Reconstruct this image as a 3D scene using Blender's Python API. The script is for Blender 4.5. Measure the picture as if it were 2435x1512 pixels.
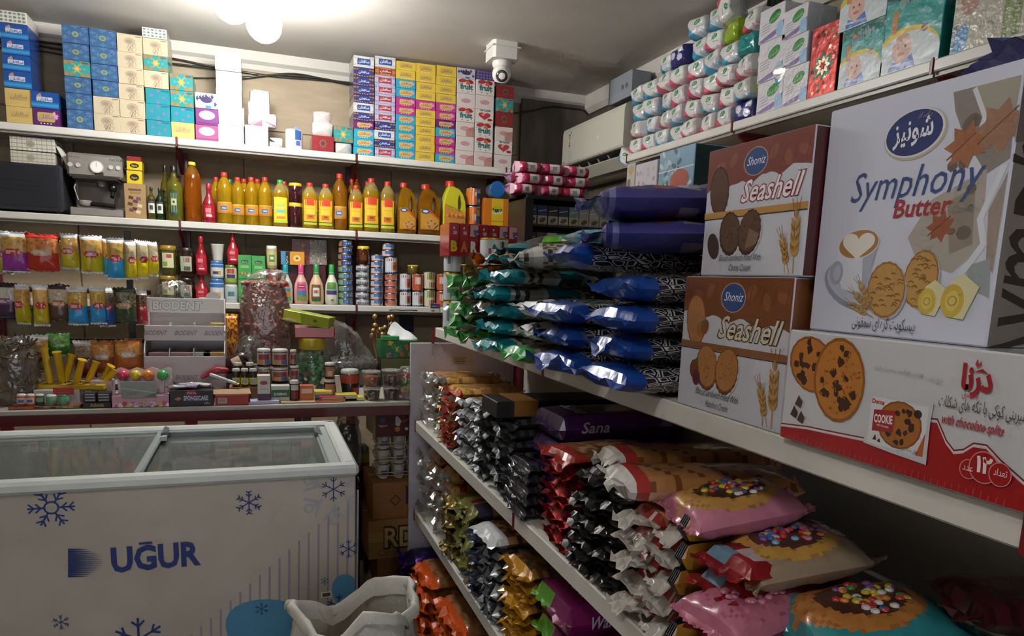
import bpy, math, random
import numpy as np
from mathutils import Vector, Matrix, noise
for o in list(bpy.data.objects): bpy.data.objects.remove(o)
SC = bpy.context.scene; COL = SC.collection
PI = math.pi; rnd = random.Random(7)
# ---------------------------------------------------------------- camera
FPX, CXP, CYP, EYE = 1682.3, 1217.5, 941.3, 1.50
def _rot(yaw, pit, rol):
    cy, sy, cp, sp = math.cos(yaw), math.sin(yaw), math.cos(pit), math.sin(pit)
    f = np.array([sy*cp, cy*cp, -sp]); r = np.array([cy, -sy, 0]); d = np.cross(f, r)
    c, s = math.cos(rol), math.sin(rol)
    return np.array([c*r+s*d, -s*r+c*d, f])
RM = _rot(*[math.radians(a) for a in (20.008, 9.264, -2.0656)])
cam = bpy.data.cameras.new('camera'); camo = bpy.data.objects.new('camera', cam); COL.objects.link(camo)
cam.sensor_fit = 'HORIZONTAL'; cam.sensor_width = 36; cam.lens = FPX/2435*36
cam.shift_y = (CYP-756)/2435; cam.clip_start = .02
camo.matrix_world = Matrix(((RM[0][0], -RM[1][0], -RM[2][0], 0), (RM[0][1], -RM[1][1], -RM[2][1], 0), (RM[0][2], -RM[1][2], -RM[2][2], EYE), (0, 0, 0, 1)))
SC.camera = camo
def P(u, v, Y=None, X=None, Z=None):
    """point of the room seen at photo position (u, v) on the plane y=Y, x=X or z=Z"""
    d = RM.T @ np.array([(u-CXP)/FPX, (v-CYP)/FPX, 1])
    k = Y/d[1] if Y is not None else X/d[0] if X is not None else (Z-EYE)/d[2]
    return Vector((d[0]*k, d[1]*k, d[2]*k+EYE))
# ---------------------------------------------------------------- light, exposure
w = bpy.data.worlds.new('street_daylight'); SC.world = w; w.use_nodes = True
w.node_tree.nodes['Background'].inputs[0].default_value = (.8, .83, .9, 1); w.node_tree.nodes['Background'].inputs[1].default_value = 1.6
vs = SC.view_settings; vs.view_transform = 'Standard'; vs.look = 'None'; vs.gamma = 1; vs.use_curve_mapping = False; vs.exposure = 0.08
LAMP_W = 200.0
cy = SC.cycles; cy.max_bounces = 4; cy.diffuse_bounces = 3; cy.glossy_bounces = 2; cy.transmission_bounces = 4; cy.transparent_max_bounces = 8; cy.caustics_reflective = False; cy.caustics_refractive = False; cy.use_adaptive_sampling = True; cy.adaptive_threshold = .1; cy.adaptive_min_samples = 12; cy.sample_clamp_indirect = 4
# ---------------------------------------------------------------- colour and materials
def lin(c):
    if isinstance(c, str):
        c = c.lstrip('#'); c = [int(c[i:i+2], 16)/255 for i in (0, 2, 4)]
    return tuple((x/12.92 if x <= .04045 else ((x+.055)/1.055)**2.4) for x in c[:3]) + (1.0,)
_lc = {}
def L(c):
    if isinstance(c, str):
        if c not in _lc: _lc[c] = lin(c)
        return _lc[c]
    return c
def mixc(a, b, t): a, b = L(a), L(b); return tuple(a[i]*(1-t)+b[i]*t for i in range(3))+(1.0,)
MATS = {}
def mat(name, rough=.5, metal=0, coat=0, trans=0, alpha=1, bump=0, bscale=60, ior=1.45, noise_col=0, nscale=8, color=None, spec=.5, bdist=.002, detail=2, stretch=None, emit=0, sheen=0):
    m = bpy.data.materials.new(name); m.use_nodes = True; MATS[name] = m
    nt = m.node_tree; b = nt.nodes['Principled BSDF']; I = b.inputs
    I['Roughness'].default_value = rough; I['Metallic'].default_value = metal; I['Coat Weight'].default_value = coat; I['Coat Roughness'].default_value = .12
    I['Transmission Weight'].default_value = trans; I['Alpha'].default_value = alpha; I['IOR'].default_value = ior; I['Specular IOR Level'].default_value = spec
    if sheen: I['Sheen Weight'].default_value = sheen
    if color is None:
        src = nt.nodes.new('ShaderNodeAttribute'); src.attribute_name = 'Col'; out = src.outputs['Color']
    else:
        src = nt.nodes.new('ShaderNodeRGB'); src.outputs[0].default_value = lin(color); out = src.outputs[0]
    tc = nt.nodes.new('ShaderNodeTexCoord'); vec = tc.outputs['Object']
    if stretch:
        mp = nt.nodes.new('ShaderNodeMapping'); mp.inputs['Scale'].default_value = stretch; nt.links.new(vec, mp.inputs[0]); vec = mp.outputs[0]
    if noise_col:
        n = nt.nodes.new('ShaderNodeTexNoise'); n.inputs['Scale'].default_value = nscale; n.inputs['Detail'].default_value = 3; nt.links.new(vec, n.inputs['Vector'])
        mr = nt.nodes.new('ShaderNodeMapRange'); mr.inputs[1].default_value = .3; mr.inputs[2].default_value = .7; mr.inputs[3].default_value = 1-noise_col; mr.inputs[4].default_value = 1+noise_col*.4; nt.links.new(n.outputs[0], mr.inputs[0])
        mx = nt.nodes.new('ShaderNodeMix'); mx.data_type = 'RGBA'; mx.blend_type = 'MULTIPLY'; mx.inputs[0].default_value = 1
        nt.links.new(out, mx.inputs[6]); nt.links.new(mr.outputs[0], mx.inputs[7]); out = mx.outputs[2]
    nt.links.new(out, I['Base Color'])
    if emit: nt.links.new(out, I['Emission Color']); I['Emission Strength'].default_value = emit
    if bump:
        n2 = nt.nodes.new('ShaderNodeTexNoise'); n2.inputs['Scale'].default_value = bscale; n2.inputs['Detail'].default_value = detail; nt.links.new(vec, n2.inputs['Vector'])
        bp = nt.nodes.new('ShaderNodeBump'); bp.inputs['Strength'].default_value = bump; bp.inputs['Distance'].default_value = bdist; nt.links.new(n2.outputs[0], bp.inputs['Height']); nt.links.new(bp.outputs[0], I['Normal'])
    return m
mat('paper', .62, noise_col=.08, nscale=20)
mat('carton', .42, coat=.15, bump=.15, bscale=30)
mat('gloss', .22, coat=.6, bump=.12, bscale=18, bdist=.004)
mat('film', .33, coat=.4, bump=.55, bscale=28, bdist=.006)
mat('filmfine', .3, coat=.5, bump=.7, bscale=60, bdist=.004)
mat('foil', .36, metal=.6, bump=.5, bscale=35, bdist=.005)
mat('plastic', .32, coat=.2)
mat('matte', .75, noise_col=.1, nscale=14)
mat('metal', .3, metal=1, noise_col=.1, nscale=30)
mat('enamel', .35, coat=.3, noise_col=.12, nscale=5, bump=.04, bscale=12)
mat('glass', .04, trans=.7, ior=1.25, coat=.4)
mat('steel', .34, metal=.55, noise_col=.08, nscale=30, coat=.2)
mat('jar', .08, coat=.7, spec=.6)
mat('cardboard', .75, noise_col=.12, nscale=12, stretch=(1, 1, 6))
mat('cloth', .85, bump=.5, bscale=90, bdist=.003, noise_col=.1)
mat('wallstone', .7, noise_col=.16, nscale=5, stretch=(1, 1, 4), bump=.2, bscale=20)
mat('plaster', .8, noise_col=.14, nscale=1.6, bump=.12, bscale=9, bdist=.01)
mat('concrete', .85, noise_col=.35, nscale=6, stretch=(2, 2, .5), bump=.3, bscale=14)
mat('floorstone', .45, noise_col=.2, nscale=9, bump=.1)
mat('bulb', .4, color='#ffffff', emit=1)
def clear_mat(name, tint, face, edge, rough, bump=0, bscale=20):
    m = bpy.data.materials.new(name); m.use_nodes = True; MATS[name] = m; nt = m.node_tree
    nt.nodes.remove(nt.nodes['Principled BSDF']); out = nt.nodes['Material Output']
    tr = nt.nodes.new('ShaderNodeBsdfTransparent'); tr.inputs[0].default_value = lin(tint)
    gl = nt.nodes.new('ShaderNodeBsdfGlossy'); gl.inputs['Roughness'].default_value = rough; gl.inputs[0].default_value = (.9, .92, .92, 1)
    di = nt.nodes.new('ShaderNodeBsdfDiffuse'); di.inputs[0].default_value = (.75, .76, .76, 1)
    lw = nt.nodes.new('ShaderNodeLayerWeight'); lw.inputs[0].default_value = .35
    mr = nt.nodes.new('ShaderNodeMapRange'); mr.inputs[3].default_value = face; mr.inputs[4].default_value = edge; nt.links.new(lw.outputs['Facing'], mr.inputs[0])
    m0 = nt.nodes.new('ShaderNodeMixShader'); m0.inputs[0].default_value = .35; nt.links.new(gl.outputs[0], m0.inputs[1]); nt.links.new(di.outputs[0], m0.inputs[2])
    m1 = nt.nodes.new('ShaderNodeMixShader'); nt.links.new(mr.outputs[0], m1.inputs[0]); nt.links.new(tr.outputs[0], m1.inputs[1]); nt.links.new(m0.outputs[0], m1.inputs[2]); nt.links.new(m1.outputs[0], out.inputs[0])
    if bump:
        tc = nt.nodes.new('ShaderNodeTexCoord'); n2 = nt.nodes.new('ShaderNodeTexNoise'); n2.inputs['Scale'].default_value = bscale; nt.links.new(tc.outputs['Object'], n2.inputs['Vector'])
        bp = nt.nodes.new('ShaderNodeBump'); bp.inputs['Strength'].default_value = bump; bp.inputs['Distance'].default_value = .01; nt.links.new(n2.outputs[0], bp.inputs['Height'])
        nt.links.new(bp.outputs[0], gl.inputs['Normal']); nt.links.new(bp.outputs[0], di.inputs['Normal'])
clear_mat('pane', '#d6dedc', .05, .42, .06)
clear_mat('wrap', '#eeeeec', .13, .7, .12, .8, 30)
clear_mat('haze', '#ecece9', .13, .5, .16, .8, 24)
# ---------------------------------------------------------------- mesh builder
TXT = {}
_forms = {}   # letter: (isolated, final, initial, medial)
for ch, base in {'ا':0xFE8D,'ب':0xFE8F,'پ':0xFB56,'ت':0xFE95,'ث':0xFE99,'ج':0xFE9D,'چ':0xFB7A,'ح':0xFEA1,'خ':0xFEA5,'د':0xFEA9,'ذ':0xFEAB,'ر':0xFEAD,'ز':0xFEAF,'س':0xFEB1,'ش':0xFEB5,'ص':0xFEB9,'ط':0xFEC1,'ع':0xFEC9,'غ':0xFECD,'ف':0xFED1,'ق':0xFED5,'ک':0xFB8E,'گ':0xFB92,'ل':0xFEDD,'م':0xFEE1,'ن':0xFEE5,'و':0xFEED,'ه':0xFEE9,'ی':0xFBFC}.items():
    _forms[ch] = base
def fa(s):
    """Persian words as joined letter forms in left-to-right order"""
    non = 'ادذرزو '
    out = []
    for i, ch in enumerate(s):
        if ch not in _forms: out.append(ch); continue
        pj = i > 0 and s[i-1] in _forms and s[i-1] not in non
        nj = i+1 < len(s) and s[i+1] in _forms and ch not in non
        out.append(chr(_forms[ch] + (3 if pj and nj else 1 if pj else 2 if nj else 0)))
    return ''.join(reversed(out))
def text_polys(s, bold=0):
    k = (s, bold)
    if k not in TXT:
        c = bpy.data.curves.new('t', 'FONT'); c.body = s; c.resolution_u = 2; c.offset = bold; c.align_x = 'CENTER'
        o = bpy.data.objects.new('t', c); COL.objects.link(o)
        m = bpy.data.meshes.new_from_object(o.evaluated_get(bpy.context.evaluated_depsgraph_get()))
        vv = [(v.co.x, v.co.y) for v in m.vertices]; pf = [tuple(p.vertices) for p in m.polygons]
        bpy.data.objects.remove(o); bpy.data.curves.remove(c); bpy.data.meshes.remove(m)
        xs = [a[0] for a in vv] or [0, 1]
        TXT[k] = (vv, pf, min(xs), max(xs))
    return TXT[k]
class MB:
    def __init__(s): s.v = []; s.f = []; s.c = []; s.sm = []
    def face(s, pts, col, sm=False):
        n = len(s.v); s.v += [tuple(p) for p in pts]; s.f.append(tuple(range(n, n+len(pts)))); s.c.append(L(col)); s.sm.append(sm)
    def add(s, vs, fs, col, sm=False):
        n = len(s.v); s.v += [tuple(p) for p in vs]
        for i, f in enumerate(fs): s.f.append(tuple(n+k for k in f)); s.c.append(L(col[i] if isinstance(col, list) else col)); s.sm.append(sm)
    def box(s, x0, y0, z0, x1, y1, z1, col, b=0, **k):
        """k: colours of single faces: px nx py ny pz nz"""
        b = min(b, abs(x1-x0)*.45, abs(y1-y0)*.45, abs(z1-z0)*.45)
        g = lambda n: k.get(n, col)
        if b <= 0:
            v = [(x, y, z) for z in (z0, z1) for y in (y0, y1) for x in (x0, x1)]
            s.add(v, [(0, 2, 3, 1), (4, 5, 7, 6), (0, 1, 5, 4), (2, 6, 7, 3), (0, 4, 6, 2), (1, 3, 7, 5)], [g('nz'), g('pz'), g('ny'), g('py'), g('nx'), g('px')]); return
        V = {}; vs = []
        for i, (x, sx) in enumerate(((x0, 1), (x1, -1))):
            for j, (y, sy) in enumerate(((y0, 1), (y1, -1))):
                for m, (z, sz) in enumerate(((z0, 1), (z1, -1))):
                    for a, p in enumerate(((x, y+sy*b, z+sz*b), (x+sx*b, y, z+sz*b), (x+sx*b, y+sy*b, z))):
                        V[i, j, m, a] = len(vs); vs.append(p)
        fs = []; cs = []
        for a, names in enumerate((('nx', 'px'), ('ny', 'py'), ('nz', 'pz'))):
            for e in (0, 1):
                q = []
                for p, r in ((0, 0), (1, 0), (1, 1), (0, 1)):
                    ix = [0, 0, 0]; ix[a] = e; o = [d for d in range(3) if d != a]; ix[o[0]] = p; ix[o[1]] = r; q.append(V[ix[0], ix[1], ix[2], a])
                if (e == 1) == (a == 1): q.reverse()
                fs.append(tuple(q)); cs.append(g(names[e]))
        for a in range(3):
            o = [d for d in range(3) if d != a]
            for p in (0, 1):
                for r in (0, 1):
                    i0 = [0]*3; i1 = [0]*3; i1[a] = 1; i0[o[0]] = i1[o[0]] = p; i0[o[1]] = i1[o[1]] = r
                    q = [V[tuple(i0)+(o[0],)], V[tuple(i1)+(o[0],)], V[tuple(i1)+(o[1],)], V[tuple(i0)+(o[1],)]]
                    fs.append(tuple(q)); cs.append(L(col))
        for i in (0, 1):
            for j in (0, 1):
                for m in (0, 1): fs.append((V[i, j, m, 0], V[i, j, m, 1], V[i, j, m, 2])); cs.append(L(col))
        s.add(vs, fs, cs)
    def lathe(s, prof, n=16, c=(0, 0, 0), sq=0, col='#ffffff', cap=True, ax=None, colf=None, sx=1, sy=1):
        """prof: [(r, z) or (r, z, colour)]; sq>0 squares the section"""
        vs = []
        for p in prof:
            for i in range(n):
                t = 2*PI*(i+.5)/n; k = 1
                if sq: k = (abs(math.cos(t))**sq+abs(math.sin(t))**sq)**(-1/sq)
                q = (p[0]*k*math.cos(t)*sx, p[0]*k*math.sin(t)*sy, p[1])
                if ax is not None: q = ax @ Vector(q)
                vs.append((c[0]+q[0], c[1]+q[1], c[2]+q[2]))
        fs = []; cs = []
        for j in range(len(prof)-1):
            for i in range(n):
                fs.append((j*n+i, j*n+(i+1) % n, (j+1)*n+(i+1) % n, (j+1)*n+i))
                cc = prof[j][2] if len(prof[j]) > 2 else col
                if colf: cc = colf(j, (i+.5)/n, cc)
                cs.append(cc)
        s.add(vs, fs, cs, True)
        if cap:
            s.face([vs[i] for i in range(n-1, -1, -1)], prof[0][2] if len(prof[0]) > 2 else col)
            s.face([vs[(len(prof)-1)*n+i] for i in range(n)], prof[-1][2] if len(prof[-1]) > 2 else col)
    def tube(s, path, r, col, n=6, cap=True):
        path = [Vector(p) for p in path]; vs = []; fs = []
        up = Vector((0, 0, 1))
        for i, p in enumerate(path):
            d = (path[min(i+1, len(path)-1)]-path[max(i-1, 0)]).normalized()
            a = d.cross(up if abs(d.z) < .95 else Vector((1, 0, 0))).normalized(); b = a.cross(d); rr = r[i] if isinstance(r, (list, tuple)) else r
            vs += [p+a*rr*math.cos(2*PI*k/n)+b*rr*math.sin(2*PI*k/n) for k in range(n)]
        for i in range(len(path)-1):
            fs += [(i*n+k, i*n+(k+1) % n, (i+1)*n+(k+1) % n, (i+1)*n+k) for k in range(n)]
        s.add(vs, fs, col, True)
        if cap: s.face([vs[k] for k in range(n)], col); s.face([vs[-1-k] for k in range(n)], col)
    def grid(s, fn, nu, nv, colf, flip=False, sm=True):
        vs = [fn(i/nu, j/nv) for i in range(nu+1) for j in range(nv+1)]; fs = []; cs = []
        for i in range(nu):
            for j in range(nv):
                a = i*(nv+1)+j; q = (a, a+nv+1, a+nv+2, a+1); fs.append(q[::-1] if flip else q)
                cs.append(colf((i+.5)/nu, (j+.5)/nv) if callable(colf) else colf)
        s.add(vs, fs, cs, sm)
    def prism(s, pts, z0, z1, col, side=None, M=None):
        M = M or Matrix.Identity(4); n = len(pts)
        a = [M @ Vector((x, y, z0)) for x, y in pts]; b = [M @ Vector((x, y, z1)) for x, y in pts]
        s.face(a[::-1], col); s.face(b, col)
        for i in range(n): s.face([a[i], a[(i+1) % n], b[(i+1) % n], b[i]], side or col)
    def xf(s, M): s.v = [tuple(M @ Vector(p)) for p in s.v]; return s
    def mesh(s, name, m):
        me = bpy.data.meshes.new(name); me.from_pydata(s.v, [], s.f)
        at = me.color_attributes.new('Col', 'FLOAT_COLOR', 'CORNER')
        cnt = np.array([len(f) for f in s.f]); arr = np.repeat(np.array([c[:3]+(1.0,) for c in s.c], dtype=np.float32), cnt, axis=0)
        at.data.foreach_set('color', arr.ravel())
        me.polygons.foreach_set('use_smooth', s.sm); me.materials.append(MATS[m] if isinstance(m, str) else m); me.update(); return me
    def build(s, name, m, parent=None, loc=None, rz=None, M=None):
        return link(name, s.mesh(name, m), parent, loc, rz, M)
def link(name, me, parent=None, loc=None, rz=None, M=None):
    o = bpy.data.objects.new(name, me); COL.objects.link(o)
    if parent: o.parent = parent
    if M is not None: o.matrix_local = M
    else:
        if loc is not None: o.location = loc
        if rz is not None: o.rotation_euler = rz if isinstance(rz, (tuple, list)) else (0, 0, rz)
    return o
def tag(o, label, cat, group=None, kind=None):
    if label: o['label'] = label
    if cat: o['category'] = cat
    if group: o['group'] = group
    if kind: o['kind'] = kind
    return o
def thing(name, label, cat, loc=(0, 0, 0), rz=0, group=None):
    o = bpy.data.objects.new(name, None); COL.objects.link(o); o.empty_display_size = .05; o.location = loc; o.rotation_euler = rz if isinstance(rz, (tuple, list)) else (0, 0, rz)
    return tag(o, label, cat, group)
def copy_tree(o, parent=None):
    c = o.copy(); COL.objects.link(c); c.parent = parent
    for ch in o.children: copy_tree(ch, c)
    return c
def struct(o, label=None): o['kind'] = 'structure'; o['label'] = label or o.name; return o
class Decal:
    """flat print on a plane: o + u*x + v*y in multiples of s metres"""
    def __init__(d, o, u, v, s=1.0, mb=None, step=.00001):
        d.o = Vector(o); d.u = Vector(u).normalized(); d.v = Vector(v).normalized(); d.n = d.u.cross(d.v); d.s = s; d.mb = mb or MB(); d.k = 0; d.step = step; d.warp = None; d.clip = None
    def pt(d, x, y):
        if d.clip: x = min(max(x, d.clip[0]), d.clip[2]); y = min(max(y, d.clip[1]), d.clip[3])
        p = d.o+d.u*(x*d.s)+d.v*(y*d.s)
        if d.warp: p = d.warp(p)
        return p+d.n*(d.k*d.step)
    def poly(d, pts, col): d.k += 1; d.mb.face([d.pt(*p) for p in pts], col); return d
    def rect(d, x0, y0, x1, y1, col): return d.poly([(x0, y0), (x1, y0), (x1, y1), (x0, y1)], col)
    def ell(d, x, y, rx, ry, col, rot=0, n=20, sc=0, scn=18, t0=0, t1=2*PI):
        c, s = math.cos(rot), math.sin(rot); q = []
        n = n if not sc else scn*4
        for i in range(n if t1-t0 > 6.28 else n+1):
            t = t0+(t1-t0)*i/n; k = 1+sc*math.cos(scn*t); a, b = rx*k*math.cos(t), ry*k*math.sin(t); q.append((x+a*c-b*s, y+a*s+b*c))
        return d.poly(q, col)
    def line(d, pts, w, col, close=False):
        d.k += 1; pts = list(pts); n = len(pts); A = []; B = []
        for i in range(n):
            p = pts[i]; a = pts[i-1] if (i or close) else p; b = pts[(i+1) % n] if (i < n-1 or close) else p
            q = []
            for u, v in ((a, p), (p, b)):
                l = math.hypot(v[0]-u[0], v[1]-u[1])
                if l > 1e-9: q.append(((v[0]-u[0])/l, (v[1]-u[1])/l))
            if not q: q = [(1, 0)]
            tx, ty = sum(t[0] for t in q), sum(t[1] for t in q); l = math.hypot(tx, ty) or 1; tx, ty = tx/l, ty/l
            m_ = min(1.6, 1/max(.5, q[0][0]*tx+q[0][1]*ty))*w/2; e = 0 if close or 0 < i < n-1 else w*.25*(-1 if i == 0 else 1)
            A.append((p[0]-ty*m_+tx*e, p[1]+tx*m_+ty*e)); B.append((p[0]+ty*m_+tx*e, p[1]-tx*m_+ty*e))
        for i in range(n if close else n-1): j = (i+1) % n; d.mb.face([d.pt(*A[i]), d.pt(*B[i]), d.pt(*B[j]), d.pt(*A[j])], col)
        return d
    def ring(d, x, y, r, w, col, n=20, ry=None): ry = ry or r; return d.line([(x+r*math.cos(2*PI*i/n), y+ry*math.sin(2*PI*i/n)) for i in range(n)], w, col, True)
    def text(d, s, x, y, h, col, w=None, shear=0, bold=0, rot=0, bend=0):
        """centred at x, cap height about h*.7; w: width to fit"""
        vv, pf, a, b = text_polys(s, bold); d.k += 1; sx = (w/(b-a)) if w else h; mid = (a+b)/2; c, sn = math.cos(rot), math.sin(rot)
        q = []
        for px, py in vv:
            X, Y = (px-mid)*sx+shear*py*h, py*h; Y += bend*(X**2)
            q.append(d.pt(x+X*c-Y*sn, y+X*sn+Y*c))
        d.mb.add(q, pf, col); return d
    def build(d, name, m, parent): return d.mb.build(name, m, parent)
def hsh(*a): return noise.noise(Vector((a[0]*12.9898+.37, (a[1] if len(a) > 1 else 0)*7.233+.11, (a[2] if len(a) > 2 else 0)*3.77+.53)))
# ---------------------------------------------------------------- room
CEIL, YW, XW, XL, YN = 2.715, 4.52, 2.12, -2.4, -2.6
m = MB(); m.box(XL-.1, YN, -.1, XW+.1, YW+.1, 0, '#8a8378'); struct(m.build('floor', 'floorstone'))
m = MB(); m.box(XL-.1, YN, CEIL, XW+.1, YW+.1, CEIL+.1, '#d2cdc5'); struct(m.build('ceiling', 'plaster'))
wb = MB(); wb.box(XL-.1, YW, 0, XW+.1, YW+.1, CEIL, '#a3937d'); wall_back = struct(wb.build('wall_back', 'wallstone'))
# stone slabs of the back wall with open joints
zs = [0, .62, 1.25, 1.86, 2.30, 2.655]; xs = [-2.4, -1.75, -.9, -.05, .8, 1.62]
for i in range(len(xs)-1):
    for j in range(len(zs)-1):
        s = MB(); c = mixc('#b8a88f', '#a39078', rnd.random()); s.box(xs[i]+.003, YW-.012, zs[j]+.003, xs[i+1]-.003, YW, zs[j+1]-.003, c, .002); s.build('slab', 'wallstone', wall_back)
s = MB(); s.box(1.63, YW-.03, 0, XW, YW, 2.655, '#6f675d', .004); s.build('concrete_panel', 'concrete', wall_back)
wr = MB(); wr.box(XW, YN, 0, XW+.1, YW, CEIL, '#8f8371'); struct(wr.build('wall_right', 'wallstone'))
s = MB(); s.box(XW-.02, 3.2, 2.0, XW, YW-.03, 2.6, '#655d54', .004); struct(s.build('trim_3', 'concrete'))
m = MB(); m.box(XL-.1, YN, 0, XL, YW, CEIL, '#a89c88'); struct(m.build('wall_left', 'plaster'))
m = MB(); m.box(XL, YN-.1, 0, -1.2, YN, CEIL, '#a89c88'); m.box(1.2, YN-.1, 0, XW, YN, CEIL, '#a89c88'); m.box(-1.2, YN-.1, 2.2, 1.2, YN, CEIL, '#a89c88'); struct(m.build('wall_front', 'plaster'))
# plaster cornice of the back and the right wall
m = MB(); m.prism([(YW, CEIL), (YW-.05, CEIL), (YW-.045, CEIL-.05), (YW-.02, CEIL-.065), (YW-.014, CEIL-.09), (YW, CEIL-.09)], XL, XW, '#d8d4cc', M=Matrix(((0, 0, 1, 0), (1, 0, 0, 0), (0, 1, 0, 0), (0, 0, 0, 1)))); struct(m.build('trim_1', 'plaster'))
m = MB(); m.prism([(XW, CEIL), (XW-.05, CEIL), (XW-.045, CEIL-.08), (XW-.02, CEIL-.11), (XW, CEIL-.11)], -YW, -YN, '#d8d4cc', M=Matrix(((1, 0, 0, 0), (0, 0, -1, 0), (0, 1, 0, 0), (0, 0, 0, 1)))); struct(m.build('trim_2', 'plaster'))
# ---------------------------------------------------------------- ceiling lamps
MATS['bulb'].cycles.emission_sampling = 'NONE'
MATS['bulb'].node_tree.nodes['Principled BSDF'].inputs['Emission Strength'].default_value = 30
def bulb_lamp(x, y, label, watt, r=.075, drop=.09, size=1):
    t = thing('ceiling_bulb', label, 'lamp', (x, y, CEIL), 0, 'bare bulbs on the ceiling')
    b = MB(); b.lathe([(.05*size, 0), (.05*size, -.012), (.03*size, -.02), (.026*size, -drop*.8), (.02, -drop)], 16, col='#e8e6e0'); b.build('socket', 'plastic', t)
    g = MB(); n = 10; g.lathe([(max(r*math.sin(PI*i/n), .001), -drop-r+r*math.cos(PI*i/n)) for i in range(n+1)], 16, col='#ffffff')
    o = g.build('bulb', 'bulb', t)
    l = bpy.data.lights.new('bulb_light', 'POINT'); l.energy = watt; l.shadow_soft_size = r*1.08; l.color = (1, .975, .93)
    lo = bpy.data.objects.new('bulb_light', l); COL.objects.link(lo); lo.parent = t; lo.location = (0, 0, -drop-r)
    return t
p = P(628, 58, Z=CEIL-.165); bulb_lamp(p.x, p.y, 'glaring round bulb on the ceiling above the back shelves, lower of two', LAMP_W)
p = P(552, 8, Z=CEIL-.165); bulb_lamp(p.x, p.y, 'glaring round bulb on the ceiling, cut by the upper photo edge', LAMP_W)
bulb_lamp(-.5, .3, 'bare bulb on the ceiling over the aisle by the entrance', LAMP_W*.64)
# ---------------------------------------------------------------- wall shelving
WHITE, RED = '#dcdad2', '#6b1420'
def rack(name, label, segs, ys, levels, depth, lip, M, upr, tops):
    """boards along local x at local y=0 front edge, wall at y=depth"""
    t = thing(name, label, 'shelving'); t.matrix_world = M
    for z in levels:
        for a, b in segs:
            m = MB(); m.box(a+.004, 0, z-lip, b-.004, depth, z, WHITE, .004); m.box(a+.004, .012, z-lip-.012, b-.004, .03, z-lip, '#8c8880'); m.build('shelf_board', 'enamel', t)
        for x in upr:
            m = MB(); m.prism([(.03, z-lip-.001), (depth-.02, z-lip-.001), (depth-.02, z-lip-.12), (depth-.08, z-lip-.11), (.04, z-lip-.02)], -.008, .008, RED, M=Matrix(((0, 0, 1, x), (1, 0, 0, 0), (0, 1, 0, 0), (0, 0, 0, 1)))); m.build('bracket', 'enamel', t)
            m = MB(); m.box(x-.0035, -.003, z-lip-.006, x+.0035, .003, z+.005, RED); m.build('board_clip', 'enamel', t)
    for x in upr:
        m = MB(); m.box(x-.03, depth-.025, tops[0], x+.03, depth, tops[1], RED, .003)
        k = tops[0]+.05
        while k < tops[1]-.05: m.box(x-.012, depth-.0262, k, x-.006, depth-.025, k+.025, '#22080c'); m.box(x+.006, depth-.0262, k, x+.012, depth-.025, k+.025, '#22080c'); k += .05
        m.build('upright', 'enamel', t)
    return t
YB = 4.20
ZT, Z2, Z3 = 2.168, 1.748, 1.325
rack('shelving_rack', 'white metal shelving with red uprights along the back wall', [(-2.2, -1.29), (-1.29, -.37), (-.37, .55), (.55, 1.474)], None, [ZT-.0008, Z2-.0008, Z3-.0008], YW-.03-YB, .035, Matrix.Translation((0, YB, 0)), [-1.29, -.37, .55, 1.44], (.02, ZT+.02))
XT = 1.85; ZTR = 2.172
rack('shelving_rack', 'white metal top shelf with red brackets on the right wall', [(-3.476, -2.566), (-2.566, -1.641), (-1.641, -.72), (-.72, .2), (.2, 1.1)], None, [ZTR-.0008], XW-.02-XT, .035, Matrix(((0, 1, 0, XT), (-1, 0, 0, 0), (0, 0, 1, 0), (0, 0, 0, 1))), [-3.45, -2.566, -1.641, -.72, .2], (.02, ZTR+.02))
# ---------------------------------------------------------------- aisle gondola
XM, XS2, XBK = .70, .63, 1.12
ZM, ZS2, ZS3, ZS4 = 1.296, .895, .50, .10
t = thing('gondola_shelving', 'white gondola shelving with red uprights running along the aisle on the right', 'shelving')
for z, x0, lip, js in ((ZM, XM, .04, [2.895, 1.695, .445, -.8]), (ZS2, XS2, .045, [2.93, 1.685, .44, -.8]), (ZS3, XS2, .045, [2.93, 1.685, .44, -.8]), (ZS4, XS2-.03, .09, [2.93, 1.685, .44, -.8])):
    for a, b in zip(js, js[1:]):
        m = MB(); m.box(x0, b+.005, z-lip, x0+.016, a-.005, z-.0005, WHITE, .003); m.box(x0+.016, b+.005, z-.02, XBK-.03, a-.005, z-.0005, WHITE); m.box(x0+.016, b+.005, z-lip, x0+.06, a-.005, z-lip+.004, '#b5b2aa')
        for k in range(3):
            yy = b+(a-b)*(.25+.25*k); m.box(x0+.016, yy-.015, z-.035, XBK-.03, yy+.015, z-.02, '#b0ada5')
        m.build('shelf_board', 'enamel', t)
    for y in js[:-1]:
        m = MB(); yy = y-.006 if y > 2 else y
        m.box(x0-.001, yy-.007, z-lip-.004, x0+.003, yy+.007, z-.0006, '#7a1a1e'); m.build('board_clip', 'enamel', t)
        m = MB(); m.prism([(x0+.05, z-lip), (XBK-.03, z-lip), (XBK-.03, z-lip-.075), (XBK-.1, z-lip-.07), (x0+.06, z-lip-.02)], yy-.004, yy+.004, RED, M=Matrix(((1, 0, 0, 0), (0, 0, 1, 0), (0, 1, 0, 0), (0, 0, 0, 1)))); m.build('bracket', 'enamel', t)
for y in (2.95, 1.69, .44, -.8):
    m = MB(); m.box(XBK-.03, y-.04, .02, XBK+.03, y+.04, 1.3, '#5e1016', .003)
    for k in range(23): m.box(XBK-.0312, y-.014, .1+k*.05, XBK-.03, y-.008, .125+k*.05, '#1c0508'); m.box(XBK-.0312, y+.008, .1+k*.05, XBK-.03, y+.014, .125+k*.05, '#1c0508')
    m.build('upright', 'enamel', t)
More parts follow.
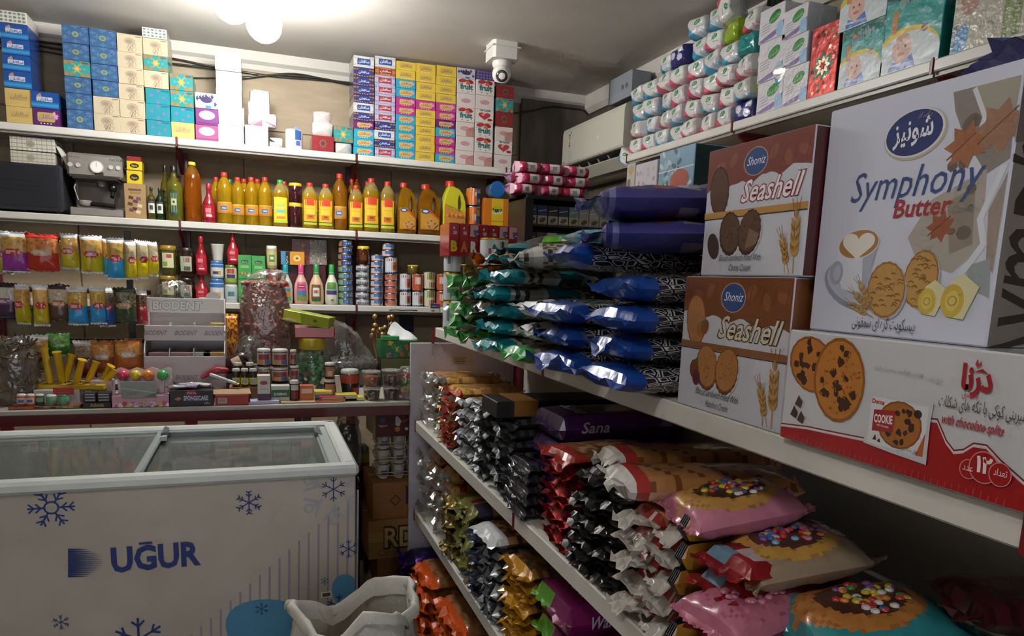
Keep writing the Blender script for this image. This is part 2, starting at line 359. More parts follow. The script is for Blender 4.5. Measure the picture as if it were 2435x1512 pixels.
for a, b in ((2.91, 1.73), (1.65, .48), (.4, -.76)):
    for k in range(4):
        m = MB(); m.box(XBK-.01, b, .1+k*.29, XBK+.01, a, .38+k*.29, '#b9b6b0', .003); m.build('back_panel', 'enamel', t)
m = MB(); m.box(XS2-.012, 2.985, .02, XBK, 3.0, 1.222, '#cfcdda', .002); m.build('end_panel', 'enamel', t)
# ---------------------------------------------------------------- chest freezer
FY, FX0, FX1, FB, RIM = 2.10, -1.25, .277, 2.77, .938
t = thing('chest_freezer', 'white chest freezer with sliding glass lids and blue snowflake print', 'freezer', (0, 0, 0))
BODY = '#c0b8ac'
m = MB(); zt = RIM-.03
m.box(FX0, FY+.006, .06, FX1-.004, FY+.05, zt, BODY, .004); m.box(FX0, FB-.05, .06, FX1-.004, FB, zt, BODY); m.box(FX1-.054, FY+.05, .06, FX1-.004, FB-.05, zt, BODY); m.box(FX0, FY+.05, .06, FX0+.05, FB-.05, zt, BODY); m.box(FX0+.05, FY+.05, .06, FX1-.054, FB-.05, .42, '#b9bdbd')
m.box(FX0+.03, FY+.04, 0, FX1-.04, FB-.04, .06, '#3a3a3a'); m.build('cabinet', 'enamel', t)
m = MB()
def rimbar(a, b): m.box(min(a[0], b[0]), min(a[1], b[1]), RIM-.034, max(a[0], b[0]), max(a[1], b[1]), RIM, '#dfe6e4', .009)
rimbar((FX0, FY-.012), (FX1+.004, FY+.042)); rimbar((FX0, FB-.03), (FX1+.004, FB+.012)); rimbar((FX1-.04, FY+.03), (FX1+.004, FB)); rimbar((FX0, FY+.03), (FX0+.04, FB))
m.build('rim', 'enamel', t)
m = MB(); m.box(FX1-.075, FY+.042, RIM-.05, FX1-.04, FB-.03, RIM-.012, '#aab4b4', .003); m.box(FX0+.04, FB-.05, RIM-.05, FX1-.04, FB-.03, RIM-.012, '#8b9494', .003); m.build('lid_track', 'plastic', t)
div = P(318, 1060, Y=2.4).x
for nm, a, b, z in (('left', FX0+.04, div+.04, RIM-.016), ('right', div-.01, FX1-.06, RIM-.030)):
    m = MB(); m.box(a, FY+.04, z-.006, b, FB-.04, z, '#ffffff'); g = m.build('glass_lid', 'pane', t); g['label'] = 'sliding glass lid'
    m = MB(); e = b if nm == 'left' else a
    if nm == 'left':
        m.box(e-.012, FY+.04, z-.008, e+.012, FB-.04, z+.007, '#9aa5a6', .004); m.build('lid_frame', 'plastic', g)
        m = MB(); hy = FB-.16; m.prism([(0, 0), (.014, .02), (.016, .1), (0, .13)], z, z+.022, '#5b6568', M=Matrix.Translation((e+.011, hy, 0))); m.box(e+.011, hy-.01, z-.001, e+.03, hy+.012, z+.014, '#cfd6d6'); m.build('handle', 'plastic', g)
    else:
        m.box(b-.02, FY+.04, z-.007, b+.004, FB-.04, z+.006, '#9aa5a6', .003); m.build('lid_frame', 'plastic', g)
        hy = FB-.2; m = MB(); m.prism([(0, 0), (-.022, .05), (-.022, .12), (0, .16)], z+.006, z+.02, '#5b6568', M=Matrix.Translation((b-.002, hy, 0))); m.build('handle', 'plastic', g)
D = Decal((0, FY+.0055, 0), (1, 0, 0), (0, 0, 1), 1)
def q(u, v): p = P(u, v, Y=FY+.005); return (p.x, p.z)
NAVY, BLUE, GREY = '#24397c', '#4f8fb4', '#a9a9b1'
def flake(u, v, rpx, col, kind=0, w=None):
    x, y = q(u, v); r = rpx/FPX*2.15; w = w or r*.085
    for k in range(6):
        a = PI/6+k*PI/3 if kind != 1 else k*PI/3; c, s = math.cos(a), math.sin(a)
        r0 = .3*r if kind == 1 else 0
        D.line([(x+c*r0, y+s*r0), (x+c*r, y+s*r)], w, col)
        for d in ((.45, .75) if kind != 3 else (.62,)) if kind != 2 else (.55, .85):
            for e in (-1, 1):
                a2 = a+e*PI/4; l = r*.3 if kind != 3 else r*.34; D.line([(x+c*r*d, y+s*r*d), (x+c*r*d+l*math.cos(a2), y+s*r*d+l*math.sin(a2))], w*.9, col)
    if kind == 1: D.ring(x, y, r*.3, w, col)
# fading stripes rising to the right, large pale snowflake, blue drops
for i in range(18):
    u = 455+i*23.3; a = q(u, 1500-(u-455)*.87+10); b = q(u-6, 1530)
    if a[1] > .1: D.line([(b[0], .1), a], .006, '#9791a2')
x, y = q(795, 1172)
for k in range(6):
    a = PI/2+k*PI/3; c, s = math.cos(a), math.sin(a); r = .086
    D.clip = (-9, 0, FX1-.007, RIM-.038); tipx, tipy = x+c*r, y+s*r; D.line([(x+c*.04, y+s*.04), (tipx-c*.014, tipy-s*.014)], .009, GREY)
    D.ring(tipx, tipy, .012, .006, GREY, 14)
    for e in (-1, 1):
        a2 = a+e*PI/4; p0 = (x+c*.05, y+s*.05); p1 = (p0[0]+.045*math.cos(a2), p0[1]+.045*math.sin(a2))
        D.line([p0, p1], .008, GREY)
D.clip = None
cx, cy = q(636, 1510); D.poly([(cx+.13*math.cos(t)*(1+.25*math.cos(t-1)), cy+.115*math.sin(t)-.02*math.cos(t)) for t in [2*PI*i/28 for i in range(28)]], BLUE)
cx, cy = q(818, 1405); D.poly([(min(cx+.036*math.cos(t)*(1+.18*math.sin(t)), FX1-.006), cy+.055*math.sin(t)) for t in [2*PI*i/22 for i in range(22)]], BLUE)
flake(122, 1207, 42, NAVY, 1); flake(592, 1195, 26, NAVY, 2, .0035); flake(793, 1163, 29, NAVY, 3); flake(829, 1305, 23, NAVY, 3); flake(145, 1479, 15, NAVY, 2); flake(330, 1520, 50, NAVY, 3, .006); flake(622, 1447, 14, NAVY, 2); flake(772, 1381, 9, NAVY, 2); flake(806, 1440, 30, NAVY, 3)
for i in range(14):
    a, b = q(162, 1306+i*4.9), q(205+38*math.sin(PI*(i+.5)/14)+rnd.random()*4, 1306+i*4.9-.6)
    D.k += 1; h = .0026; D.mb.face([D.pt(a[0], a[1]-h), D.pt(b[0], b[1]-.0002), D.pt(b[0], b[1]+.0002), D.pt(a[0], a[1]+h)], NAVY)
a, b = q(266, 1356), q(478, 1343); hh = q(266, 1297)[1]-a[1]
D.text('UGUR', (a[0]+b[0])/2, (a[1]+b[1])/2, hh*1.36, NAVY, w=b[0]-a[0], bold=.035)
x0, y0 = q(332, 1291); x1, y1 = q(360, 1290); D.line([(x0, (y0+y1)/2), (x1, (y0+y1)/2)], .006, NAVY)
x, y = q(776, 1413)
D.rect(x-.016, y-.009, x+.016, y+.009, '#e5e5e0'); D.rect(x-.012, y-.006, x+.012, y+.006, '#4d5238')
o = D.build('print', 'carton', t); o['label'] = 'blue lettering, snowflakes and drops printed on the front'
# goods lying in the freezer
def lump(name, label, cat, mb, material, loc, rz=0, group=None):
    return tag(mb.build(name, material, None, loc, rz), label, cat, group)
# ---------------------------------------------------------------- printed carton boxes
def wheat(D, x, y, h, rot=0, col='#b98d4a', dark='#8f6428'):
    c, s = math.cos(rot), math.sin(rot); f = lambda a, b: (x+a*c-b*s, y+a*s+b*c)
    D.line([f(0, 0), f(0, h*.55)], h*.025, col); n = 7
    for i in range(n):
        b = h*(.35+.55*i/n)
        for e in (-1, 1):
            px, py = f(e*h*.055, b); D.ell(px, py, h*.035, h*.085, col if (i+e) % 2 else dark, rot-e*.45, 8)
    px, py = f(0, h*.95); D.ell(px, py, h*.03, h*.09, col, rot, 8)
    for e in (-.1, 0, .1): D.line([f(e*.3*h, h*.9), f(e*h, h*1.2)], h*.012, dark)
def cookie(D, x, y, rx, ry, rot, col, edge, seed, sc=.03, spots=14, spotcol=None, chip=False):
    D.ell(x, y, rx*1.03, ry*1.03, edge, rot, sc=sc); D.ell(x, y, rx*.95, ry*.95, col, rot, sc=sc*.6)
    r = random.Random(seed); c, s = math.cos(rot), math.sin(rot)
    for i in range(spots):
        a, k = r.random()*2*PI, math.sqrt(r.random())*.8; px, py = rx*k*math.cos(a), ry*k*math.sin(a)
        if chip: D.poly([(x+px*c-py*s+rx*.12*(.6+r.random())*math.cos(t)*(.7+.6*r.random()), y+px*s+py*c+rx*.12*(.6+r.random())*math.sin(t)) for t in [0, 1.1, 2.2, 3.3, 4.4, 5.3]], spotcol or '#4a2a18')
        else: D.ell(x+px*c-py*s, y+px*s+py*c, rx*.05, rx*.035, spotcol or edge, r.random()*3, 8)
def printed_box(name, label, X, Yl, Yr, z0, z1, dep, front, side, top, art=None, sideart=None, material='gloss', cat='box', group=None, nm='print', sc=None):
    """carton standing on the gondola, printed face towards the aisle"""
    t = thing(name, label, cat, (X+dep/2, (Yl+Yr)/2, z0), 0, group); wY = Yl-Yr
    m = MB(); m.box(-dep/2, -wY/2, 0, dep/2, wY/2, z1-z0, front, .002, ny=side, py=side, pz=top); m.build('body', material, t)
    D = Decal((-dep/2-.0002, wY/2, 0), (0, -1, 0), (0, 0, 1), sc or wY); D.clip = (.002, .002, wY/(sc or wY)-.002, (z1-z0)/(sc or wY)-.002); art(D, (z1-z0)/wY); D.build(nm, material, t)
    if sideart:
        D = Decal((-dep/2, -wY/2-.0002, 0), (1, 0, 0), (0, 0, 1), dep); D.clip = (.002, .002, .998, (z1-z0)/dep-.002); sideart(D, (z1-z0)/dep); D.build('side_print', material, t)
    return t
def torn(D, y0, y1, seed, col, H):
    r = random.Random(seed); n = 26
    D.poly([(0.004, H-.004), (.004, y0)]+[(.004+.992*i/n, y0+(y1-y0)*i/n+.012*math.sin(i*.9)+r.uniform(-.008, .008)) for i in range(n+1)]+[(.996, H-.004)], col)
def art_sea(kind):
    def art(D, H):
        top, ck, ed, band, word = (('#7d3f3c', '#5a4034', '#3e2b24', '#b98a4c', '#8e2f3f') if kind == 1 else ('#7a4524', '#b57a45', '#8a5426', '#8a5a3a', '#4a3d33'))
        torn(D, .56 if kind == 1 else .6, .65 if kind == 1 else .555, kind, top, H)
        for i in range(7): D.ell(.15+.13*i, .72+.03*math.sin(i*2.1), .05, .03, mixc(top, '#a06a4a', .35), i)
        for i in range(5): D.line([(.55+.1*i, .68), (.57+.1*i, .77)], .006, mixc(top, '#2a1510', .4))
        cookie(D, .15, .56, .1, .16, .15, ck, ed, 3, .02, 6)
        D.ell(.505, .71, .115, .07*1.25, '#c9a57a'); D.ell(.505, .71, .108, .066*1.25, '#2f4f8a')
        D.text('Shoniz', .505, .69, .075, '#e6e8ee', w=.17, shear=.3)
        D.line([(0.004, .405), (.996, .405)], .04, band); D.line([(0.004, .38), (.996, .38)], .006, '#3c2a22')
        D.text('Seashell', .645, .47, .19, word, w=.54, shear=.35, bold=.045); D.text('Seashell', .645, .47, .19, '#efe9ea' if kind == 1 else '#d9cbb2', w=.52, shear=.35, bold=.012)
        if kind == 2: D.ell(.2, .5, .035, .05, '#a06a3c', .3); D.ell(.25, .52, .035, .05, '#8a5426', -.4); D.poly([(.2, .55), (.25, .57), (.23, .52)], '#4f7a3a')
        for e, x in ((-1, .3), (1, .5)):
            D.ell(x+.012, .262, .105, .14, '#cfd0d6', -e*.25); D.ell(x, .268, .108, .137, mixc(ed, '#2a1a14', .5), -e*.25, sc=.02); cookie(D, x, .282, .104, .132, -e*.25, ck, ed, 10+e, .025, 26)
        if kind == 1: D.poly([(.5, .3), (.6, .26), (.58, .2), (.47, .17)], '#7d6350'); D.ell(.13, .2, .06, .09, '#3b2a24', .4)
        else: D.ell(.17, .25, .045, .06, '#7a3a2c'); D.ell(.2, .2, .04, .05, '#6a2c20'); D.poly([(.16, .3), (.2, .33), (.21, .28)], '#3f6a34')
        wheat(D, .93, .02, .36, .05); wheat(D, .9, .02, .25, .42); wheat(D, .86, .02, .2, .1)
        D.text('Biscuit Sandwich Filled With', .42, .1, .06, '#4c4a55', w=.42, shear=.3); D.text('Cocoa Cream' if kind == 1 else 'Hazelnut Cream', .43, .035, .06, '#4c4a55', w=.22, shear=.3)
    return art
def box_at(X, TL, BL, BR):
    a, b, c = P(*TL, X=X), P(*BL, X=X), P(*BR, X=X); return b.y, c.y, b.z, a.z
yl, yr, z0, z1 = box_at(.70, (1690, 360), (1665, 655), (1925, 655))
y2l, y2r, zb, zt2 = box_at(.70, (1640, 660), (1610, 950), (1855, 1030))
zb = ZM+.0005; z0 = 1.519+.0
printed_box('biscuit_carton', 'wrapped biscuit carton with dark cookies and red-brown torn top, stacked on another', .70, yl, max(yr, .788), z0, z1, .3, '#c6c8d4', '#4c1419', '#6b2a28', art_sea(1))
printed_box('biscuit_carton', 'biscuit carton with pale cookies and orange-brown torn top, lowest at the seed bags', .70, y2l, y2r-.0, zb, z0-.001, .3, '#c9cad4', '#7a4a2c', '#7a4524', art_sea(2))
def art_sym(D, H):
    r = random.Random(4)
    # torn paper and bark on the right
    for pts, c in (([(.7, 1.06), (.98, 1.06), (.99, .75), (.9, .7), (.84, .78), (.78, .86), (.72, .98)], '#8a837d'), ([(.8, 1.06), (.99, 1.06), (.985, .86), (.86, .93)], '#a09a90'), ([(.66, .62), (.9, .72), (.92, .4), (.8, .3), (.62, .36), (.56, .46)], '#aaa49c'), ([(.74, .6), (.86, .66), (.88, .42), (.78, .38)], '#8f857a'), ([(.985, .3), (.99, .7), (.93, .55), (.95, .35)], '#9a8f84'), ([(.86, .33), (.97, .36), (.985, .2), (.9, .24)], '#98a0a4')): D.poly(pts, c)
    for i in range(9): a = r.random(); D.ell(.72+.24*a, .42+.55*r.random(), .012+.02*r.random(), .03*r.random()+.01, '#6c625a', r.random()*3, 8)
    D.line([(.97, .72), (.9, .52), (.93, .42), (.85, .3), (.89, .2)], .028, '#d4d9e4'); D.line([(.8, 1.05), (.86, .93), (.84, .86)], .02, '#d0d2da')
    for x, y, s, c in ((.79, .83, .1, '#a06a50'), (.93, .88, .11, '#9a7560'), (.72, .5, .07, '#9a5a44')):
        D.poly([(x+s*(1 if i % 2 else .62)*math.cos(2*PI*i/14), y+s*(1 if i % 2 else .62)*math.sin(2*PI*i/14)) for i in range(14)], c); D.line([(x-s*.8, y-s*.5), (x+s*.6, y+s*.6)], .006, '#7a4a38')
    D.ell(.53, .918, .165, .112, '#b7b09c', .05, 32); D.ell(.525, .924, .157, .106, '#d3d6dc', .05, 32); D.ell(.523, .925, .148, .098, '#333f74', .05, 32)
    D.text(fa('شونیز'), .52, .9, .13, '#e8eaf0', w=.21, rot=.05, bold=.02)
    for i in range(6): D.line([(.54+.012*i, .985), (.55+.012*i, 1.0+.01*math.sin(i*2))], .004, '#8a7f78')
    x = .2
    D.text('Symphony', .535, .645, .2, '#3d5488', w=.68, shear=.22); D.text('Butter', .61, .555, .115, '#a33a40', w=.29, shear=.15, bold=.02); D.text('Cookies', .81, .553, .05, '#8a8484', w=.1, shear=.35)
    # cup and saucer
    D.ell(.26, .235, .19, .105, '#8f95aa', -.35, 28); D.ell(.265, .247, .178, .092, '#b6bbcc', -.35, 28)
    D.poly([(.15, .42), (.16, .31), (.2, .22), (.3, .2), (.36, .25), (.4, .44)], '#d3d7e3'); D.poly([(.31, .44), (.33, .21), (.36, .25), (.4, .44)], '#a9aec0'); D.ell(.155, .3, .045, .06, '#a2a8ba', 0); D.ell(.16, .3, .025, .038, '#b6bbcc')
    D.ell(.277, .44, .128, .072, '#d8dae2', .12, 28); D.ell(.278, .441, .122, .067, '#a97c4c', .12, 28)
    D.poly([(.278+.0066*16*math.sin(t)**3*.95, .438+.0047*(13*math.cos(t)-5*math.cos(2*t)-2*math.cos(3*t)-math.cos(4*t))) for t in [2*PI*i/32 for i in range(32)]], '#e4dfd6')
    for x, y, rx, ry, ro in ((.655, .275, .085, .125, -.1), (.475, .222, .105, .128, .1)):
        D.ell(x+.015, y-.012, rx, ry, '#a9adbb', ro); cookie(D, x, y, rx, ry, ro, '#bf9355', '#9c6f38', int(x*99), .015, 0)
        for i in range(30): a, k = r.random()*2*PI, math.sqrt(r.random())*.82; px, py = x+rx*k*math.cos(a), y+ry*k*math.sin(a); D.line([(px-.014, py), (px, py+.005), (px+.014, py-.002)], .005, '#8a6230')
    for x, y, s in ((.735, .19, .9), (.865, .2, 1.1)):
        D.poly([(x-.06*s, y-.075*s), (x+.02*s, y-.085*s), (x+.07*s, y+.04*s), (x+.0*s, y+.09*s), (x-.05*s, y+.06*s)], '#d8d2a6'); D.ell(x-.035*s, y-.015*s, .05*s, .065*s, '#cdb04a'); D.ell(x-.035*s, y-.015*s, .03*s, .04*s, '#d6c06c'); D.ring(x-.035*s, y-.015*s, .018*s, .006, '#b8983a', 12)
    for k in range(3): wheat(D, .42, .09+.02*k, .17, 1.2-.25*k, '#b58f57', '#9a7440')
    D.text(fa('بیسکویت کره ای سمفونی'), .48, .04, .075, '#4c4a58', w=.36)
    for i in range(14): D.line([(.3+.4*r.random(), .1+.8*r.random())]*2, .004, '#b5b6c0')
yl, yr, z0s, z1s = box_at(.72, (1975, 265), (1908, 780), (2345, 815)); yl = min(yl, .786)
yls, yrs, zds, zdt = box_at(.69, (1872, 782), (1855, 1030), (2435, 1195))
def side_sym(D, H):
    D.text('Symphony', .32, .36*H+.2, .62, '#2c2724', w=1.25, rot=PI/2, shear=.1)
    D.poly([(.0, H*.72), (.5, H*.8), (.5, H), (0, H)], '#6a605a')
zds = ZM+.0005
printed_box('biscuit_carton', 'tall white biscuit carton with blue script, coffee cup and butter curls, on a cookie box', .72, yl, yr, zdt+.0006, z1s, .3, '#ccd0e0', '#857d76', '#c9ccda', art_sym, side_sym)
def art_dor(D, H):
    r = random.Random(9)
    W = [(0, .045), (.15, .062), (.3, .07), (.432, .078), (.56, .13), (.65, .195), (.7, .2), (.74, .14), (.77, .115), (.8, .125), (.83, .152), (.87, .155), (.92, .12), (1.0, .075), (1.16, .03)]
    D.poly([(.003, .003), (1.16, .003)]+W[::-1], '#a3141a'); D.line([(x, y+.006) for x, y in W], .006, '#e0d4d4'); D.line([(x, y+.012) for x, y in W], .005, '#7a2230')
    for i in range(40): x = .01+.024*i; D.line([(x, .006), (x+.002, .02+.01*r.random())], .003, '#c2484a')
    cookie(D, .135, .318, .118, .1, -.5, '#b87430', '#8e5420', 2, .01, 16, '#43261a', True); cookie(D, .28, .277, .118, .152, .1, '#bd7832', '#93571f', 8, .008, 20, '#43261a', True)
    for i in range(50): a, k = r.random()*6.28, math.sqrt(r.random())*.9; D.ell(.28+.11*k*math.cos(a), .277+.145*k*math.sin(a), .006, .004, '#9a5c24', r.random()*3, 6)
    for x, y in ((.09, .16), (.07, .115), (.11, .1)): D.poly([(x-.018, y-.01), (x+.014, y-.02), (x+.02, y+.008), (x, y+.03)], '#4a342c')
    # picture of a single wrapped cookie
    D.poly([(.428, .075), (.55, .065), (.684, .058), (.68, .2), (.684, .262), (.55, .25), (.428, .262), (.433, .2)], '#c5c7cc'); D.rect(.442, .08, .668, .245, '#d6d6da')
    cookie(D, .565, .165, .085, .078, 0, '#a9692c', '#85501f', 5, .01, 12, '#3c241a', True); D.poly([(.64, .08), (.668, .08), (.668, .16)], '#b5582e')
    D.poly([(.458, .125), (.545, .135), (.545, .21), (.458, .2)], '#9e2a2c'); D.text('COOKIE', .501, .16, .04, '#f0e8e6', w=.076, bold=.03, rot=.08); D.text('with chocolate', .501, .146, .012, '#f0e8e6', w=.05); D.text('Dorna', .472, .222, .022, '#b0222c', w=.05, bold=.03)
    D.ell(.632, .215, .015, .014, '#2a2422'); D.poly([(.465, .095), (.475, .115), (.482, .095)], '#33211a'); D.poly([(.485, .092), (.494, .105), (.5, .09)], '#33211a'); D.text(fa('کوکی با تکه های شکلات'), .6, .086, .016, '#55565c', w=.1)
    D.text(fa('درنا'), .815, .325, .1, '#a3202a', w=.1, bold=.05); D.text(fa('با عشق'), .8, .3, .03, '#b7424a', w=.05); D.poly([(.8, .375), (.828, .39), (.85, .375), (.828, .38)], '#a3202a'); D.poly([(.803, .4), (.808, .418), (.815, .402), (.822, .415), (.822, .398), (.81, .392)], '#b7424a')
    D.text(fa('شیرینی کوکی با تکه های شکلات'), .84, .258, .05, '#46464c', w=.28); D.text('with chocolate splits', .815, .205, .042, '#a83a42', w=.2, shear=.2, bold=.02)
    D.text(fa('قیمت مصرف کننده'), .5, .34, .022, '#9a9aa0', w=.13); D.text('۱۴۰۰/۱۲', .6, .335, .02, '#9a9aa0', w=.07); D.text(fa('تاریخ تولید'), .68, .33, .02, '#9a9aa0', w=.05)
    for x, y, rr in ((.828, .083, .028), (.874, .1, .045), (.925, .092, .033)): D.ell(x, y, rr, rr*1.05, '#a3141a', n=24); D.ring(x, y, rr, .003, '#d98a8a', 24, rr*1.05)
    D.text('۱۲', .874, .085, .065, '#efe0e0', w=.05, bold=.04); D.text(fa('عدد'), .826, .078, .03, '#efe0e0', w=.034); D.text(fa('تعداد'), .926, .088, .03, '#efe0e0', w=.04)
printed_box('cookie_box', 'low white and red cookie box with two chocolate chip cookies under a taller carton', .69, yls, yrs-.06, zds, zdt, .31, '#c8c9ce', '#a3141a', '#c9c9cc', art_dor, sc=yls-yrs)
# ---------------------------------------------------------------- sales counter behind the freezer
ZC, YC = .975, 2.95
t = thing('sales_counter', 'grey counter top with red frame standing behind the freezer', 'counter')
m = MB(); m.box(-1.6, YC, ZC-.02, .612, 3.72, ZC-.0008, '#b4b0a8', .003); m.build('top', 'enamel', t)
m = MB(); m.box(-1.6, YC+.01, ZC-.06, .612, YC+.03, ZC-.02, '#5e151c'); m.box(-1.6, 3.68, ZC-.06, .612, 3.7, ZC-.02, '#5e151c'); m.build('frame', 'enamel', t)
for x in (-1.58, .17):
    for y in (YC+.03, 3.66):
        m = MB(); m.box(x, y, 0, x+.035, y+.035, ZC-.02, '#4a3a36'); m.build('leg', 'enamel', t)
# ---------------------------------------------------------------- tissue boxes on the top shelf of the back wall
ORD = ['', 'lowest', 'second', 'third', 'fourth', 'fifth', 'sixth', 'seventh', 'eighth', 'ninth', 'tenth', 'eleventh', 'twelfth']
def ordn(i, n): return 'top' if i == n and n > 1 else 'only' if n == 1 else 'lowest' if i == 1 else ORD[i]+' from below'
def scal(D, x, y, rx, ry, col, n=8, k=.2): D.poly([(x+rx*(1+k*math.cos(n*t))*math.cos(t), y+ry*(1+k*math.cos(n*t))*math.sin(t)) for t in [2*PI*i/(n*4) for i in range(n*4)]], col)
MEL = fa('سافتلن')
def st_damask(base, lt, gold):
    def f(D):
        for x, y in ((.12, .3), (.12, .75), (.88, .3), (.88, .75), (.5, .12), (.5, .92), (.3, .55), (.7, .55)): scal(D, x, y, .1, .1, lt, 4, .5)
        D.ell(.5, .5, .13, .16, gold, n=16); scal(D, .5, .5, .07, .09, lt, 6, .3); D.rect(.7, .82, .95, .93, mixc(base, '#2040a0', .6)); D.text(MEL, .825, .84, .1, '#b8c8e8', w=.2)
    return f
def st_blue(D):
    for i in range(10): D.rect(.003, .45-.044*i, .997, .49-.044*i, mixc('#1f4f9a', '#3f9fd8', max(0, 1-abs(i-6)/5)))
    D.poly([(.2, .75), (.35, .9), (.4, .7), (.3, .6)], '#b08a7c'); D.rect(.2, .42, .78, .68, '#c8cad6'); D.text(MEL, .5, .47, .26, '#3a4f92', w=.5, bold=.02)
def st_gold(D): D.rect(.1, .35, .9, .75, '#c9ab62'); D.text(MEL, .5, .48, .3, '#8a8478', w=.6, bold=.03); D.line([(.2, .4), (.8, .4)], .03, '#b08f3c')
def st_label(back, lab, word, edge=None, flower=None):
    def f(D):
        if edge:
            for x in (.06, .2, .8, .94):
                for y in (.2, .8): D.ell(x, y, .06, .1, edge, n=10)
        D.poly([(.18, .3), (.22, .22), (.78, .22), (.82, .3), (.82, .7), (.78, .78), (.22, .78), (.18, .7)], lab); D.text(MEL, .5, .42, .36, word, w=.52, bold=.03)
        for x in (.3, .42, .54, .66): D.ell(x, .12, .03, .04, mixc(lab, '#ffffff', .5), n=8)
        if flower:
            for i in range(5): scal(D, .84+.05*math.cos(i*2.4), .62+.14*math.sin(i*1.7), .05, .09, flower, 5, .4)
    return f
def st_branch(D):
    r = random.Random(3)
    for k in range(9):
        x, y = .4+.25*r.random(), .05; pts = [(x, y)]
        for j in range(5): x += r.uniform(-.09, .09); y += .15*r.random()+.04; pts.append((x, y))
        D.line(pts, .014, '#9a8672')
    D.ell(.5, .62, .22, .2, '#b8a68f'); D.ell(.48, .6, .12, .1, '#a5917c'); D.rect(.72, .87, .95, .92, '#8f8474')
def st_tealor(D):
    scal(D, .5, .5, .14, .22, '#c9a34e', 6, .35); scal(D, .5, .5, .07, .1, '#e0c66a', 6, .3)
    for x, y in ((.1, .15), (.9, .15), (.1, .85), (.9, .85), (.3, .98), (.7, .98), (.3, .02), (.7, .02)): D.ell(x, min(max(y, .13), .87), .09, .12, '#b07a3c', n=10)
    for a in range(6): D.ell(.5+.28*math.cos(a*PI/3), .5+.3*math.sin(a*PI/3), .05, .08, '#48b0ae', a, 8)
    D.rect(.7, .82, .95, .93, '#15707c')
def st_teal(D):
    for x, y in ((.25, .55), (.75, .45), (.5, .15), (.52, .85)): scal(D, x, y, .07, .11, '#7a7fa8', 5, .3)
    D.rect(.65, .82, .95, .93, '#0e6f84')
def st_pat(D):
    for i in range(6):
        for j in range(3): D.ell(.1+.16*i, .2+.3*j, .06, .1, '#8d9a94' if (i+j) % 2 else '#6b7f80', n=8)
def st_fruit(D):
    D.ell(.3, .85, .22, .13, '#b8333a', .2); D.ell(.7, .83, .2, .14, '#a5262f', -.3); D.poly([(.5, .75), (.6, .95), (.7, .72)], '#5c8f3e'); D.ell(.6, .7, .12, .1, '#d86a5c')
    D.text('fruit', .52, .3, .5, '#3f6f72', w=.7, bold=.05); D.text('life', .2, .6, .2, '#5f9fae', w=.25)
    for x, y in ((.3, .15), (.6, .12), (.8, .2)): D.ell(x, y, .04, .03, '#5a4a44', n=8)
def st_heart(D):
    D.poly([(.5+.028*12*math.sin(t)**3, .52+.02*(13*math.cos(t)-5*math.cos(2*t)-2*math.cos(3*t)-math.cos(4*t))) for t in [2*PI*i/24 for i in range(24)]], '#b83848'); D.ell(.42, .6, .08, .1, '#d98a90'); D.text('fruit', .55, .86, .2, '#3f6f72', w=.6, bold=.04); D.ell(.8, .25, .14, .1, '#a5262f')
def st_pinkw(D): D.ell(.5, .5, .26, .16, '#b98a8c'); D.ell(.5, .5, .22, .12, '#c9a4a4'); D.text(MEL, .5, .44, .2, '#a0595c', w=.3)
def st_hand(D): D.poly([(.55, .003), (.55, .4), (.65, .6), (.997, .72), (.997, .003)], '#b98b84'); D.ell(.5, .55, .26, .15, '#b8868a'); D.ell(.5, .55, .21, .11, '#c79c9c'); D.poly([(.6, .5), (.9, .7), (.997, .6), (.997, .3)], '#b07f78')
def st_cow(D):
    r = random.Random(5)
    for i in range(7): scal(D, .1+.13*i, .3+.5*r.random(), .06, .13, '#3c3868', 5, .4)
    D.ell(.5, .55, .25, .2, '#433a6c'); D.rect(.45, .03, .7, .2, '#3f8fb0')
def st_latt(D):
    for i in range(6):
        for j in range(3): scal(D, .1+.16*i, .2+.3*j, .06, .12, '#7d6fa4', 4, .35)
def st_white(D): D.line([(.02, .03), (.98, .03)], .04, '#c0c0bd')
def st_pp(base, lt):
    def f(D): D.ell(.5, .6, .35, .28, lt); D.ell(.55, .62, .22, .16, mixc(lt, '#ffffff', .5)); D.line([(.02, .1), (.98, .1)], .1, mixc(base, '#301040', .4))
    return f
def st_red(D): scal(D, .5, .5, .16, .26, '#7c5a4e', 8, .2); scal(D, .5, .5, .09, .15, '#5e3434', 6, .3); [scal(D, x, y, .07, .1, '#8e3036', 5, .4) for x in (.15, .85) for y in (.25, .75)]
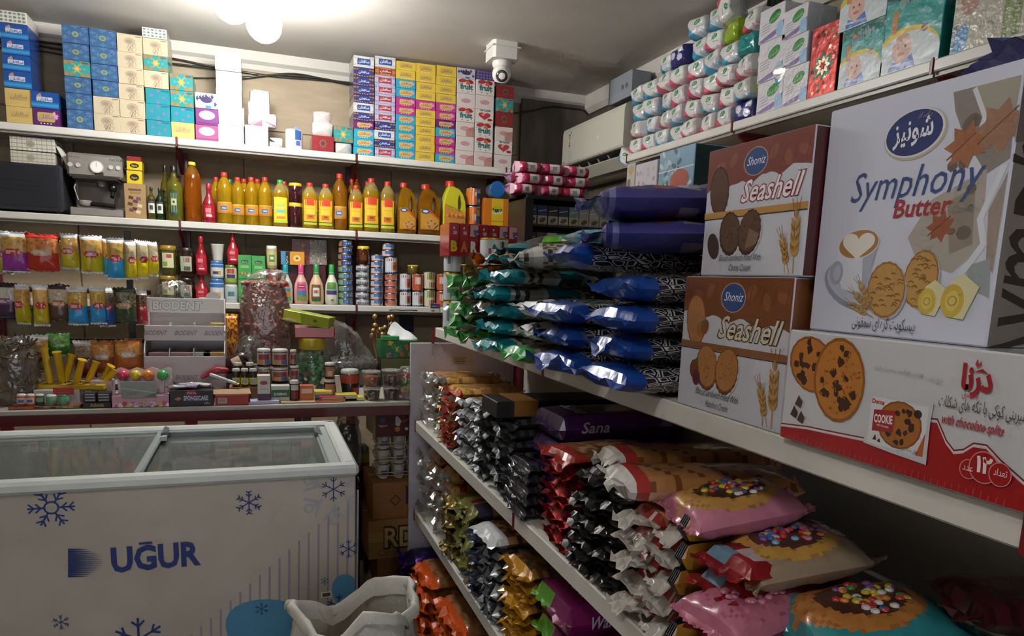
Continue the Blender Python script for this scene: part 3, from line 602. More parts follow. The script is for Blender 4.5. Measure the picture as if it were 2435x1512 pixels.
STY = {'damask': ('#35618f', st_damask('#35618f', '#4a7aa8', '#9aa04c'), 'dark blue damask', 'filmfine'), 'blue': ('#1f4f9a', st_blue, 'bright blue', 'gloss'), 'gold': ('#cdb26c', st_gold, 'pale gold', 'gloss'), 'purple': ('#5a2a66', st_label('#5a2a66', '#c2a25e', '#8a7ab0', None, '#d8a4c8'), 'purple', 'gloss'),
 'cream': ('#d3c5a6', st_branch, 'cream', 'filmfine'), 'tealor': ('#2f9a9c', st_tealor, 'teal and orange', 'filmfine'), 'teal': ('#1f93a4', st_teal, 'plain teal', 'filmfine'), 'pat': ('#d8d4c8', st_pat, 'white patterned', 'gloss'), 'cow': ('#d4d2dc', st_cow, 'white and navy', 'filmfine'), 'violet': ('#84408a', st_pp('#84408a', '#d9c8e0'), 'violet and white', 'filmfine'), 'pink': ('#b0588c', st_pp('#b0588c', '#e8d4e4'), 'pink', 'filmfine'), 'white': ('#f2f2f0', st_white, 'plain white', 'gloss'),
 'whnavy': ('#d6d6d0', st_label('', '#34528f', '#dfe4ee', '#b8bcc8'), 'white and navy', 'gloss'), 'navy': ('#3a3a6e', st_label('', '#2c3f86', '#dfe4ee', '#b0763a'), 'navy and ochre', 'gloss'), 'purpgold': ('#6a2a6c', st_label('', '#d0a85e', '#6c5c78', None, '#c890b8'), 'purple and gold', 'gloss'), 'cyan': ('#2f9fbe', st_label('', '#d2ac62', '#7a6f74', None, '#c9a0c4'), 'cyan and gold', 'gloss'),
 'lilac': ('#b7b4cc', st_label('', '#a03848', '#ecdce0', '#8f8cb4'), 'lilac and red', 'gloss'), 'brown': ('#b47a44', st_label('', '#98343a', '#ecdcd8', '#8a4a34'), 'orange-brown', 'gloss'), 'yellow': ('#d9bb44', st_label('', '#c9a94c', '#7d7868'), 'yellow', 'gloss'), 'magenta': ('#b83a8a', st_label('', '#d2ac62', '#7a6f74', None, '#dca0c4'), 'magenta and gold', 'gloss'),
 'fruit': ('#d9d6d0', st_fruit, 'white fruit-print', 'gloss'), 'heart': ('#d8d4ce', st_heart, 'white strawberry-print', 'gloss'), 'pinkw': ('#d9cfcc', st_pinkw, 'pale pink oval', 'gloss'), 'hand': ('#d8cbc6', st_hand, 'pink and white', 'gloss'), 'latt': ('#54467e', st_latt, 'purple lattice', 'gloss'), 'red': ('#8c2a30', st_red, 'dark red', 'gloss')}
BOXM = {}
def unit_box(k):
    if k not in BOXM:
        base, f, _, mt = STY[k]; m = MB(); m.box(-.5, 0, 0, .5, 1, 1, base, .012)
        if k == 'white': m = MB(); m.box(-.5, 0, 0, .5, 1, 1, base, .012, nz='#606060')
        D = Decal((-.5, -.0008, 0), (1, 0, 0), (0, 0, 1), 1, step=.0006); D.clip = (.003, .003, .997, .997); f(D); BOXM[k] = (m.mesh('tissue_box', mt), D.mb.mesh('print', mt))
    return BOXM[k]
def tissue_box(k, x0, x1, y, z0, z1, dep, label, group, name='tissue_box', cat='tissue box', tilt=0):
    b, p = unit_box(k); o = link(name, b, None, ((x0+x1)/2, y, z0), tilt); o.scale = (x1-x0, dep, z1-z0)
    link('print', p, o); return tag(o, label, cat, group)
def stack(where, uL, uR, vref, rows, vbase, Y, zbase, dep, group, jit=.004, noun='tissue box'):
    """rows from top to bottom: (v of the upper edge, style)"""
    x0, x1 = P(uL, vref, Y=Y).x, P(uR, vref, Y=Y).x; um = (uL+uR)/2; z = [P(um, r[0], Y=Y).z for r in rows]+[P(um, vbase, Y=Y).z]
    off = zbase-z[-1]; n = len(rows)
    for i in range(n-1, -1, -1):
        j = rnd.uniform(-jit, jit); k = rows[i][1]
        tissue_box(k, x0+.0008+j*.5, x1-.0008+j*.5, Y+rnd.uniform(0, jit*2), z[i+1]+off+(.0005 if i < n-1 else .0003), z[i]+off, dep, f'{STY[k][2]} {noun}, {ordn(n-i, n)} in {where}', group)
YF = YB+.006
g = 'tissue boxes stacked on the left of the back top shelf'
stack('stack at the left edge', 5, 72, 160, [(26, 'pat'), (55, 'blue'), (92, 'blue'), (129, 'blue'), (167, 'blue'), (209, 'gold'), (252, 'gold')], 291, YF, ZT, .2, g)
stack('short stack second from left', 75, 141, 260, [(217, 'blue'), (257, 'purple')], 297, YF, ZT, .2, g)
stack('third stack from left', 151, 215, 180, [(61, 'damask'), (104, 'damask'), (144, 'tealor'), (183, 'damask'), (222, 'damask'), (261, 'damask')], 306, YF, ZT, .22, g)
stack('fourth stack from left', 217, 281, 190, [(72, 'damask'), (115, 'damask'), (155, 'damask'), (193, 'damask'), (231, 'cream'), (272, 'cream')], 313, YF, ZT, .22, g)
stack('all-cream fifth stack', 281, 342, 200, [(81, 'cream'), (124, 'cream'), (161, 'cream'), (200, 'cream'), (237, 'cream'), (280, 'cream')], 317, YF, ZT, .22, g)
stack('sixth stack under wipes', 343, 402, 200, [(67, 'pat'), (91, 'cream'), (131, 'tealor'), (168, 'cream'), (209, 'teal'), (246, 'teal'), (285, 'teal')], 322, YF, ZT, .22, g)
stack('seventh stack from left', 405, 461, 260, [(178, 'tealor'), (218, 'tealor'), (257, 'teal'), (293, 'gold')], 331, YF, ZT, .22, g)
stack('eighth stack beside white boxes', 464, 519, 280, [(224, 'cow'), (261, 'violet'), (300, 'pink')], 337, YF, ZT, .22, g)
g = 'plain white boxes on the back top shelf'
stack('tall white stack', 517, 579, 240, [(128, 'white'), (170, 'white'), (211, 'white'), (255, 'white'), (298, 'white')], 340, YF, ZT, .2, g, .016, 'box')
x0, x1 = P(583, 325, Y=YF).x, P(638, 325, Y=YF).x; tissue_box('white', x0, x1, YF, ZT, ZT+.1, .2, 'plain white box right of the tall white stack, napkin packs on it', g)
g = 'tissue boxes stacked on the right of the back top shelf'
cols = [('first column of the right block', 841, 890, [(133, 'whnavy'), (160, 'navy'), (182.5, 'navy'), (204, 'navy'), (225, 'navy'), (244, 'whnavy'), (267, 'navy'), (287, 'purpgold'), (306, 'cyan'), (329, 'cyan'), (349, 'cyan')], 368),
 ('second column of the right block', 891, 940, [(137, 'whnavy'), (163, 'brown'), (182, 'lilac'), (206, 'lilac'), (227, 'lilac'), (249, 'lilac'), (271, 'lilac'), (293, 'navy'), (313, 'whnavy'), (335, 'navy'), (354, 'lilac')], 376),
 ('third column of the right block', 941, 988, [(149, 'yellow'), (170, 'yellow'), (192, 'cyan'), (213, 'cyan'), (235, 'magenta'), (256, 'magenta'), (276, 'cyan'), (297, 'cyan'), (317, 'cyan'), (338, 'cyan'), (359, 'cyan')], 381),
 ('mostly yellow fourth column', 988.5, 1035.5, [(153, 'yellow'), (177, 'yellow'), (198, 'yellow'), (220, 'yellow'), (241, 'magenta'), (263, 'yellow'), (282, 'yellow'), (303, 'yellow'), (323, 'yellow'), (344, 'yellow'), (364, 'yellow')], 384),
 ('fifth column of the right block', 1036.5, 1083.5, [(158, 'yellow'), (183, 'yellow'), (205, 'yellow'), (225, 'yellow'), (246, 'magenta'), (267, 'magenta'), (287, 'purpgold'), (306, 'cyan'), (327, 'magenta'), (348, 'magenta'), (368, 'cyan')], 388),
 ('sixth column of the right block', 1085, 1129, [(164, 'cow'), (189, 'fruit'), (224, 'pinkw'), (258, 'fruit'), (292, 'hand'), (326, 'pinkw'), (360, 'hand')], 393),
 ('seventh column under the camera', 1130, 1174, [(169, 'latt'), (192, 'fruit'), (228, 'pinkw'), (262, 'heart'), (294, 'fruit'), (329, 'fruit'), (364, 'hand')], 397),
 ('rightmost column at the shelf end', 1179, 1221, [(205, 'red'), (234, 'tealor'), (268, 'red'), (303, 'hand'), (337, 'heart'), (370, 'pinkw')], 401)]
for wname, a, b, rows, vb in cols: stack(wname, a, b, 280, rows, vb, YF, ZT, .2, g, .003)
# napkin packs and loose things between the two blocks
def napkin(label, uL, uR, vT, vB, Y, col='#dcdad6', spot=None, zb=None, name='napkin_pack', cat='napkins', dep=.1, group='loose napkin packs on the back top shelf'):
    a, b = P(uL, vB, Y=Y), P(uR, vT, Y=Y); zb = a.z if zb is None else zb; w, h = b.x-a.x, b.z-a.z; r = random.Random(int(uL*3))
    def f(i, j):
        t, s = 2*PI*i, j*2-1; k = (1-abs(s)**6)**.35
        q = .25; c, sn = math.cos(t), math.sin(t); x = w/2*abs(c)**q*(1 if c > 0 else -1)*(k**.6); z = h/2*abs(sn)**q*(1 if sn > 0 else -1)*(k)
        n = .006*hsh(x*40, z*40, s*3+uL); return (x+n, s*dep/2, z+h/2+n)
    m = MB(); m.grid(f, 20, 10, lambda i, j: spot if spot and hsh(i*5+uL, j*6) > .18 else col)
    return tag(m.build(name, 'filmfine', None, ((a.x+b.x)/2, Y+dep/2, zb)), label, cat, group)
ZB = ZT
napkin('crumpled pink and white napkin pack lying on a white box', 590, 658, 285, 311, YF+.01, '#e0d8da', '#b98aa4', zb=ZT+.1005)
napkin('white napkin pack resting on the pink one', 591, 642, 256, 286, YF+.02, zb=ZT+.157)
napkin('topmost white napkin pack of the pile beside the white boxes', 595, 641, 230, 257, YF+.02, '#e2dfd4', zb=ZT+.222)
napkin('small crumpled white pack standing left of the paper roll', 641, 672, 328, 350, YF+.02, '#ddd8d2', zb=ZT)
a, b = P(679, 350, Y=YF), P(722, 350, Y=YF); hR = P(700, 305, Y=YF).z-ZT-.0
m = MB(); r = (b.x-a.x)/2; m.lathe([(r*.94, 0), (r, .006), (r, hR-.008), (r*.93, hR), (r*.4, hR+.002)], 20, col='#e4e4e2')
o = tag(m.build('paper_roll', 'filmfine', None, ((a.x+b.x)/2, YF+r+.01, ZT)), 'white wrapped paper roll with blue print standing on the back top shelf', 'paper roll')
def band(m, r, z0, z1, a0, a1, col, n=6, off=.0005, sx=1, sy=1, c=(0, 0), rows=1):
    m.grid(lambda i, j: (c[0]+(r+off)*math.cos(a0+(a1-a0)*i)*sx, c[1]+(r+off)*math.sin(a0+(a1-a0)*i)*sy, z0+(z1-z0)*j), n, rows, col)
m = MB(); band(m, r, .05, .1, -1.5, -.7, '#3a5fa4'); band(m, r, .02, .045, -1.4, -.9, '#4a6fb4'); band(m, r, .1, .115, -1.6, -1.1, '#7a97c8'); m.build('print', 'filmfine', o)
napkin('white napkin pack lying on the dark red box', 743, 792, 301, 330, YF+.01, '#d8d2ce', zb=ZT+.083)
napkin('upper white napkin pack above the dark red box', 746, 788, 277, 303, YF+.02, '#d8ccc8', zb=ZT+.148)
x0, x1 = P(742, 350, Y=YF).x, P(794, 350, Y=YF).x; tissue_box('red', x0, x1, YF, ZT, ZT+.082, .16, 'dark red tissue box under two white napkin packs', 'single tissue boxes on the back top shelf')
napkin('white napkin pack under the teal and orange box', 797, 838, 342, 367, YF+.01, '#d9d8d2', zb=ZT, dep=.16)
x0, x1 = P(794, 330, Y=YF).x, P(840, 330, Y=YF).x; tissue_box('tealor', x0, x1, YF+.01, ZT+.0595, ZT+.145, .16, 'teal and orange tissue box on a napkin pack beside the right block', 'single tissue boxes on the back top shelf')
# ---------------------------------------------------------------- bottles, jars and cans
def fit(uL, uR, vT, Y, zb, vm=None):
    vm = vm or P_v(zb, (uL+uR)/2, Y); a, b = P(uL, vm, Y=Y), P(uR, vm, Y=Y)
    return (a.x+b.x)/2, (b.x-a.x)/2, P((uL+uR)/2, vT, Y=Y).z-zb
def P_v(z, u, Y):
    """photo row of height z near column u on the plane y=Y"""
    lo, hi = -400., 2200.
    for _ in range(30):
        mid = (lo+hi)/2
        if P(u, mid, Y=Y).z > z: lo = mid
        else: hi = mid
    return lo
SHP = {  # (radius, height) fractions of the body; the cap starts at the second value
 'oil': ([(.86, 0), (.97, .015), (1, .05), (.97, .08), (1, .1), (1, .36), (.93, .38), (.99, .4), (.93, .43), (1, .46), (.93, .49), (1, .52), (.96, .56), (1, .6), (.98, .68), (.82, .78), (.55, .86), (.36, .9), (.34, .93)], .915, .4),
 'oil2': ([(.86, 0), (.98, .015), (1, .05), (1, .3), (.94, .33), (1, .36), (.94, .4), (1, .43), (1, .66), (.9, .76), (.6, .86), (.4, .9), (.38, .93)], .915, .42),
 'soda': ([(.8, 0), (.95, .02), (1, .08), (.96, .2), (1, .4), (.97, .55), (1, .68), (.9, .78), (.6, .88), (.36, .93), (.34, .95)], .945, .42),
 'ketchup': ([(.92, 0), (1, .03), (1, .42), (.93, .5), (.6, .62), (.42, .7), (.36, .8), (.34, .86)], .85, .42),
 'olive': ([(.9, 0), (1, .02), (1, .62), (.92, .68), (.5, .76), (.34, .8), (.32, .9)], .88, .38),
 'sauce': ([(.8, 0), (.96, .03), (1, .12), (.98, .35), (.9, .5), (.66, .62), (.46, .7), (.4, .75), (.4, .8)], .68, .4),
 'jarr': ([(.92, 0), (1, .04), (1, .8), (.9, .86), (.88, .9)], .84, .96),
 'tub': ([(.78, 0), (.82, .03), (1, .88), (1, .9)], .88, 1.04)}
def bottle(label, uL, uR, vT, zb, Y, shp, col, cap, lab=None, name='bottle', cat='bottle', material='glass', sq=0, group=None, fill=None, n=16, lib=None, capsc=1, zrow=None):
    """lab: list of (z0, z1, a0, a1, colour) patches, heights as fractions, angles from the front"""
    x, r, h = fit(uL, uR, vT, Y, zb); prof, zc, rc = SHP[shp]
    t = thing(name, label, cat, (x, Y+r, zb), 0, group); face = math.atan2(-(Y+r), -x)*0-PI/2-.12*(x > .3)
    m = MB(); pr = [(a*r, b*h) for a, b in prof]
    m.lathe(pr, n, col=col, sq=sq, colf=(lambda j, i, c: fill[1] if prof[j][1] >= fill[0] else c) if fill else None); m.build('body', material, t)
    m = MB(); zc = zc if isinstance(zc, float) else .9
    m.lathe([(rc*r*capsc, zc*h), (rc*r*1.02*capsc, zc*h+.002), (rc*r*capsc*.96, h-.002), (rc*r*.85*capsc, h)], n, col=cap); m.build('cap' if shp not in ('jarr', 'tub') else 'lid', 'plastic', t)
    if lab:
        m = MB()
        def rad(zf):
            for (a, b), (c, d) in zip(prof, prof[1:]):
                if b <= zf <= d: return (a+(c-a)*((zf-b)/max(d-b, 1e-6)))*r
            return r
        for k, (z0, z1, a0, a1, c) in enumerate(lab):
            nn = max(2, int((a1-a0)/.25)); nz = max(1, int((z1-z0)/.06))
            def f(i, j):
                tt = face+a0+(a1-a0)*i; kk = (abs(math.cos(tt))**sq+abs(math.sin(tt))**sq)**(-1/sq) if sq else 1; zz = z0+(z1-z0)*j; rr = (rad(zz)+.0006+.0003*k)*kk
                return (rr*math.cos(tt), rr*math.sin(tt), zz*h)
            m.grid(f, nn, nz, c)
        m.build('label', 'carton', t)
    return t
def can(label, x, y, z, r, h, body, art=None, name='can', cat='can', group=None, rim='#c8c6c0', material='gloss', n=18, rz=0):
    t = thing(name, label, cat, (x, y, z), rz, group)
    m = MB(); m.lathe([(r*.95, 0), (r, .003), (r*.985, .006), (r*.985, h-.006), (r, h-.003), (r*.96, h), (r*.93, h-.003)], n, col=rim); m.build('tin', 'metal', t)
    m = MB(); m.lathe([(r*.992, .007), (r*.992, h-.007)], n, col=body, cap=False, colf=None)
    for z0, z1, a0, a1, c in art or []: band(m, r*.992, z0*h, z1*h, -PI/2+a0, -PI/2+a1, c, max(2, int((a1-a0)/.3)), .0006)
    m.build('label', material, t); return t
# ---- second shelf of the back wall
Y2 = YB+.012
def simple_box(name, label, cat, uL, uR, vT, zb, Y, dep, col, art=None, material='gloss', group=None, top=None, vm=None):
    vm = vm or vT; um = (uL+uR)/2; vb = P_v(zb, um, Y); a, b = P(uL, (vT+vb)/2, Y=Y), P(uR, (vT+vb)/2, Y=Y); h = P(um, vT, Y=Y).z-zb; wd = b.x-a.x
    t = thing(name, label, cat, ((a.x+b.x)/2, Y, zb), 0, group); m = MB(); m.box(-wd/2, 0, 0, wd/2, dep, h, col, .0015, pz=top or col); m.build('body', material, t)
    if art: D = Decal((-wd/2, -.0003, 0), (1, 0, 0), (0, 0, 1), wd); D.clip = (.003, .003, .997, h/wd-.003); art(D, h/wd); D.build('print', material, t)
    return t
# microwave-like oven
xa, xb = P(-38, 450, Y=Y2).x, P(150, 450, Y=Y2).x; hz = P(75, 388, Y=Y2).z-Z2
t = thing('toaster_oven', 'dark grey oven with a slotted side on the left of the second shelf', 'oven', ((xa+xb)/2, Y2, Z2)); wd = xb-xa
m = MB(); m.box(-wd/2, 0, .012, wd/2, .27, hz, '#2a2c33', .01); m.build('housing', 'plastic', t)
m = MB(); m.box(-wd/2+.01, -.003, .03, wd/2-.02, 0, hz-.014, '#23252c', .002); m.build('side_panel', 'plastic', t)
m = MB()
for j in range(3):
    for i in range(13): m.box(wd/2-.27+i*.015, -.0036, .105+j*.022, wd/2-.262+i*.015, -.003, .109+j*.022, '#0c0c10')
o = m.build('vent_slots', 'plastic', t); o['kind'] = 'stuff'
for x in (-wd/2+.03, wd/2-.03): m = MB(); m.lathe([(.012, 0), (.014, .012)], 10, (x, .03, 0), col='#141416'); m.build('foot', 'plastic', t)
def plaid(D, H):
    for i in range(9): D.line([(.05+.11*i, .01), (.05+.11*i, H-.01)], .03, '#b5b0a2')
    for j in range(3): D.line([(.01, H*(.2+.3*j)), (.99, H*(.2+.3*j))], .03, '#a8a394')
    for i in range(8):
        for j in range(2): D.ell(.105+.11*i, H*(.35+.3*j), .025, .025, '#c9c5b8', n=8)
    D.ell(.45, H*.5, .1, H*.25, '#a39d8c'); D.text(MEL, .45, H*.42, .08, '#7b7668', w=.14)
zo = Z2+hz
simple_box('napkin_box', 'plaid cream box lying directly on the dark oven', 'box', 25, 130, 361, zo, Y2+.03, .16, '#cdc8b8', plaid); 
simple_box('napkin_box', 'plaid white box with raised flap, upper of two on the oven', 'box', 23, 130, 326.5, zo+.063, Y2+.03, .16, '#dedcd4', plaid)
zz = P(75, 326, Y=Y2+.03).z
m = MB(); a = P(36, 322, Y=Y2+.08); b = P(125, 330, Y=Y2+.08); m.box(a.x, 0, 0, b.x, .1, .02, '#e9e8e2', .006); tag(m.build('paper_pad', 'paper', None, (0, Y2+.05, zo+.063+.074)), 'white pad of paper lying on the plaid boxes', 'paper')
m = MB(); m.prism([(0, 0), (.012, 0), (.055, -.085), (.04, -.09)], 0, .09, '#d9d8d2', M=Matrix(((1, 0, 0, 0), (0, 0, 1, 0), (0, 1, 0, 0), (0, 0, 0, 1)))); pp = P(131, 334, Y=Y2+.03); tag(m.build('cardboard_flap', 'paper', None, (pp.x, Y2+.04, zo+.095)), 'white cardboard flap leaning down beside the plaid boxes', 'cardboard')
# espresso machine
xa, xb = P(160, 440, Y=Y2).x, P(292, 440, Y=Y2).x; wd = xb-xa; cxm = (xa+xb)/2; hz = P(220, 365, Y=Y2).z-Z2; S = '#a39e97'
t = thing('espresso_machine', 'brushed steel espresso machine with gauge and portafilter on the second shelf', 'coffee machine', (cxm, Y2, Z2))
m = MB(); m.box(-wd/2, .16, 0, wd/2, .25, hz, S, .008); m.box(-wd/2+.015, .155, .06, wd/2-.015, .16, hz-.1, '#7c746c'); m.build('housing', 'steel', t)
m = MB(); m.box(-wd/2, -.0, hz*.62, wd/2, .17, hz, S, .012); m.box(-wd/2+.02, .0, hz*.585, wd/2-.02, .16, hz*.62, '#4a4744', .004); m.build('head', 'steel', t)
m = MB(); m.box(-wd/2+.005, -.01, 0, wd/2-.005, .17, hz*.13, S, .006); m.box(-wd/2+.03, -.005, hz*.13, wd/2-.03, .15, hz*.135, '#2c2a28'); m.build('drip_tray', 'steel', t)
m = MB(); Mx = Matrix(((1, 0, 0, 0), (0, 0, 1, -.013), (0, -1, 0, hz*.79), (0, 0, 0, 1))); m.lathe([(.03, 0), (.03, .012)], 20, (.012, -.012, hz*.79), col='#cfcac2', ax=Matrix(((1, 0, 0), (0, 0, 1), (0, -1, 0)))); m.lathe([(.025, 0), (.025, .001)], 20, (.012, -.0128, hz*.79), col='#f2efe8', ax=Matrix(((1, 0, 0), (0, 0, 1), (0, -1, 0)))); m.box(.0115, -.0142, hz*.79, .0125, -.0138, hz*.79+.02, '#202020'); o = m.build('gauge', 'plastic', t); o['label'] = 'white pressure gauge'
for x in (-.105, -.07, .075, .108):
    m = MB(); m.lathe([(.011, 0), (.011, .006), (.008, .008)], 14, (x, -.008, hz*.8), col='#e6e4de', ax=Matrix(((1, 0, 0), (0, 0, 1), (0, -1, 0)))); m.build('button', 'steel', t)
m = MB(); D = Decal((0, -.0004, 0), (1, 0, 0), (0, 0, 1), 1, mb=m); D.text('NOVA', .1, hz*.9, .02, '#3c3a38', w=.06); D.text('BARISTA', -.09, hz*.91, .014, '#5c5854', w=.055); D.rect(.0, hz*.66, .04, hz*.71, '#3a3733'); D.build('lettering', 'paper', t)
m = MB(); m.lathe([(.026, 0), (.028, .03), (.034, .035), (.034, .06)], 16, (.02, .07, hz*.5), col='#9b958d'); m.build('group_head', 'steel', t)
m = MB(); m.lathe([(.02, 0), (.03, .008), (.031, .03)], 16, (-.055, .02, hz*.15), col='#c8c4bc'); m.build('portafilter', 'steel', t)
m = MB(); m.tube([(-.03, .015, hz*.2), (.02, -.005, hz*.185), (.085, -.012, hz*.17)], [.009, .012, .011], '#1a1a1c', 8); m.build('portafilter_handle', 'plastic', t)
m = MB(); m.tube([(-.09, .06, hz*.6), (-.1, .03, hz*.45), (-.085, .02, hz*.25)], .004, '#d8d4cc', 6); m.build('steam_wand', 'steel', t)
m = MB(); m.lathe([(.012, 0), (.02, .008), (.022, .025), (.016, .034)], 12, (.07, .05, hz*.42), col='#151517'); m.tube([(.07, .05, hz*.42), (.068, .03, hz*.33)], .01, '#151517', 8); m.build('tamper', 'plastic', t)
m = MB(); m.lathe([(.012, 0), (.022, .004), (.022, .02)], 12, (wd/2, .06, hz*.8), col='#151517', ax=Matrix(((0, 0, 1), (0, 1, 0), (-1, 0, 0)))); m.build('steam_knob', 'plastic', t)
# small boxes next to the machine
def art_choc(D, H):
    D.rect(.2, H*.8, .8, H*.86, '#6b4a30'); D.text('Selection', .5, H*.72, .16, '#5b3a24', w=.5, shear=.3)
    for i, (x, y, c) in enumerate(((.3, .6, '#4c2c20'), (.5, .5, '#5a3a52'), (.25, .42, '#5b3424'), (.65, .58, '#6a4a64'), (.7, .38, '#d9c8a4'), (.45, .28, '#4a2a1e'), (.3, .24, '#6a4a60'), (.62, .2, '#d9c8a4'))): D.poly([(x-.12, H*y-.06), (x+.1, H*y-.1), (x+.13, H*y+.05), (x-.08, H*y+.1)], c)
simple_box('chocolate_box', 'kraft brown chocolate assortment box under two yellow tea boxes', 'box', 296, 347, 437, Z2, Y2+.02, .09, '#a3845a', art_choc, 'carton')
hk = P(320, 437, Y=Y2+.02).z
def art_y(D, H): D.ell(.5, H*.5, .3, H*.26, '#2a2620'); D.text('lipa', .5, H*.4, .22, '#e0c53a', w=.34)
hs = (P(320, 405, Y=Y2+.03).z-hk)
simple_box('tea_box', 'small yellow box with black oval, lower of two on the chocolate box', 'box', 301, 338, 406, hk+.0005, Y2+.03, .07, '#d8c026', art_y); 
simple_box('tea_box', 'small yellow box with black oval, upper of two on the chocolate box', 'box', 301, 338, 383, P(320, 405, Y=Y2+.03).z+.001, Y2+.03, .07, '#d8c026', art_y)
simple_box('tea_box', 'small red carton on top of the yellow boxes', 'box', 301, 335, 372, P(320, 383, Y=Y2+.03).z+.0018, Y2+.035, .06, '#8e2628', None)
OIL = '#f2c01e'; AMB = '#c46a16'; GRN = '#8a8424'
g = 'oil bottles on the second shelf'
lo = [(.1, .55, -.45, .45, '#2e4436'), (.15, .5, -.35, .35, '#5f7a5c'), (.28, .4, -.3, .3, '#b9c08c'), (.32, .36, -.12, .1, '#26301f')]
bottle('tall green olive oil bottle standing behind its twin', 384, 407, 392, Z2, Y2+.1, 'olive', GRN, '#1e211c', lo, group=g)
bottle('tall green olive oil bottle with arched dark label', 394, 436, 392, Z2, Y2+.01, 'olive', '#9a9a2e', '#1e211c', lo, group=g)
ls = [(.2, .5, -.8, .8, '#d9dccf'), (.3, .44, -.4, .4, '#3a4a44'), (.5, .56, -.8, .8, '#4f3f5c')]
bottle('small olive bottle with white label beside the chocolate box', 351, 371, 444, Z2, Y2+.01, 'olive', '#7d7a34', '#1f2416', ls, group=g)
bottle('small dark green bottle with white label beside the tall olive oil', 371, 391, 446, Z2, Y2+.015, 'olive', '#2f5a34', '#20302a', ls, group=g)
bottle('large amber bottle with yellow cap in front of the red post', 437, 481, 383, Z2, Y2+.01, 'soda', AMB, '#d8c43a', None, group=g, fill=(.72, '#c8841e'))
lk = [(.12, .44, -.9, .9, '#a81c2c'), (.25, .36, -.5, .3, '#d8848c'), (.15, .19, -.4, .45, '#e8d8d8'), (.2, .22, -.4, .35, '#e8d8d8')]
bottle('red sauce bottle beside the large amber bottle', 481, 514, 434, Z2, Y2, 'ketchup', '#8e1a2a', '#9c2436', lk, group=g, material='jar')
la = [(.22, .4, -1.0, 1.0, '#c98a34'), (.26, .34, -.5, .3, '#3f6fae'), (.29, .31, -.3, .2, '#e2e8ee'), (.2, .24, -.9, .9, '#b87838'), (.38, .42, -1.0, 1.0, '#d8c13c')]
lb = [(.12, .62, -.75, .75, '#e2b52a'), (.5, .64, -.6, .6, '#d8452a'), (.3, .48, -.5, .5, '#e8c83a'), (.2, .3, -.45, .45, '#c9742e'), (.24, .28, -.2, .25, '#a83a2a'), (.08, .14, -.75, .75, '#b8c83a'), (.13, .15, -.75, .75, '#3c5a2c')]
lg = [(.12, .62, -.8, .8, '#e0cf3a'), (.3, .46, -.55, .55, '#6fb4b4'), (.34, .42, -.3, .35, '#d8e8e4'), (.5, .6, -.5, .5, '#d8c83a'), (.17, .22, -.5, .5, '#e08a2a'), (.08, .14, -.8, .8, '#b8c83a')]
for i, (a, b, v, sh, cap, lab, dy, lbl) in enumerate([(501, 530, 420, 'oil', '#c4322a', None, .11, 'golden oil bottle half hidden behind the red sauce bottle'), (515, 555, 408, 'oil', '#c4322a', la, .0, 'tall golden oil bottle right of the red sauce bottle'), (550, 584, 420, 'oil', '#c4322a', la, .01, 'ribbed golden oil bottle, first of three alike'), (566, 598, 424, 'oil', '#c4322a', None, .12, 'golden oil bottle in the rear row behind the first ribbed pair'), (582, 617, 420, 'oil', '#c4322a', la, .01, 'ribbed golden oil bottle, second of three alike'), (598, 630, 424, 'oil', '#c4322a', None, .12, 'golden oil bottle in the rear row behind the second ribbed pair'), (614, 650, 420, 'oil', '#c4322a', la, .01, 'ribbed golden oil bottle, third of three alike, left of the green-capped one'), (534, 562, 425, 'oil', '#2a7a4a', None, .14, 'golden oil bottle with a dark green cap in the rear row'), (650, 686, 426, 'oil2', '#2f9a4e', lg, .0, 'oil bottle with green cap and teal label next to stacked jars'), (663, 692, 430, 'oil2', '#c4322a', None, .12, 'oil bottle peeping out behind the green-capped one'),
 (720, 757, 433, 'oil2', '#c4322a', lb, .0, 'square oil bottle with yellow label right of the stacked jars'), (758, 795, 436, 'oil2', '#c4322a', lb, .0, 'square oil bottle with yellow label, second right of the stacked jars'), (791, 829, 411, 'oil', '#c4322a', la, .02, 'tall amber oil bottle between square yellow-label bottles'), (826, 850, 424, 'oil', '#c4322a', None, .12, 'amber oil bottle behind the board joint'), (838, 862, 417, 'oil', '#c4322a', None, .13, 'amber oil bottle farthest back near the board joint'), (831, 867, 439, 'oil2', '#c4322a', lb, .0, 'square oil bottle with yellow label right at the board joint'), (866, 905, 422, 'oil2', '#c4322a', lb, .0, 'square oil bottle with high red label right of the joint'), (862, 888, 430, 'oil2', '#c4322a', None, .12, 'oil bottle hidden behind the high red label one'), (906, 942, 430, 'oil2', '#c4322a', lb, .0, 'pale square oil bottle left of the handled jugs')]):
    bottle(lbl, a, b, v, Z2, Y2+dy, sh, OIL if i not in (12, 13, 14, 18) else '#d08a1e' if i != 18 else '#e0c04c', cap, lab, group=g, sq=0 if sh == 'oil' else 4, fill=(.7, '#e8cf7a') if sh == 'oil2' else None)
for k, (v0, v1) in enumerate(((481, 543), (434, 480))):
    x, r, h = fit(687, 720, v0, Y2, Z2, 500); zb = Z2 if k == 0 else P(703, 482, Y=Y2).z+.001
    bottle(['dark red jam jar with yellow lid, lower of two stacked', 'dark red jam jar with yellow lid, upper of two stacked'][k], 687, 720, v0+(0 if k == 0 else 0), zb, Y2, 'jarr', '#3c1018', '#d8bc2c', None, name='jar', cat='jar', material='jar', group='stacked jam jars on the second shelf')
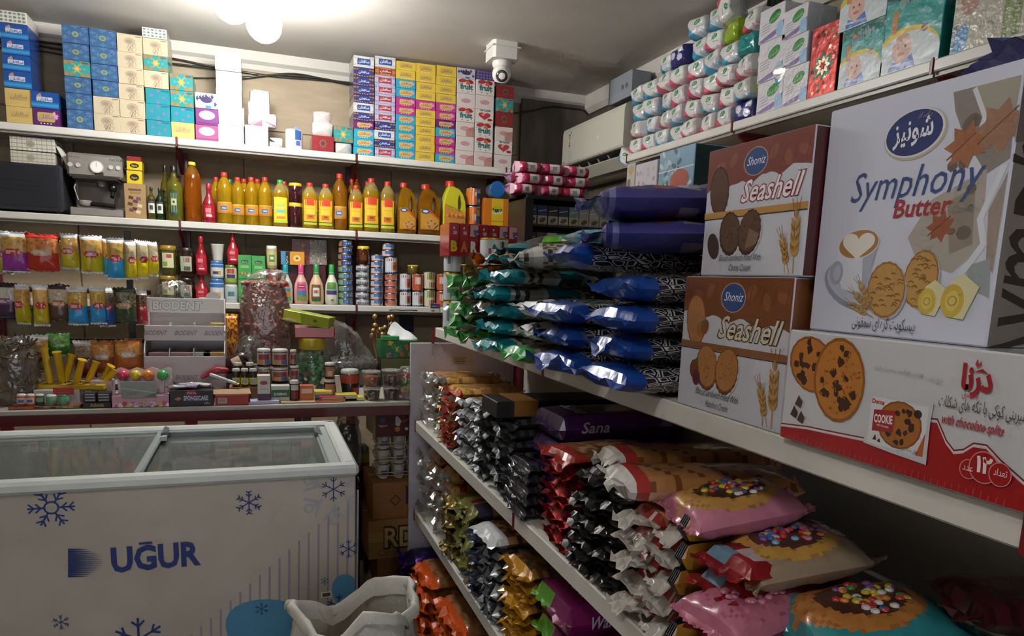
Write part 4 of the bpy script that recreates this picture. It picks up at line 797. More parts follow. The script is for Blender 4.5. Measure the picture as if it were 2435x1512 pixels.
# handled jugs
def jug(label, uL, uR, vT, col, cap, art, material='glass', Y=Y2, dep=.09, fill=None):
    um = (uL+uR)/2; a, b = P(uL, 500, Y=Y), P(uR, 500, Y=Y); wd = b.x-a.x; h = P(um-.1*(uR-uL), vT, Y=Y).z-Z2
    t = thing('handled_jug', label, 'bottle', ((a.x+b.x)/2, Y, Z2), 0, 'handled oil jugs on the second shelf')
    out = [(-.46, 0), (.46, 0), (.5, .03), (.5, .52), (.46, .66), (.36, .78), (.2, .87), (-.04, .91), (-.26, .91), (-.3, .87), (-.42, .74), (-.5, .58), (-.5, .03)]
    hole = [(.2, .42), (.28, .46), (.3, .58), (.25, .7), (.16, .76), (.12, .68), (.1, .5)]
    m = MB(); bev = .16
    def ringpts(pts, inset, y):
        cx = sum(p[0] for p in pts)/len(pts); cyy = sum(p[1] for p in pts)/len(pts)
        return [((p[0]+(cx-p[0])*inset)*wd, y, (p[1]+(cyy-p[1])*inset)*h) for p in pts]
    rings = [ringpts(out, .1, 0), ringpts(out, .03, dep*.12), ringpts(out, 0, dep*.3), ringpts(out, 0, dep*.7), ringpts(out, .03, dep*.88), ringpts(out, .1, dep)]
    hr = [ringpts(hole, 0, 0.0), ringpts(hole, .25, dep*.3), ringpts(hole, .25, dep*.7), ringpts(hole, 0, dep)]
    n = len(out)
    for A, B in zip(rings, rings[1:]):
        for i in range(n): m.face([A[i], B[i], B[(i+1) % n], A[(i+1) % n]], col, True)
    k = len(hole)
    for A, B in zip(hr, hr[1:]):
        for i in range(k): m.face([A[i], A[(i+1) % k], B[(i+1) % k], B[i]], col, True)
    from mathutils.geometry import tessellate_polygon
    for R_, Hh, fl in ((rings[0], hr[0], 1), (rings[-1], hr[-1], 0)):
        pts = R_+Hh
        for tri in tessellate_polygon([[Vector((p[0], p[2], 0)) for p in R_], [Vector((p[0], p[2], 0)) for p in Hh[::-1]]]):
            al = R_+Hh[::-1]; q3 = [al[j] for j in tri]
            nrm = (Vector(q3[1])-Vector(q3[0])).cross(Vector(q3[2])-Vector(q3[0]))
            m.face(q3 if (nrm.y < 0) == bool(fl) else q3[::-1], col)
    m.build('body', material, t)
    m = MB(); m.lathe([(wd*.2, h*.905), (wd*.2, h*.985), (wd*.17, h)], 14, (-.14*wd, dep/2, 0), col=cap); m.build('cap', 'plastic', t)
    D = Decal((-wd/2, -.0006, 0), (1, 0, 0), (0, 0, 1), wd, step=.0004); D.clip = (.05, .03, .95, .9*h/wd); art(D, h/wd); D.build('label', 'carton', t); return t
def art_jug(D, H):
    D.poly([(.08, .22), (.92, .22), (.92, H*.34), (.5, H*.5), (.08, H*.5)], '#c8922c'); D.poly([(.5, H*.5), (.92, H*.34), (.92, H*.3), (.45, H*.46)], '#b84a24'); D.ell(.3, H*.46, .2, .1, '#2f5a9c'); D.ell(.3, H*.46, .12, .05, '#dfe6ee')
    for x, y in ((.4, .5), (.55, .6), (.6, .42), (.45, .36), (.7, .5)): D.ell(x, y, .16, .12, '#c99a5c', x*9); D.ell(x+.02, y, .08, .05, '#a8642e', x*5)
    D.line([(.1, .25), (.9, .23)], .03, '#b8522a')
jug('amber oil jug with a see-through handle, left of two', 947, 992, 433, '#e6a41e', '#c4322a', art_jug)
jug('amber oil jug with a see-through handle, next to the yellow jug', 996, 1049, 437, '#d8901c', '#c4322a', art_jug, Y=Y2-.002)
def art_fam(D, H):
    D.poly([(.06, .04), (.94, .04), (.94, H*.42), (.06, H*.56)], '#c8863c')
    for i in range(9): D.ell(.2+.09*i, H*.38-.04*math.sin(i*3), .1, .06, '#b5652a' if i % 2 else '#d89a4c', i, 10)
    D.poly([(.06, .04), (.94, .04), (.94, .28), (.5, .34), (.06, .28)], '#c8302c'); D.ell(.5, .44, .34, .12, '#2f6a34'); D.text('Famila', .5, .4, .15, '#eef0e4', w=.5, bold=.03); D.line([(.06, H*.58), (.94, H*.44)], .02, '#b8b02c')
jug('opaque yellow-green oil jug with red cap and fried food picture', 1054, 1110, 429, '#ccc62c', '#c4322a', art_fam, 'plastic')
x, r, h = fit(1112, 1147, 490, Y2+.01, Z2, 500)
A = [(.05, .5, -1.3, -.1, '#d87a2c'), (.05, .95, .2, 1.4, '#2a62a8'), (.5, .95, -1.3, -.1, '#d87a2c'), (.55, .75, -.3, .5, '#c8d0d4'), (.7, .9, .3, .8, '#d8b03a'), (.2, .4, .4, .8, '#d8b03a')]
can('orange and blue tin, lower of two beside the yellow jug', x, Y2+.01+r, Z2, r, h, '#c8702c', A, group='orange and blue tins')
can('orange and blue tin, upper of two beside the yellow jug', x, Y2+.01+r, Z2+h+.001, r, P(1130, 446, Y=Y2+.01).z-Z2-h, '#c8702c', A, group='orange and blue tins', rim='#2a62a8')
def art_fam2(D, H):
    D.rect(.3, 0, .75, H, '#e0bc2c'); D.ell(.52, H*.72, .2, .1, '#3c5a2c'); D.poly([(.38, H*.74), (.44, H*.86), (.52, H*.78), (.6, H*.86), (.68, H*.74)], '#c8b82c'); D.text(fa('فامیلا'), .52, H*.62, .2, '#e8ecd8', w=.36, bold=.03); D.text('Mazafati Date', .52, H*.42, .08, '#7a5a2c', w=.5); D.ell(.5, H*.2, .28, .1, '#8a4a24'); D.ell(.5, H*.22, .2, .07, '#6a3018')
simple_box('date_box', 'orange and yellow box with a blue-lidded tub on top beside black cabinet', 'box', 1150, 1211, 472, Z2, Y2-.004, .1, '#d07a24', art_fam2)
zt3 = P(1180, 472, Y=Y2-.004).z; a, b = P(1165, 450, Y=Y2-.004), P(1203, 450, Y=Y2-.004); r = (b.x-a.x)/2
t = thing('lidded_tub', 'clear tub with bright blue lid lying on its side on the orange box', 'tub', ((a.x+b.x)/2, Y2-.004, zt3+r+.002))
AX = Matrix(((1, 0, 0), (0, 0, 1), (0, -1, 0)))
m = MB(); m.lathe([(r*.9, 0), (r, .004), (r, .016), (r*.9, .018)], 24, (0, 0, 0), col='#1f66b0', ax=AX @ Matrix.Identity(3)); m.build('lid', 'plastic', t)
m = MB(); m.lathe([(r*.93, .018), (r*.93, .1), (r*.8, .105)], 20, (0, 0, 0), col='#9aa4b4', ax=AX); m.build('tub', 'jar', t)
# ---------------------------------------------------------------- third shelf of the back wall
Y3 = YB+.012
def vr(k, m=1): return k
g3 = 'jars and bottles on the third shelf'
def jar(label, uL, uR, vT, zb, col, lid, lab, dy=0, mt='jar', shp='jarr', grp=g3): return bottle(label, uL, uR, vT, zb, Y3+dy, shp, col, lid, lab, name='jar', cat='jar', material=mt, group=grp)
def zt(u, v, dy=0): return P(u, v, Y=Y3+dy).z
lab_ol = [(.25, .75, -.6, .75, '#d8d2ae'), (.58, .7, -.1, .5, '#b04a44'), (.3, .45, -.5, 0, '#8aa04a')]
jar('pickled olive jar, lower of two left of the dark jars', 378, 420, 655, Z3, '#4c4a20', '#9a7c2c', lab_ol)
jar('pickled olive jar with cream label, upper of two left of the dark jars', 378, 420, 583, zt(399, 654.5)+.0015, '#4c4a20', '#9a7c2c', lab_ol)
lab_d = [(.2, .7, -.6, .7, '#a9c0a4'), (.5, .66, -.2, .45, '#b04a50'), (.22, .36, -.2, .5, '#5a4a3c')]
jar('dark fruit jar with green label, lower of two left of red bottles', 421, 464, 660, Z3, '#2c1812', '#2a211c', lab_d)
jar('dark fruit jar with green label, upper of two left of red bottles', 421, 464, 588, zt(442, 659.5)+.0015, '#2c1812', '#2a211c', lab_d)
lk = [(.1, .5, -.85, .85, '#b01c30'), (.32, .42, -.5, .3, '#d8848c'), (.14, .18, -.4, .5, '#e8d8d8'), (.2, .26, -.5, .3, '#c8444c')]
RB = '#9c1628'
def red(label, uL, uR, vT, zb, dy=0): return bottle(label, uL, uR, vT, zb, Y3+dy, 'ketchup', RB, '#a82434', lk, material='jar', group='red sauce bottles on the third shelf', sq=3)
red('red sauce bottle at the bottom of the left pair, under another', 464, 496, 656-2, Z3); red('red sauce bottle standing on another beside the dark jars', 465, 493, 562, zt(480, 653.5)+.001)
lw = [(.12, .84, -1.2, 1.2, '#d9dde2'), (.62, .84, -1.2, 1.2, '#3f74b0'), (.2, .42, -.7, .6, '#c8a03c'), (.24, .38, -.6, .2, '#2f4a86')]
jar('white jar with blue band, lower of two left of the green bags', 499, 533, 662, Z3, '#d4d8da', '#3f74b0', lw); jar('white jar with blue band, middle under a paper cup', 500, 532, 620, zt(516, 661.5)+.001, '#d4d8da', '#3f74b0', lw)
zc = zt(516, 619.5)+.001; x, r, h = fit(500, 533, 580, Y3, zc, 600); m = MB(); m.lathe([(r*.72, 0), (r*.74, .004), (r*.97, h-.004), (r, h), (r*.93, h), (r*.7, .006)], 18, col='#cfd2c6'); o = tag(m.build('paper_cup', 'paper', None, (x, Y3+r, zc)), 'pale paper cup standing on a blue-banded jar', 'cup')
lv = [(.1, .85, -1.2, 1.2, '#c9cfa0'), (.55, .8, -.6, .6, '#b03a40'), (.3, .5, -.7, .7, '#4a3f78'), (.1, .3, -1.2, 1.2, '#8fb04a')]
jar('small white jar with pale label under the purple-banded one', 535, 566, 676, Z3, '#d4d6d2', '#d9dad6', [(.2, .8, -1, 1, '#b9cfcf'), (.35, .6, -.5, .5, '#5f7f8a')], mt='plastic'); jar('small jar with green and purple label under a red bottle', 535, 564, 630, zt(550, 675.5)+.001, '#a7b06a', '#6a8a3c', lv)
red('red sauce bottle standing on the green and purple jar', 540, 569, 553, zt(550, 629)+.001)
def art_green(D, H):
    D.rect(0.01, .01, .99, H-.01, '#2f9a36'); D.ell(.5, H*.72, .28, .14, '#1c3a22'); D.text('Keco', .5, H*.68, .18, '#d8e8c8', w=.36)
    for i in range(6): D.ell(.2+.12*i, H*.22+.04*math.sin(i*2), .12, .1, '#b59a4c' if i % 2 else '#7a5a2c', i, 10)
    D.ell(.78, H*.14, .12, .1, '#d9d9c4'); D.rect(.2, H*.46, .8, H*.56, '#7cc06a')
for i, (a, b, v, zb, lbl) in enumerate(((567, 599, 664, Z3, 'bright green snack box, lower left of four'), (600, 632, 666, Z3, 'bright green snack box, lower right of four'), (566, 598, 606, None, 'bright green snack box, upper left of four'), (599, 631, 608, None, 'bright green snack box, upper right of four'))):
    zb = zb or zt(583 if i == 2 else 615, 663.5 if i == 2 else 665.5)+.0015
    simple_box('snack_box', lbl, 'box', a, b, v, zb, Y3, .07, '#248a30', art_green, group='green snack boxes on the third shelf')
lm = [(.15, .75, -1.1, 1.1, '#c8c48a'), (.3, .6, -.5, .5, '#5a8a3c'), (.4, .52, -.3, .3, '#d8dcc8')]
jar('red sauce jar, lower of two under the mustard jar', 634, 664, 686, Z3, '#8a2418', '#6a1c18', [(.25, .7, -.6, .6, '#a83a2c'), (.35, .6, .1, .6, '#d8c8b8')]); jar('red sauce jar, upper of two under the mustard jar', 634, 662, 640, zt(649, 685.5)+.001, '#8a2418', '#6a1c18', [(.25, .7, -.6, .6, '#a83a2c'), (.35, .6, .1, .6, '#d8c8b8')])
jar('mustard jar with white lid on the red sauce jars', 634, 660, 584, zt(648, 639.5)+.001, '#b8a878', '#e2e0da', lm, mt='plastic')
# salad dressings
def dressing(label, uL, uR, body, cap, lab): return bottle(label, uL, uR, 629, Z3, Y3-.004, 'sauce', body, cap, lab, name='dressing_bottle', material='plastic', group='salad dressing bottles', capsc=1.0)
dressing('white dressing bottle with teal cap', 663, 698, '#d8dccf', '#1f9aa8', [(.08, .56, -.75, .75, '#9ac0b8'), (.42, .5, -.5, .5, '#c0444c'), (.2, .32, -.6, .6, '#d87a3c'), (.08, .18, -.7, .7, '#5aa04a'), (.33, .4, -.6, .6, '#3f8f98')])
dressing('pink dressing bottle with pink cap', 700, 735, '#dfb4a0', '#d0487c', [(.1, .56, -.75, .75, '#c8688c'), (.4, .5, -.5, .5, '#b03050'), (.22, .34, -.6, .6, '#4a8aa8'), (.1, .2, -.7, .7, '#7a9a4a'), (.44, .46, -.4, .4, '#e8c8d0')])
dressing('beige dressing bottle with brown oval label', 736, 772, '#dcbc98', '#2f8a4e', [(.12, .5, -.7, .7, '#7c5a34'), (.2, .42, -.45, .45, '#e4e0d4'), (.28, .36, -.3, .3, '#a83038'), (.08, .15, -.6, .6, '#2f6a38')])
dressing('cream dressing bottle with green cap', 774, 807, '#dcdccc', '#2f9a4e', [(.38, .56, -.75, .75, '#4a9a44'), (.44, .52, -.45, .45, '#b83a40'), (.26, .36, -.8, .8, '#4a3a80'), (.1, .14, -.1, .3, '#6a8a3c')])
def art_or(D, H): D.rect(.01, .01, .38, H-.01, '#3f8fc0'); D.rect(.2, .01, .38, H-.01, '#22201c'); D.text('MyKo', .29, H*.3, .12, '#e8e4d8', w=H*.7, rot=PI/2); D.ell(.68, H*.5, .16, .14, '#e8d080'); D.ell(.68, H*.5, .06, .05, '#8a4a1c')
def card(name, label, cat, uL, uR, vT, vB, Y, col, art, material='carton', th=.004, zb=None):
    a, b = P(uL, (vT+vB)/2, Y=Y), P(uR, (vT+vB)/2, Y=Y); um = (uL+uR)/2; z0, z1 = P(um, vB, Y=Y).z if zb is None else zb, P(um, vT, Y=Y).z
    t = thing(name, label, cat, ((a.x+b.x)/2, Y, z0)); wd = b.x-a.x; m = MB(); m.box(-wd/2, 0, 0, wd/2, th, z1-z0, col, .001); m.build('board', material, t)
    D = Decal((-wd/2, -.0003, 0), (1, 0, 0), (0, 0, 1), wd); D.clip = (.003, .003, .997, (z1-z0)/wd-.003); art(D, (z1-z0)/wd); D.build('print', material, t); return t
zc2 = Z3
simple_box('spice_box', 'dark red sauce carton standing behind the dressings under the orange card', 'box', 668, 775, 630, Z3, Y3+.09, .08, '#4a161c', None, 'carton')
card('gum_card', 'orange and blue card box lying above the white dressing', 'box', 668, 724, 598, 628, Y3+.05, '#d8982c', art_or, th=.05, zb=zt(690, 630, .09)+.001)
def art_rd(D, H):
    for i in range(12): D.ell(.15+.7*((i*37) % 10)/10, H*(.1+.8*((i*53) % 11)/11), .12, .1, ['#b8342c', '#c8742c', '#4a7a34', '#6a1c24'][i % 4], i, 10)
card('snack_pack', 'red patterned packet behind the orange card box', 'packet', 694, 736, 568, 630, Y3+.1, '#7c1c24', art_rd, 'film', .02, zb=zt(700, 630, .09)+.001)
def art_bl(D, H):
    r = random.Random(6)
    for i in range(7):
        for j in range(10): D.ell(.08+.14*i, H*(.05+.1*j), .04, .04, r.choice(['#b8b0a8', '#5a4a44', '#a8744a', '#d8d0c8', '#6a7a44']), n=8)
card('candy_blister', 'grey blister card with rows of round sweets behind the dressings', 'candy', 736, 777, 570, 630, Y3+.1, '#8f8880', art_bl, 'filmfine', .012, zb=zt(755, 630, .09)+.001)
# stacked cans
def cans(where, uL, uR, vT, vB, n, kinds, dy=0, zb=None, group='flat fish cans stacked on the third shelf'):
    x, r, _ = fit(uL, uR, vT, Y3+dy, Z3, (vT+vB)/2); z0 = Z3 if zb is None else zb; H = (P((uL+uR)/2, vT, Y=Y3+dy).z-z0)/n
    for i in range(n):
        body, art, look = kinds[i] if i < len(kinds) else kinds[-1]
        can(f'{look}, {ordn(i+1, n)} in the {where}', x+rnd.uniform(-.0015, .0015), Y3+dy+r+.002, z0+i*H+.0003, r, H-.0006, body, art, group=group, rz=rnd.uniform(-.1, .1))
lb_ = ('#a8c0cc', [(.2, .8, -.5, 1.2, '#3f6f9c'), (.35, .65, -.2, .9, '#d8dfe4'), (.2, .9, -1.3, -.6, '#6f9a6a')], 'light blue fish can')
nb_ = ('#24407e', [(.3, .8, -.4, .9, '#3f5f9c'), (.4, .6, 0, .7, '#c8d0dc'), (.1, .8, -1.3, -.6, '#a8784c')], 'navy fish can')
cans('stack beside the board joint', 806, 841, 571, 726, 10, [lb_]*6+[nb_]*4)
ww_ = ('#c4c8cc', [(.15, .5, -1, 1.2, '#6f7a88'), (.3, .7, -.3, .5, '#e2e4e6')], 'white and grey fish can')
cans('stack under the honey jar', 848, 880, 629, 726, 6, [ww_])
jar('dark honey jar with yellow lid on the white fish cans', 851, 882, 585, zt(866, 628)+.0015, '#4a200c', '#d8c02c', [(.2, .5, -.5, .5, '#5a3010')])
wb_ = ('#b8c4d0', [(.3, .85, -.6, .8, '#4a74ac'), (.05, .4, -1.3, .2, '#d8b0a8')], 'blue and white fish can')
cans('stack left of the pink cans', 884, 914, 605, 728, 8, [wb_])
sm_ = ('#c8705a', [(.5, .75, -1.0, -.6, '#4a3f80'), (.1, .2, -1.3, 1.3, '#e0a088')], 'salmon-pink fish can')
cans('salmon-pink stack', 917, 947, 651, 729, 5, [sm_], dy=-.002)
def bean(label, uL, uR, vT, zb, alt=0, dy=0):
    x, r, h = fit(uL, uR, vT, Y3+dy, zb, P_v(zb, (uL+uR)/2, Y3)-20)
    art = [[(.05, .95, -1.3, .1, '#cfd6da'), (.2, .7, -.1, .9, '#b8683c'), (.3, .5, .1, .7, '#8a3a1c'), (.75, .9, -.9, .2, '#a84a44'), (.02, .1, -1.4, 1.4, '#24407e')], [(.05, .95, -1.3, 1.3, '#d0cdb0'), (.55, .95, -.6, .6, '#7a8a44'), (.65, .85, -.3, .4, '#b04a50'), (.1, .4, -.2, 1, '#a8442c')], [(.05, .95, -1.3, 1.3, '#b85a3c'), (.4, .8, -.6, .3, '#d8d0c4')]][alt]
    can(label, x, Y3+dy+r+.004, zb, r, h, '#c8cdd2', art, group='tall food cans on the third shelf')
zz = zt(932, 651)+.001
bean('white bean can on the salmon-pink stack', 918, 948, 611, zz, 0, -.002); cans('pair on the white bean can', 911, 941, 578, 610, 2, [wb_], dy=0, zb=zt(932, 610.5)+.001)
bean('white bean can, lower left of the tall cans', 953, 980, 693, Z3); bean('white bean can, upper left of the tall cans', 953, 980, 650, zt(966, 692.5)+.001)
bean('white bean can, lower second of the tall cans', 983, 1010, 693, Z3); bean('bean can with open orange picture, upper second of the tall cans', 983, 1010, 651, zt(996, 692.5)+.001, 2)
jar('small jar with yellow lid behind the upper bean cans', 971, 999, 630, zt(985, 652, .09), '#6a5a20', '#d8bc2c', None, .09)
simple_box('can_box', 'brown carton standing behind the bean cans', 'box', 955, 1040, 652, Z3, Y3+.085, .08, '#5a4636', None, 'cardboard')
bean('green-label can, lower third of the tall cans', 1011, 1038, 689, Z3, 1); bean('green-label can, upper third of the tall cans', 1011, 1038, 646, zt(1024, 688.5)+.001, 1)
bean('orange-red can, lower right end of the tall cans', 1041, 1066, 692, Z3, 2); bean('orange-red can, upper right end of the tall cans', 1041, 1066, 651, zt(1053, 691.5)+.001, 2)
# price tags and scribble on the shelf edge
t = thing('price_tag', 'navy and white tag clipped to the third shelf edge', 'tag', (P(1034, 725, Y=YB).x, YB-.003, Z3-.033)); m = MB(); m.box(-.028, -.002, 0, .028, 0, .055, '#c8c4b4', .0005); m.build('card', 'paper', t)
D = Decal((-.028, -.0025, 0), (1, 0, 0), (0, 0, 1), .056); D.rect(.02, .45, .98, .97, '#28305e'); D.text('ROYAL', .4, .62, .2, '#d8d4e0', w=.5); D.rect(.7, .6, .9, .85, '#a83038'); D.ell(.3, .2, .2, .1, '#6a645a'); D.build('print', 'paper', t)
t = thing('edge_sticker', 'black scribbled strip stuck on the third shelf edge below the cans', 'sticker', (P(958, 739, Y=YB).x, YB-.0006, Z3-.03)); m = MB(); m.box(-.09, -.0006, 0, .09, .0004, .014, '#d6d3ca'); m.build('strip', 'paper', t)
D = Decal((-.09, -.0009, 0), (1, 0, 0), (0, 0, 1), .18); D.line([(.05, .03), (.3, .05), (.5, .035), (.7, .05), (.98, .04)], .03, '#2c2c2c'); D.line([(.1, .055), (.4, .03), (.95, .06)], .012, '#2c2c2c'); D.build('print', 'paper', t)
# ---------------------------------------------------------------- pouches
def pouch(Ln, W, T, colf, seed=0, seal=.07, bx=3, by=2.6, crum=.004, nu=22, nv=14, zig=.004, fin=.012, flat=.0, sm=True, ridges=True):
    """lying bag: length on x (front end at -x), width on y, thickness on z from 0"""
    m = MB(); sd = seed*7.31
    def prof(s, p): return max(0, 1-abs(s)**p)**(1/p)
    def f(side):
        def g(i, j):
            u, v = i*2-1, j*2-1; e = 1-2*seal; s = min(abs(u)/e, 1); pu = prof(s, bx); pv = prof(v, by)
            h = T/2*pu**.7*pv; x = u*Ln/2; y = v*W/2*(1-.06*pu)
            cr = crum*(noise.noise(Vector((x*22+sd, y*22, side*3.1)))+.6*noise.noise(Vector((x*55+sd, y*55, side))))
            z = (h+cr*min(1, pu*3)*min(1, pv*2))*(1 if side == 0 else -1)
            if s >= 1:
                k = (abs(u)-e)/(2*seal); z = fin*k*(noise.noise(Vector((y*16+sd, u*3, 1)))*1.6+noise.noise(Vector((y*48+sd, k*2, 5)))*.7); x += fin*.5*k*noise.noise(Vector((y*30+sd, 9, k))); z += (.0016 if side == 0 else -.0002)*(1-k)
                if ridges: z += .0012*math.sin(k*18)
                if abs(u) > .999: x += zig*(1 if int(round((v+1)*nv/2)) % 2 else -1)*(-1 if u < 0 else 1)*.5
            if flat and side == 1: z = max(z, -T/2*(1-flat))
            return (x, max(-W/2, min(W/2, y)), max(.0004, min(T, z+T/2)))
        return g
    for side in (0, 1): m.grid(f(side), nu, nv, (lambda i, j, s_=side: colf(i, j, s_)), flip=side == 1, sm=sm)
    ne = int(seal*nu+1.6); m.sm = [s_ and ne <= (q//nv) % nu < nu-ne for q, s_ in enumerate(m.sm)]
    return m
def hang_M(x, y, z, rz=0, tilt=0, roll=0):
    """turns a lying pouch into one hanging by its front end, face towards -y"""
    return Matrix.Translation((x, y, z)) @ Matrix.Rotation(rz, 4, 'Z') @ Matrix.Rotation(tilt, 4, 'X') @ Matrix.Rotation(roll, 4, 'Y') @ Matrix(((0, 1, 0, 0), (0, 0, -1, 0), (-1, 0, 0, 0), (0, 0, 0, 1)))
def snack_col(head, photo, logo, foil, seed):
    def f(i, j, s):
        n = hsh(i*14+seed, j*9, seed)
        if i < .13: return head
        if (abs(i-.5)/.09)**2+((j-.5)/.34)**2 < 1 and s == 0: return mixc('#e6d6d2', logo, .25) if (abs(i-.5)/.05)**2+((j-.5)/.24)**2 < 1 and n > -.1 else logo
        if i < .48: return mixc(photo, '#5a3a1c', .18) if n > .15 else mixc(photo, '#f0dca0', .15)
        if i > .94: return head
        return foil
    return f
# ---- snack display at the left of the counter
SN = thing('snack_rack', 'dark wire rack holding hanging snack bags at the left of the counter', 'rack', (P(170, 960, Y=3.32).x, 3.34, ZC)); rx = SN.location.x
m = MB(); m.box(-.62, .06, 0, .26, .14, .014, '#1c1a1c', .003); m.build('base', 'plastic', SN)
rowz = [P(170, 549, Y=3.32).z-ZC, P(170, 672, Y=3.32).z-ZC, P(170, 795, Y=3.32).z-ZC]
for x in (-.58, .22): m = MB(); m.box(x-.012, .09, .014, x+.012, .115, rowz[0]+.02, '#1c1a1c', .002); m.build('post', 'plastic', SN)
for z in rowz:
    m = MB(); m.box(-.6, .085, z-.045, .30, .1, z-.025, '#221d20', .002); m.build('crossbar', 'plastic', SN)
    for k in range(8):
        m = MB(); xk = -.55+.11*k; m.tube([(xk, .085, z-.035), (xk, .0, z-.03), (xk, -.06, z-.02), (xk, -.075, z-.01)], .0022, '#8c8a88', 5); m.build('hook', 'metal', SN)
def snack(label, uL, uR, vT, vB, head, photo, logo, foil, Y=3.25, rz=0, roll=0, mt='film', fold=0, T=.05):
    um = (uL+uR)/2; a, b = P(uL, (vT+vB)/2, Y=Y), P(uR, (vT+vB)/2, Y=Y); h = P(um, vT, Y=Y).z-P(um, vB, Y=Y).z; sd = int(uL*3+vT)
    m = pouch(h, (b.x-a.x)*1.06, T, snack_col(head, photo, logo, foil, sd), sd, .06, 2.6, 2.4, .006, 24, 12)
    return tag(m.build('snack_bag', mt, None, M=hang_M((a.x+b.x)/2, Y, (P(um, vT, Y=Y).z+P(um, vB, Y=Y).z)/2, rz, 0, roll)), label, 'snack bag', 'snack bags hanging at the left')
Wh, Nut, Lr = '#e6eaf0', '#d8a44c', '#c83444'
for a in [('grey-headed snack bag at the left edge, upper row', -22, 30, 556, 652, '#a9b4b4', '#a99a70', Lr, '#b8a834', 3.27, .2), ('metallic purple snack bag with white header, upper row', 10, 76, 552, 648, Wh, Nut, Lr, '#a03aa8', 3.24, -.1), ('red bag of nuts with header hole, upper row', 68, 143, 557, 645, '#cc3226', '#d87e3c', '#d9b48c', '#c0301f', 3.22, 0), ('narrow gold snack bag squeezed beside the red one', 139, 158, 572, 638, Wh, Nut, Lr, '#c8b42c', 3.26, .5), ('yellow-green snack bag, left of two in the upper row', 152, 192, 556, 640, Wh, Nut, Lr, '#d0c41e', 3.23, -.15), ('yellow-green snack bag, right of two in the upper row', 194, 244, 560, 650, Wh, Nut, Lr, '#d0c41e', 3.22, .1), ('thin blue snack bag behind the wider blue one', 240, 262, 566, 655, Wh, Nut, Lr, '#2aa8e4', 3.27, .4), ('wide blue and gold snack bag, upper row', 256, 296, 566, 664, Wh, '#d0a84a', Lr, '#2aa8e4', 3.22, .12), ('yellow foil snack bag, first of three at the right, upper row', 295, 322, 572, 665, Wh, '#d6c6a0', Lr, '#f0dc18', 3.23, .3), ('yellow foil snack bag, second of three at the right, upper row', 316, 346, 572, 662, Wh, '#d6c6a0', Lr, '#f0dc18', 3.25, .5), ('yellow foil snack bag, third of three at the right, upper row', 338, 368, 574, 656, Wh, '#d6c6a0', Lr, '#f0dc18', 3.27, .6),
 ('dark purple and white nut bag, middle row', -6, 48, 672, 758, '#2e1a34', '#d8d0cc', '#8a5a94', '#4a2a4c', 3.24, 0), ('olive gold snack bag, left of two in the middle row', 46, 82, 676, 770, Wh, Nut, Lr, '#c8b820', 3.22, -.3), ('olive gold snack bag, right of two in the middle row', 80, 116, 676, 774, Wh, Nut, Lr, '#c8b820', 3.21, .2), ('dark brown nut bag, middle row', 117, 168, 676, 764, '#3a2c2c', '#c4b8a8', '#c07840', '#5a4030', 3.23, .1), ('blue foil snack bag, left of two in the middle row', 166, 214, 682, 772, Wh, '#c8a03c', Lr, '#2a9ae0', 3.22, -.1), ('blue foil snack bag, right of two in the middle row', 212, 250, 680, 770, Wh, '#c8a03c', Lr, '#2a9ae0', 3.21, .3), ('grey and deep blue snack bag, middle row', 234, 270, 684, 776, Wh, '#5a4a50', Lr, '#2a5fb4', 3.25, .3), ('black nut bag with green corner, middle row', 273, 326, 684, 768, '#1f2420', '#2c3028', '#b8906a', '#3a4a30', 3.22, 0), ('white-headed red snack bag at the right end, middle row', 318, 346, 690, 772, Wh, '#5a2a28', Lr, '#a82a2e', 3.26, .4),
 ('dull red nut bag, lower row', 8, 66, 808, 884, '#3a2420', '#6a2c2a', '#a8a8a0', '#6a3028', 3.24, 0), ('olive gold snack bag, lower row', 60, 118, 795, 888, Wh, Nut, Lr, '#c8b820', 3.24, .1), ('green snack bag, lower row', 114, 166, 791, 846, '#4a8a34', '#3f9a38', '#5aa84a', '#2f7a2c', 3.27, .2), ('brown and red chocolate bag behind the yellow tubes', 180, 232, 808, 900, '#c0b8b4', '#8a7468', '#5a2a24', '#7a1f24', 3.26, 0), ('orange nut bag, left of two in the lower row', 222, 276, 808, 884, '#b8702c', '#c8823a', '#a8b0a0', '#9a4a1c', 3.25, -.1), ('bright orange nut bag, right of two in the lower row', 276, 338, 806, 876, '#b8641c', '#d08a3a', '#a8b0a0', '#b8641c', 3.24, .1)]:
    snack(*a)
# ---------------------------------------------------------------- things on the counter
def up(label, name, cat, uL, uR, vT, Y, dep, col, art=None, mt='carton', zb=ZC, group=None): return simple_box(name, label, cat, uL, uR, vT, zb, Y, dep, col, art, mt, group)
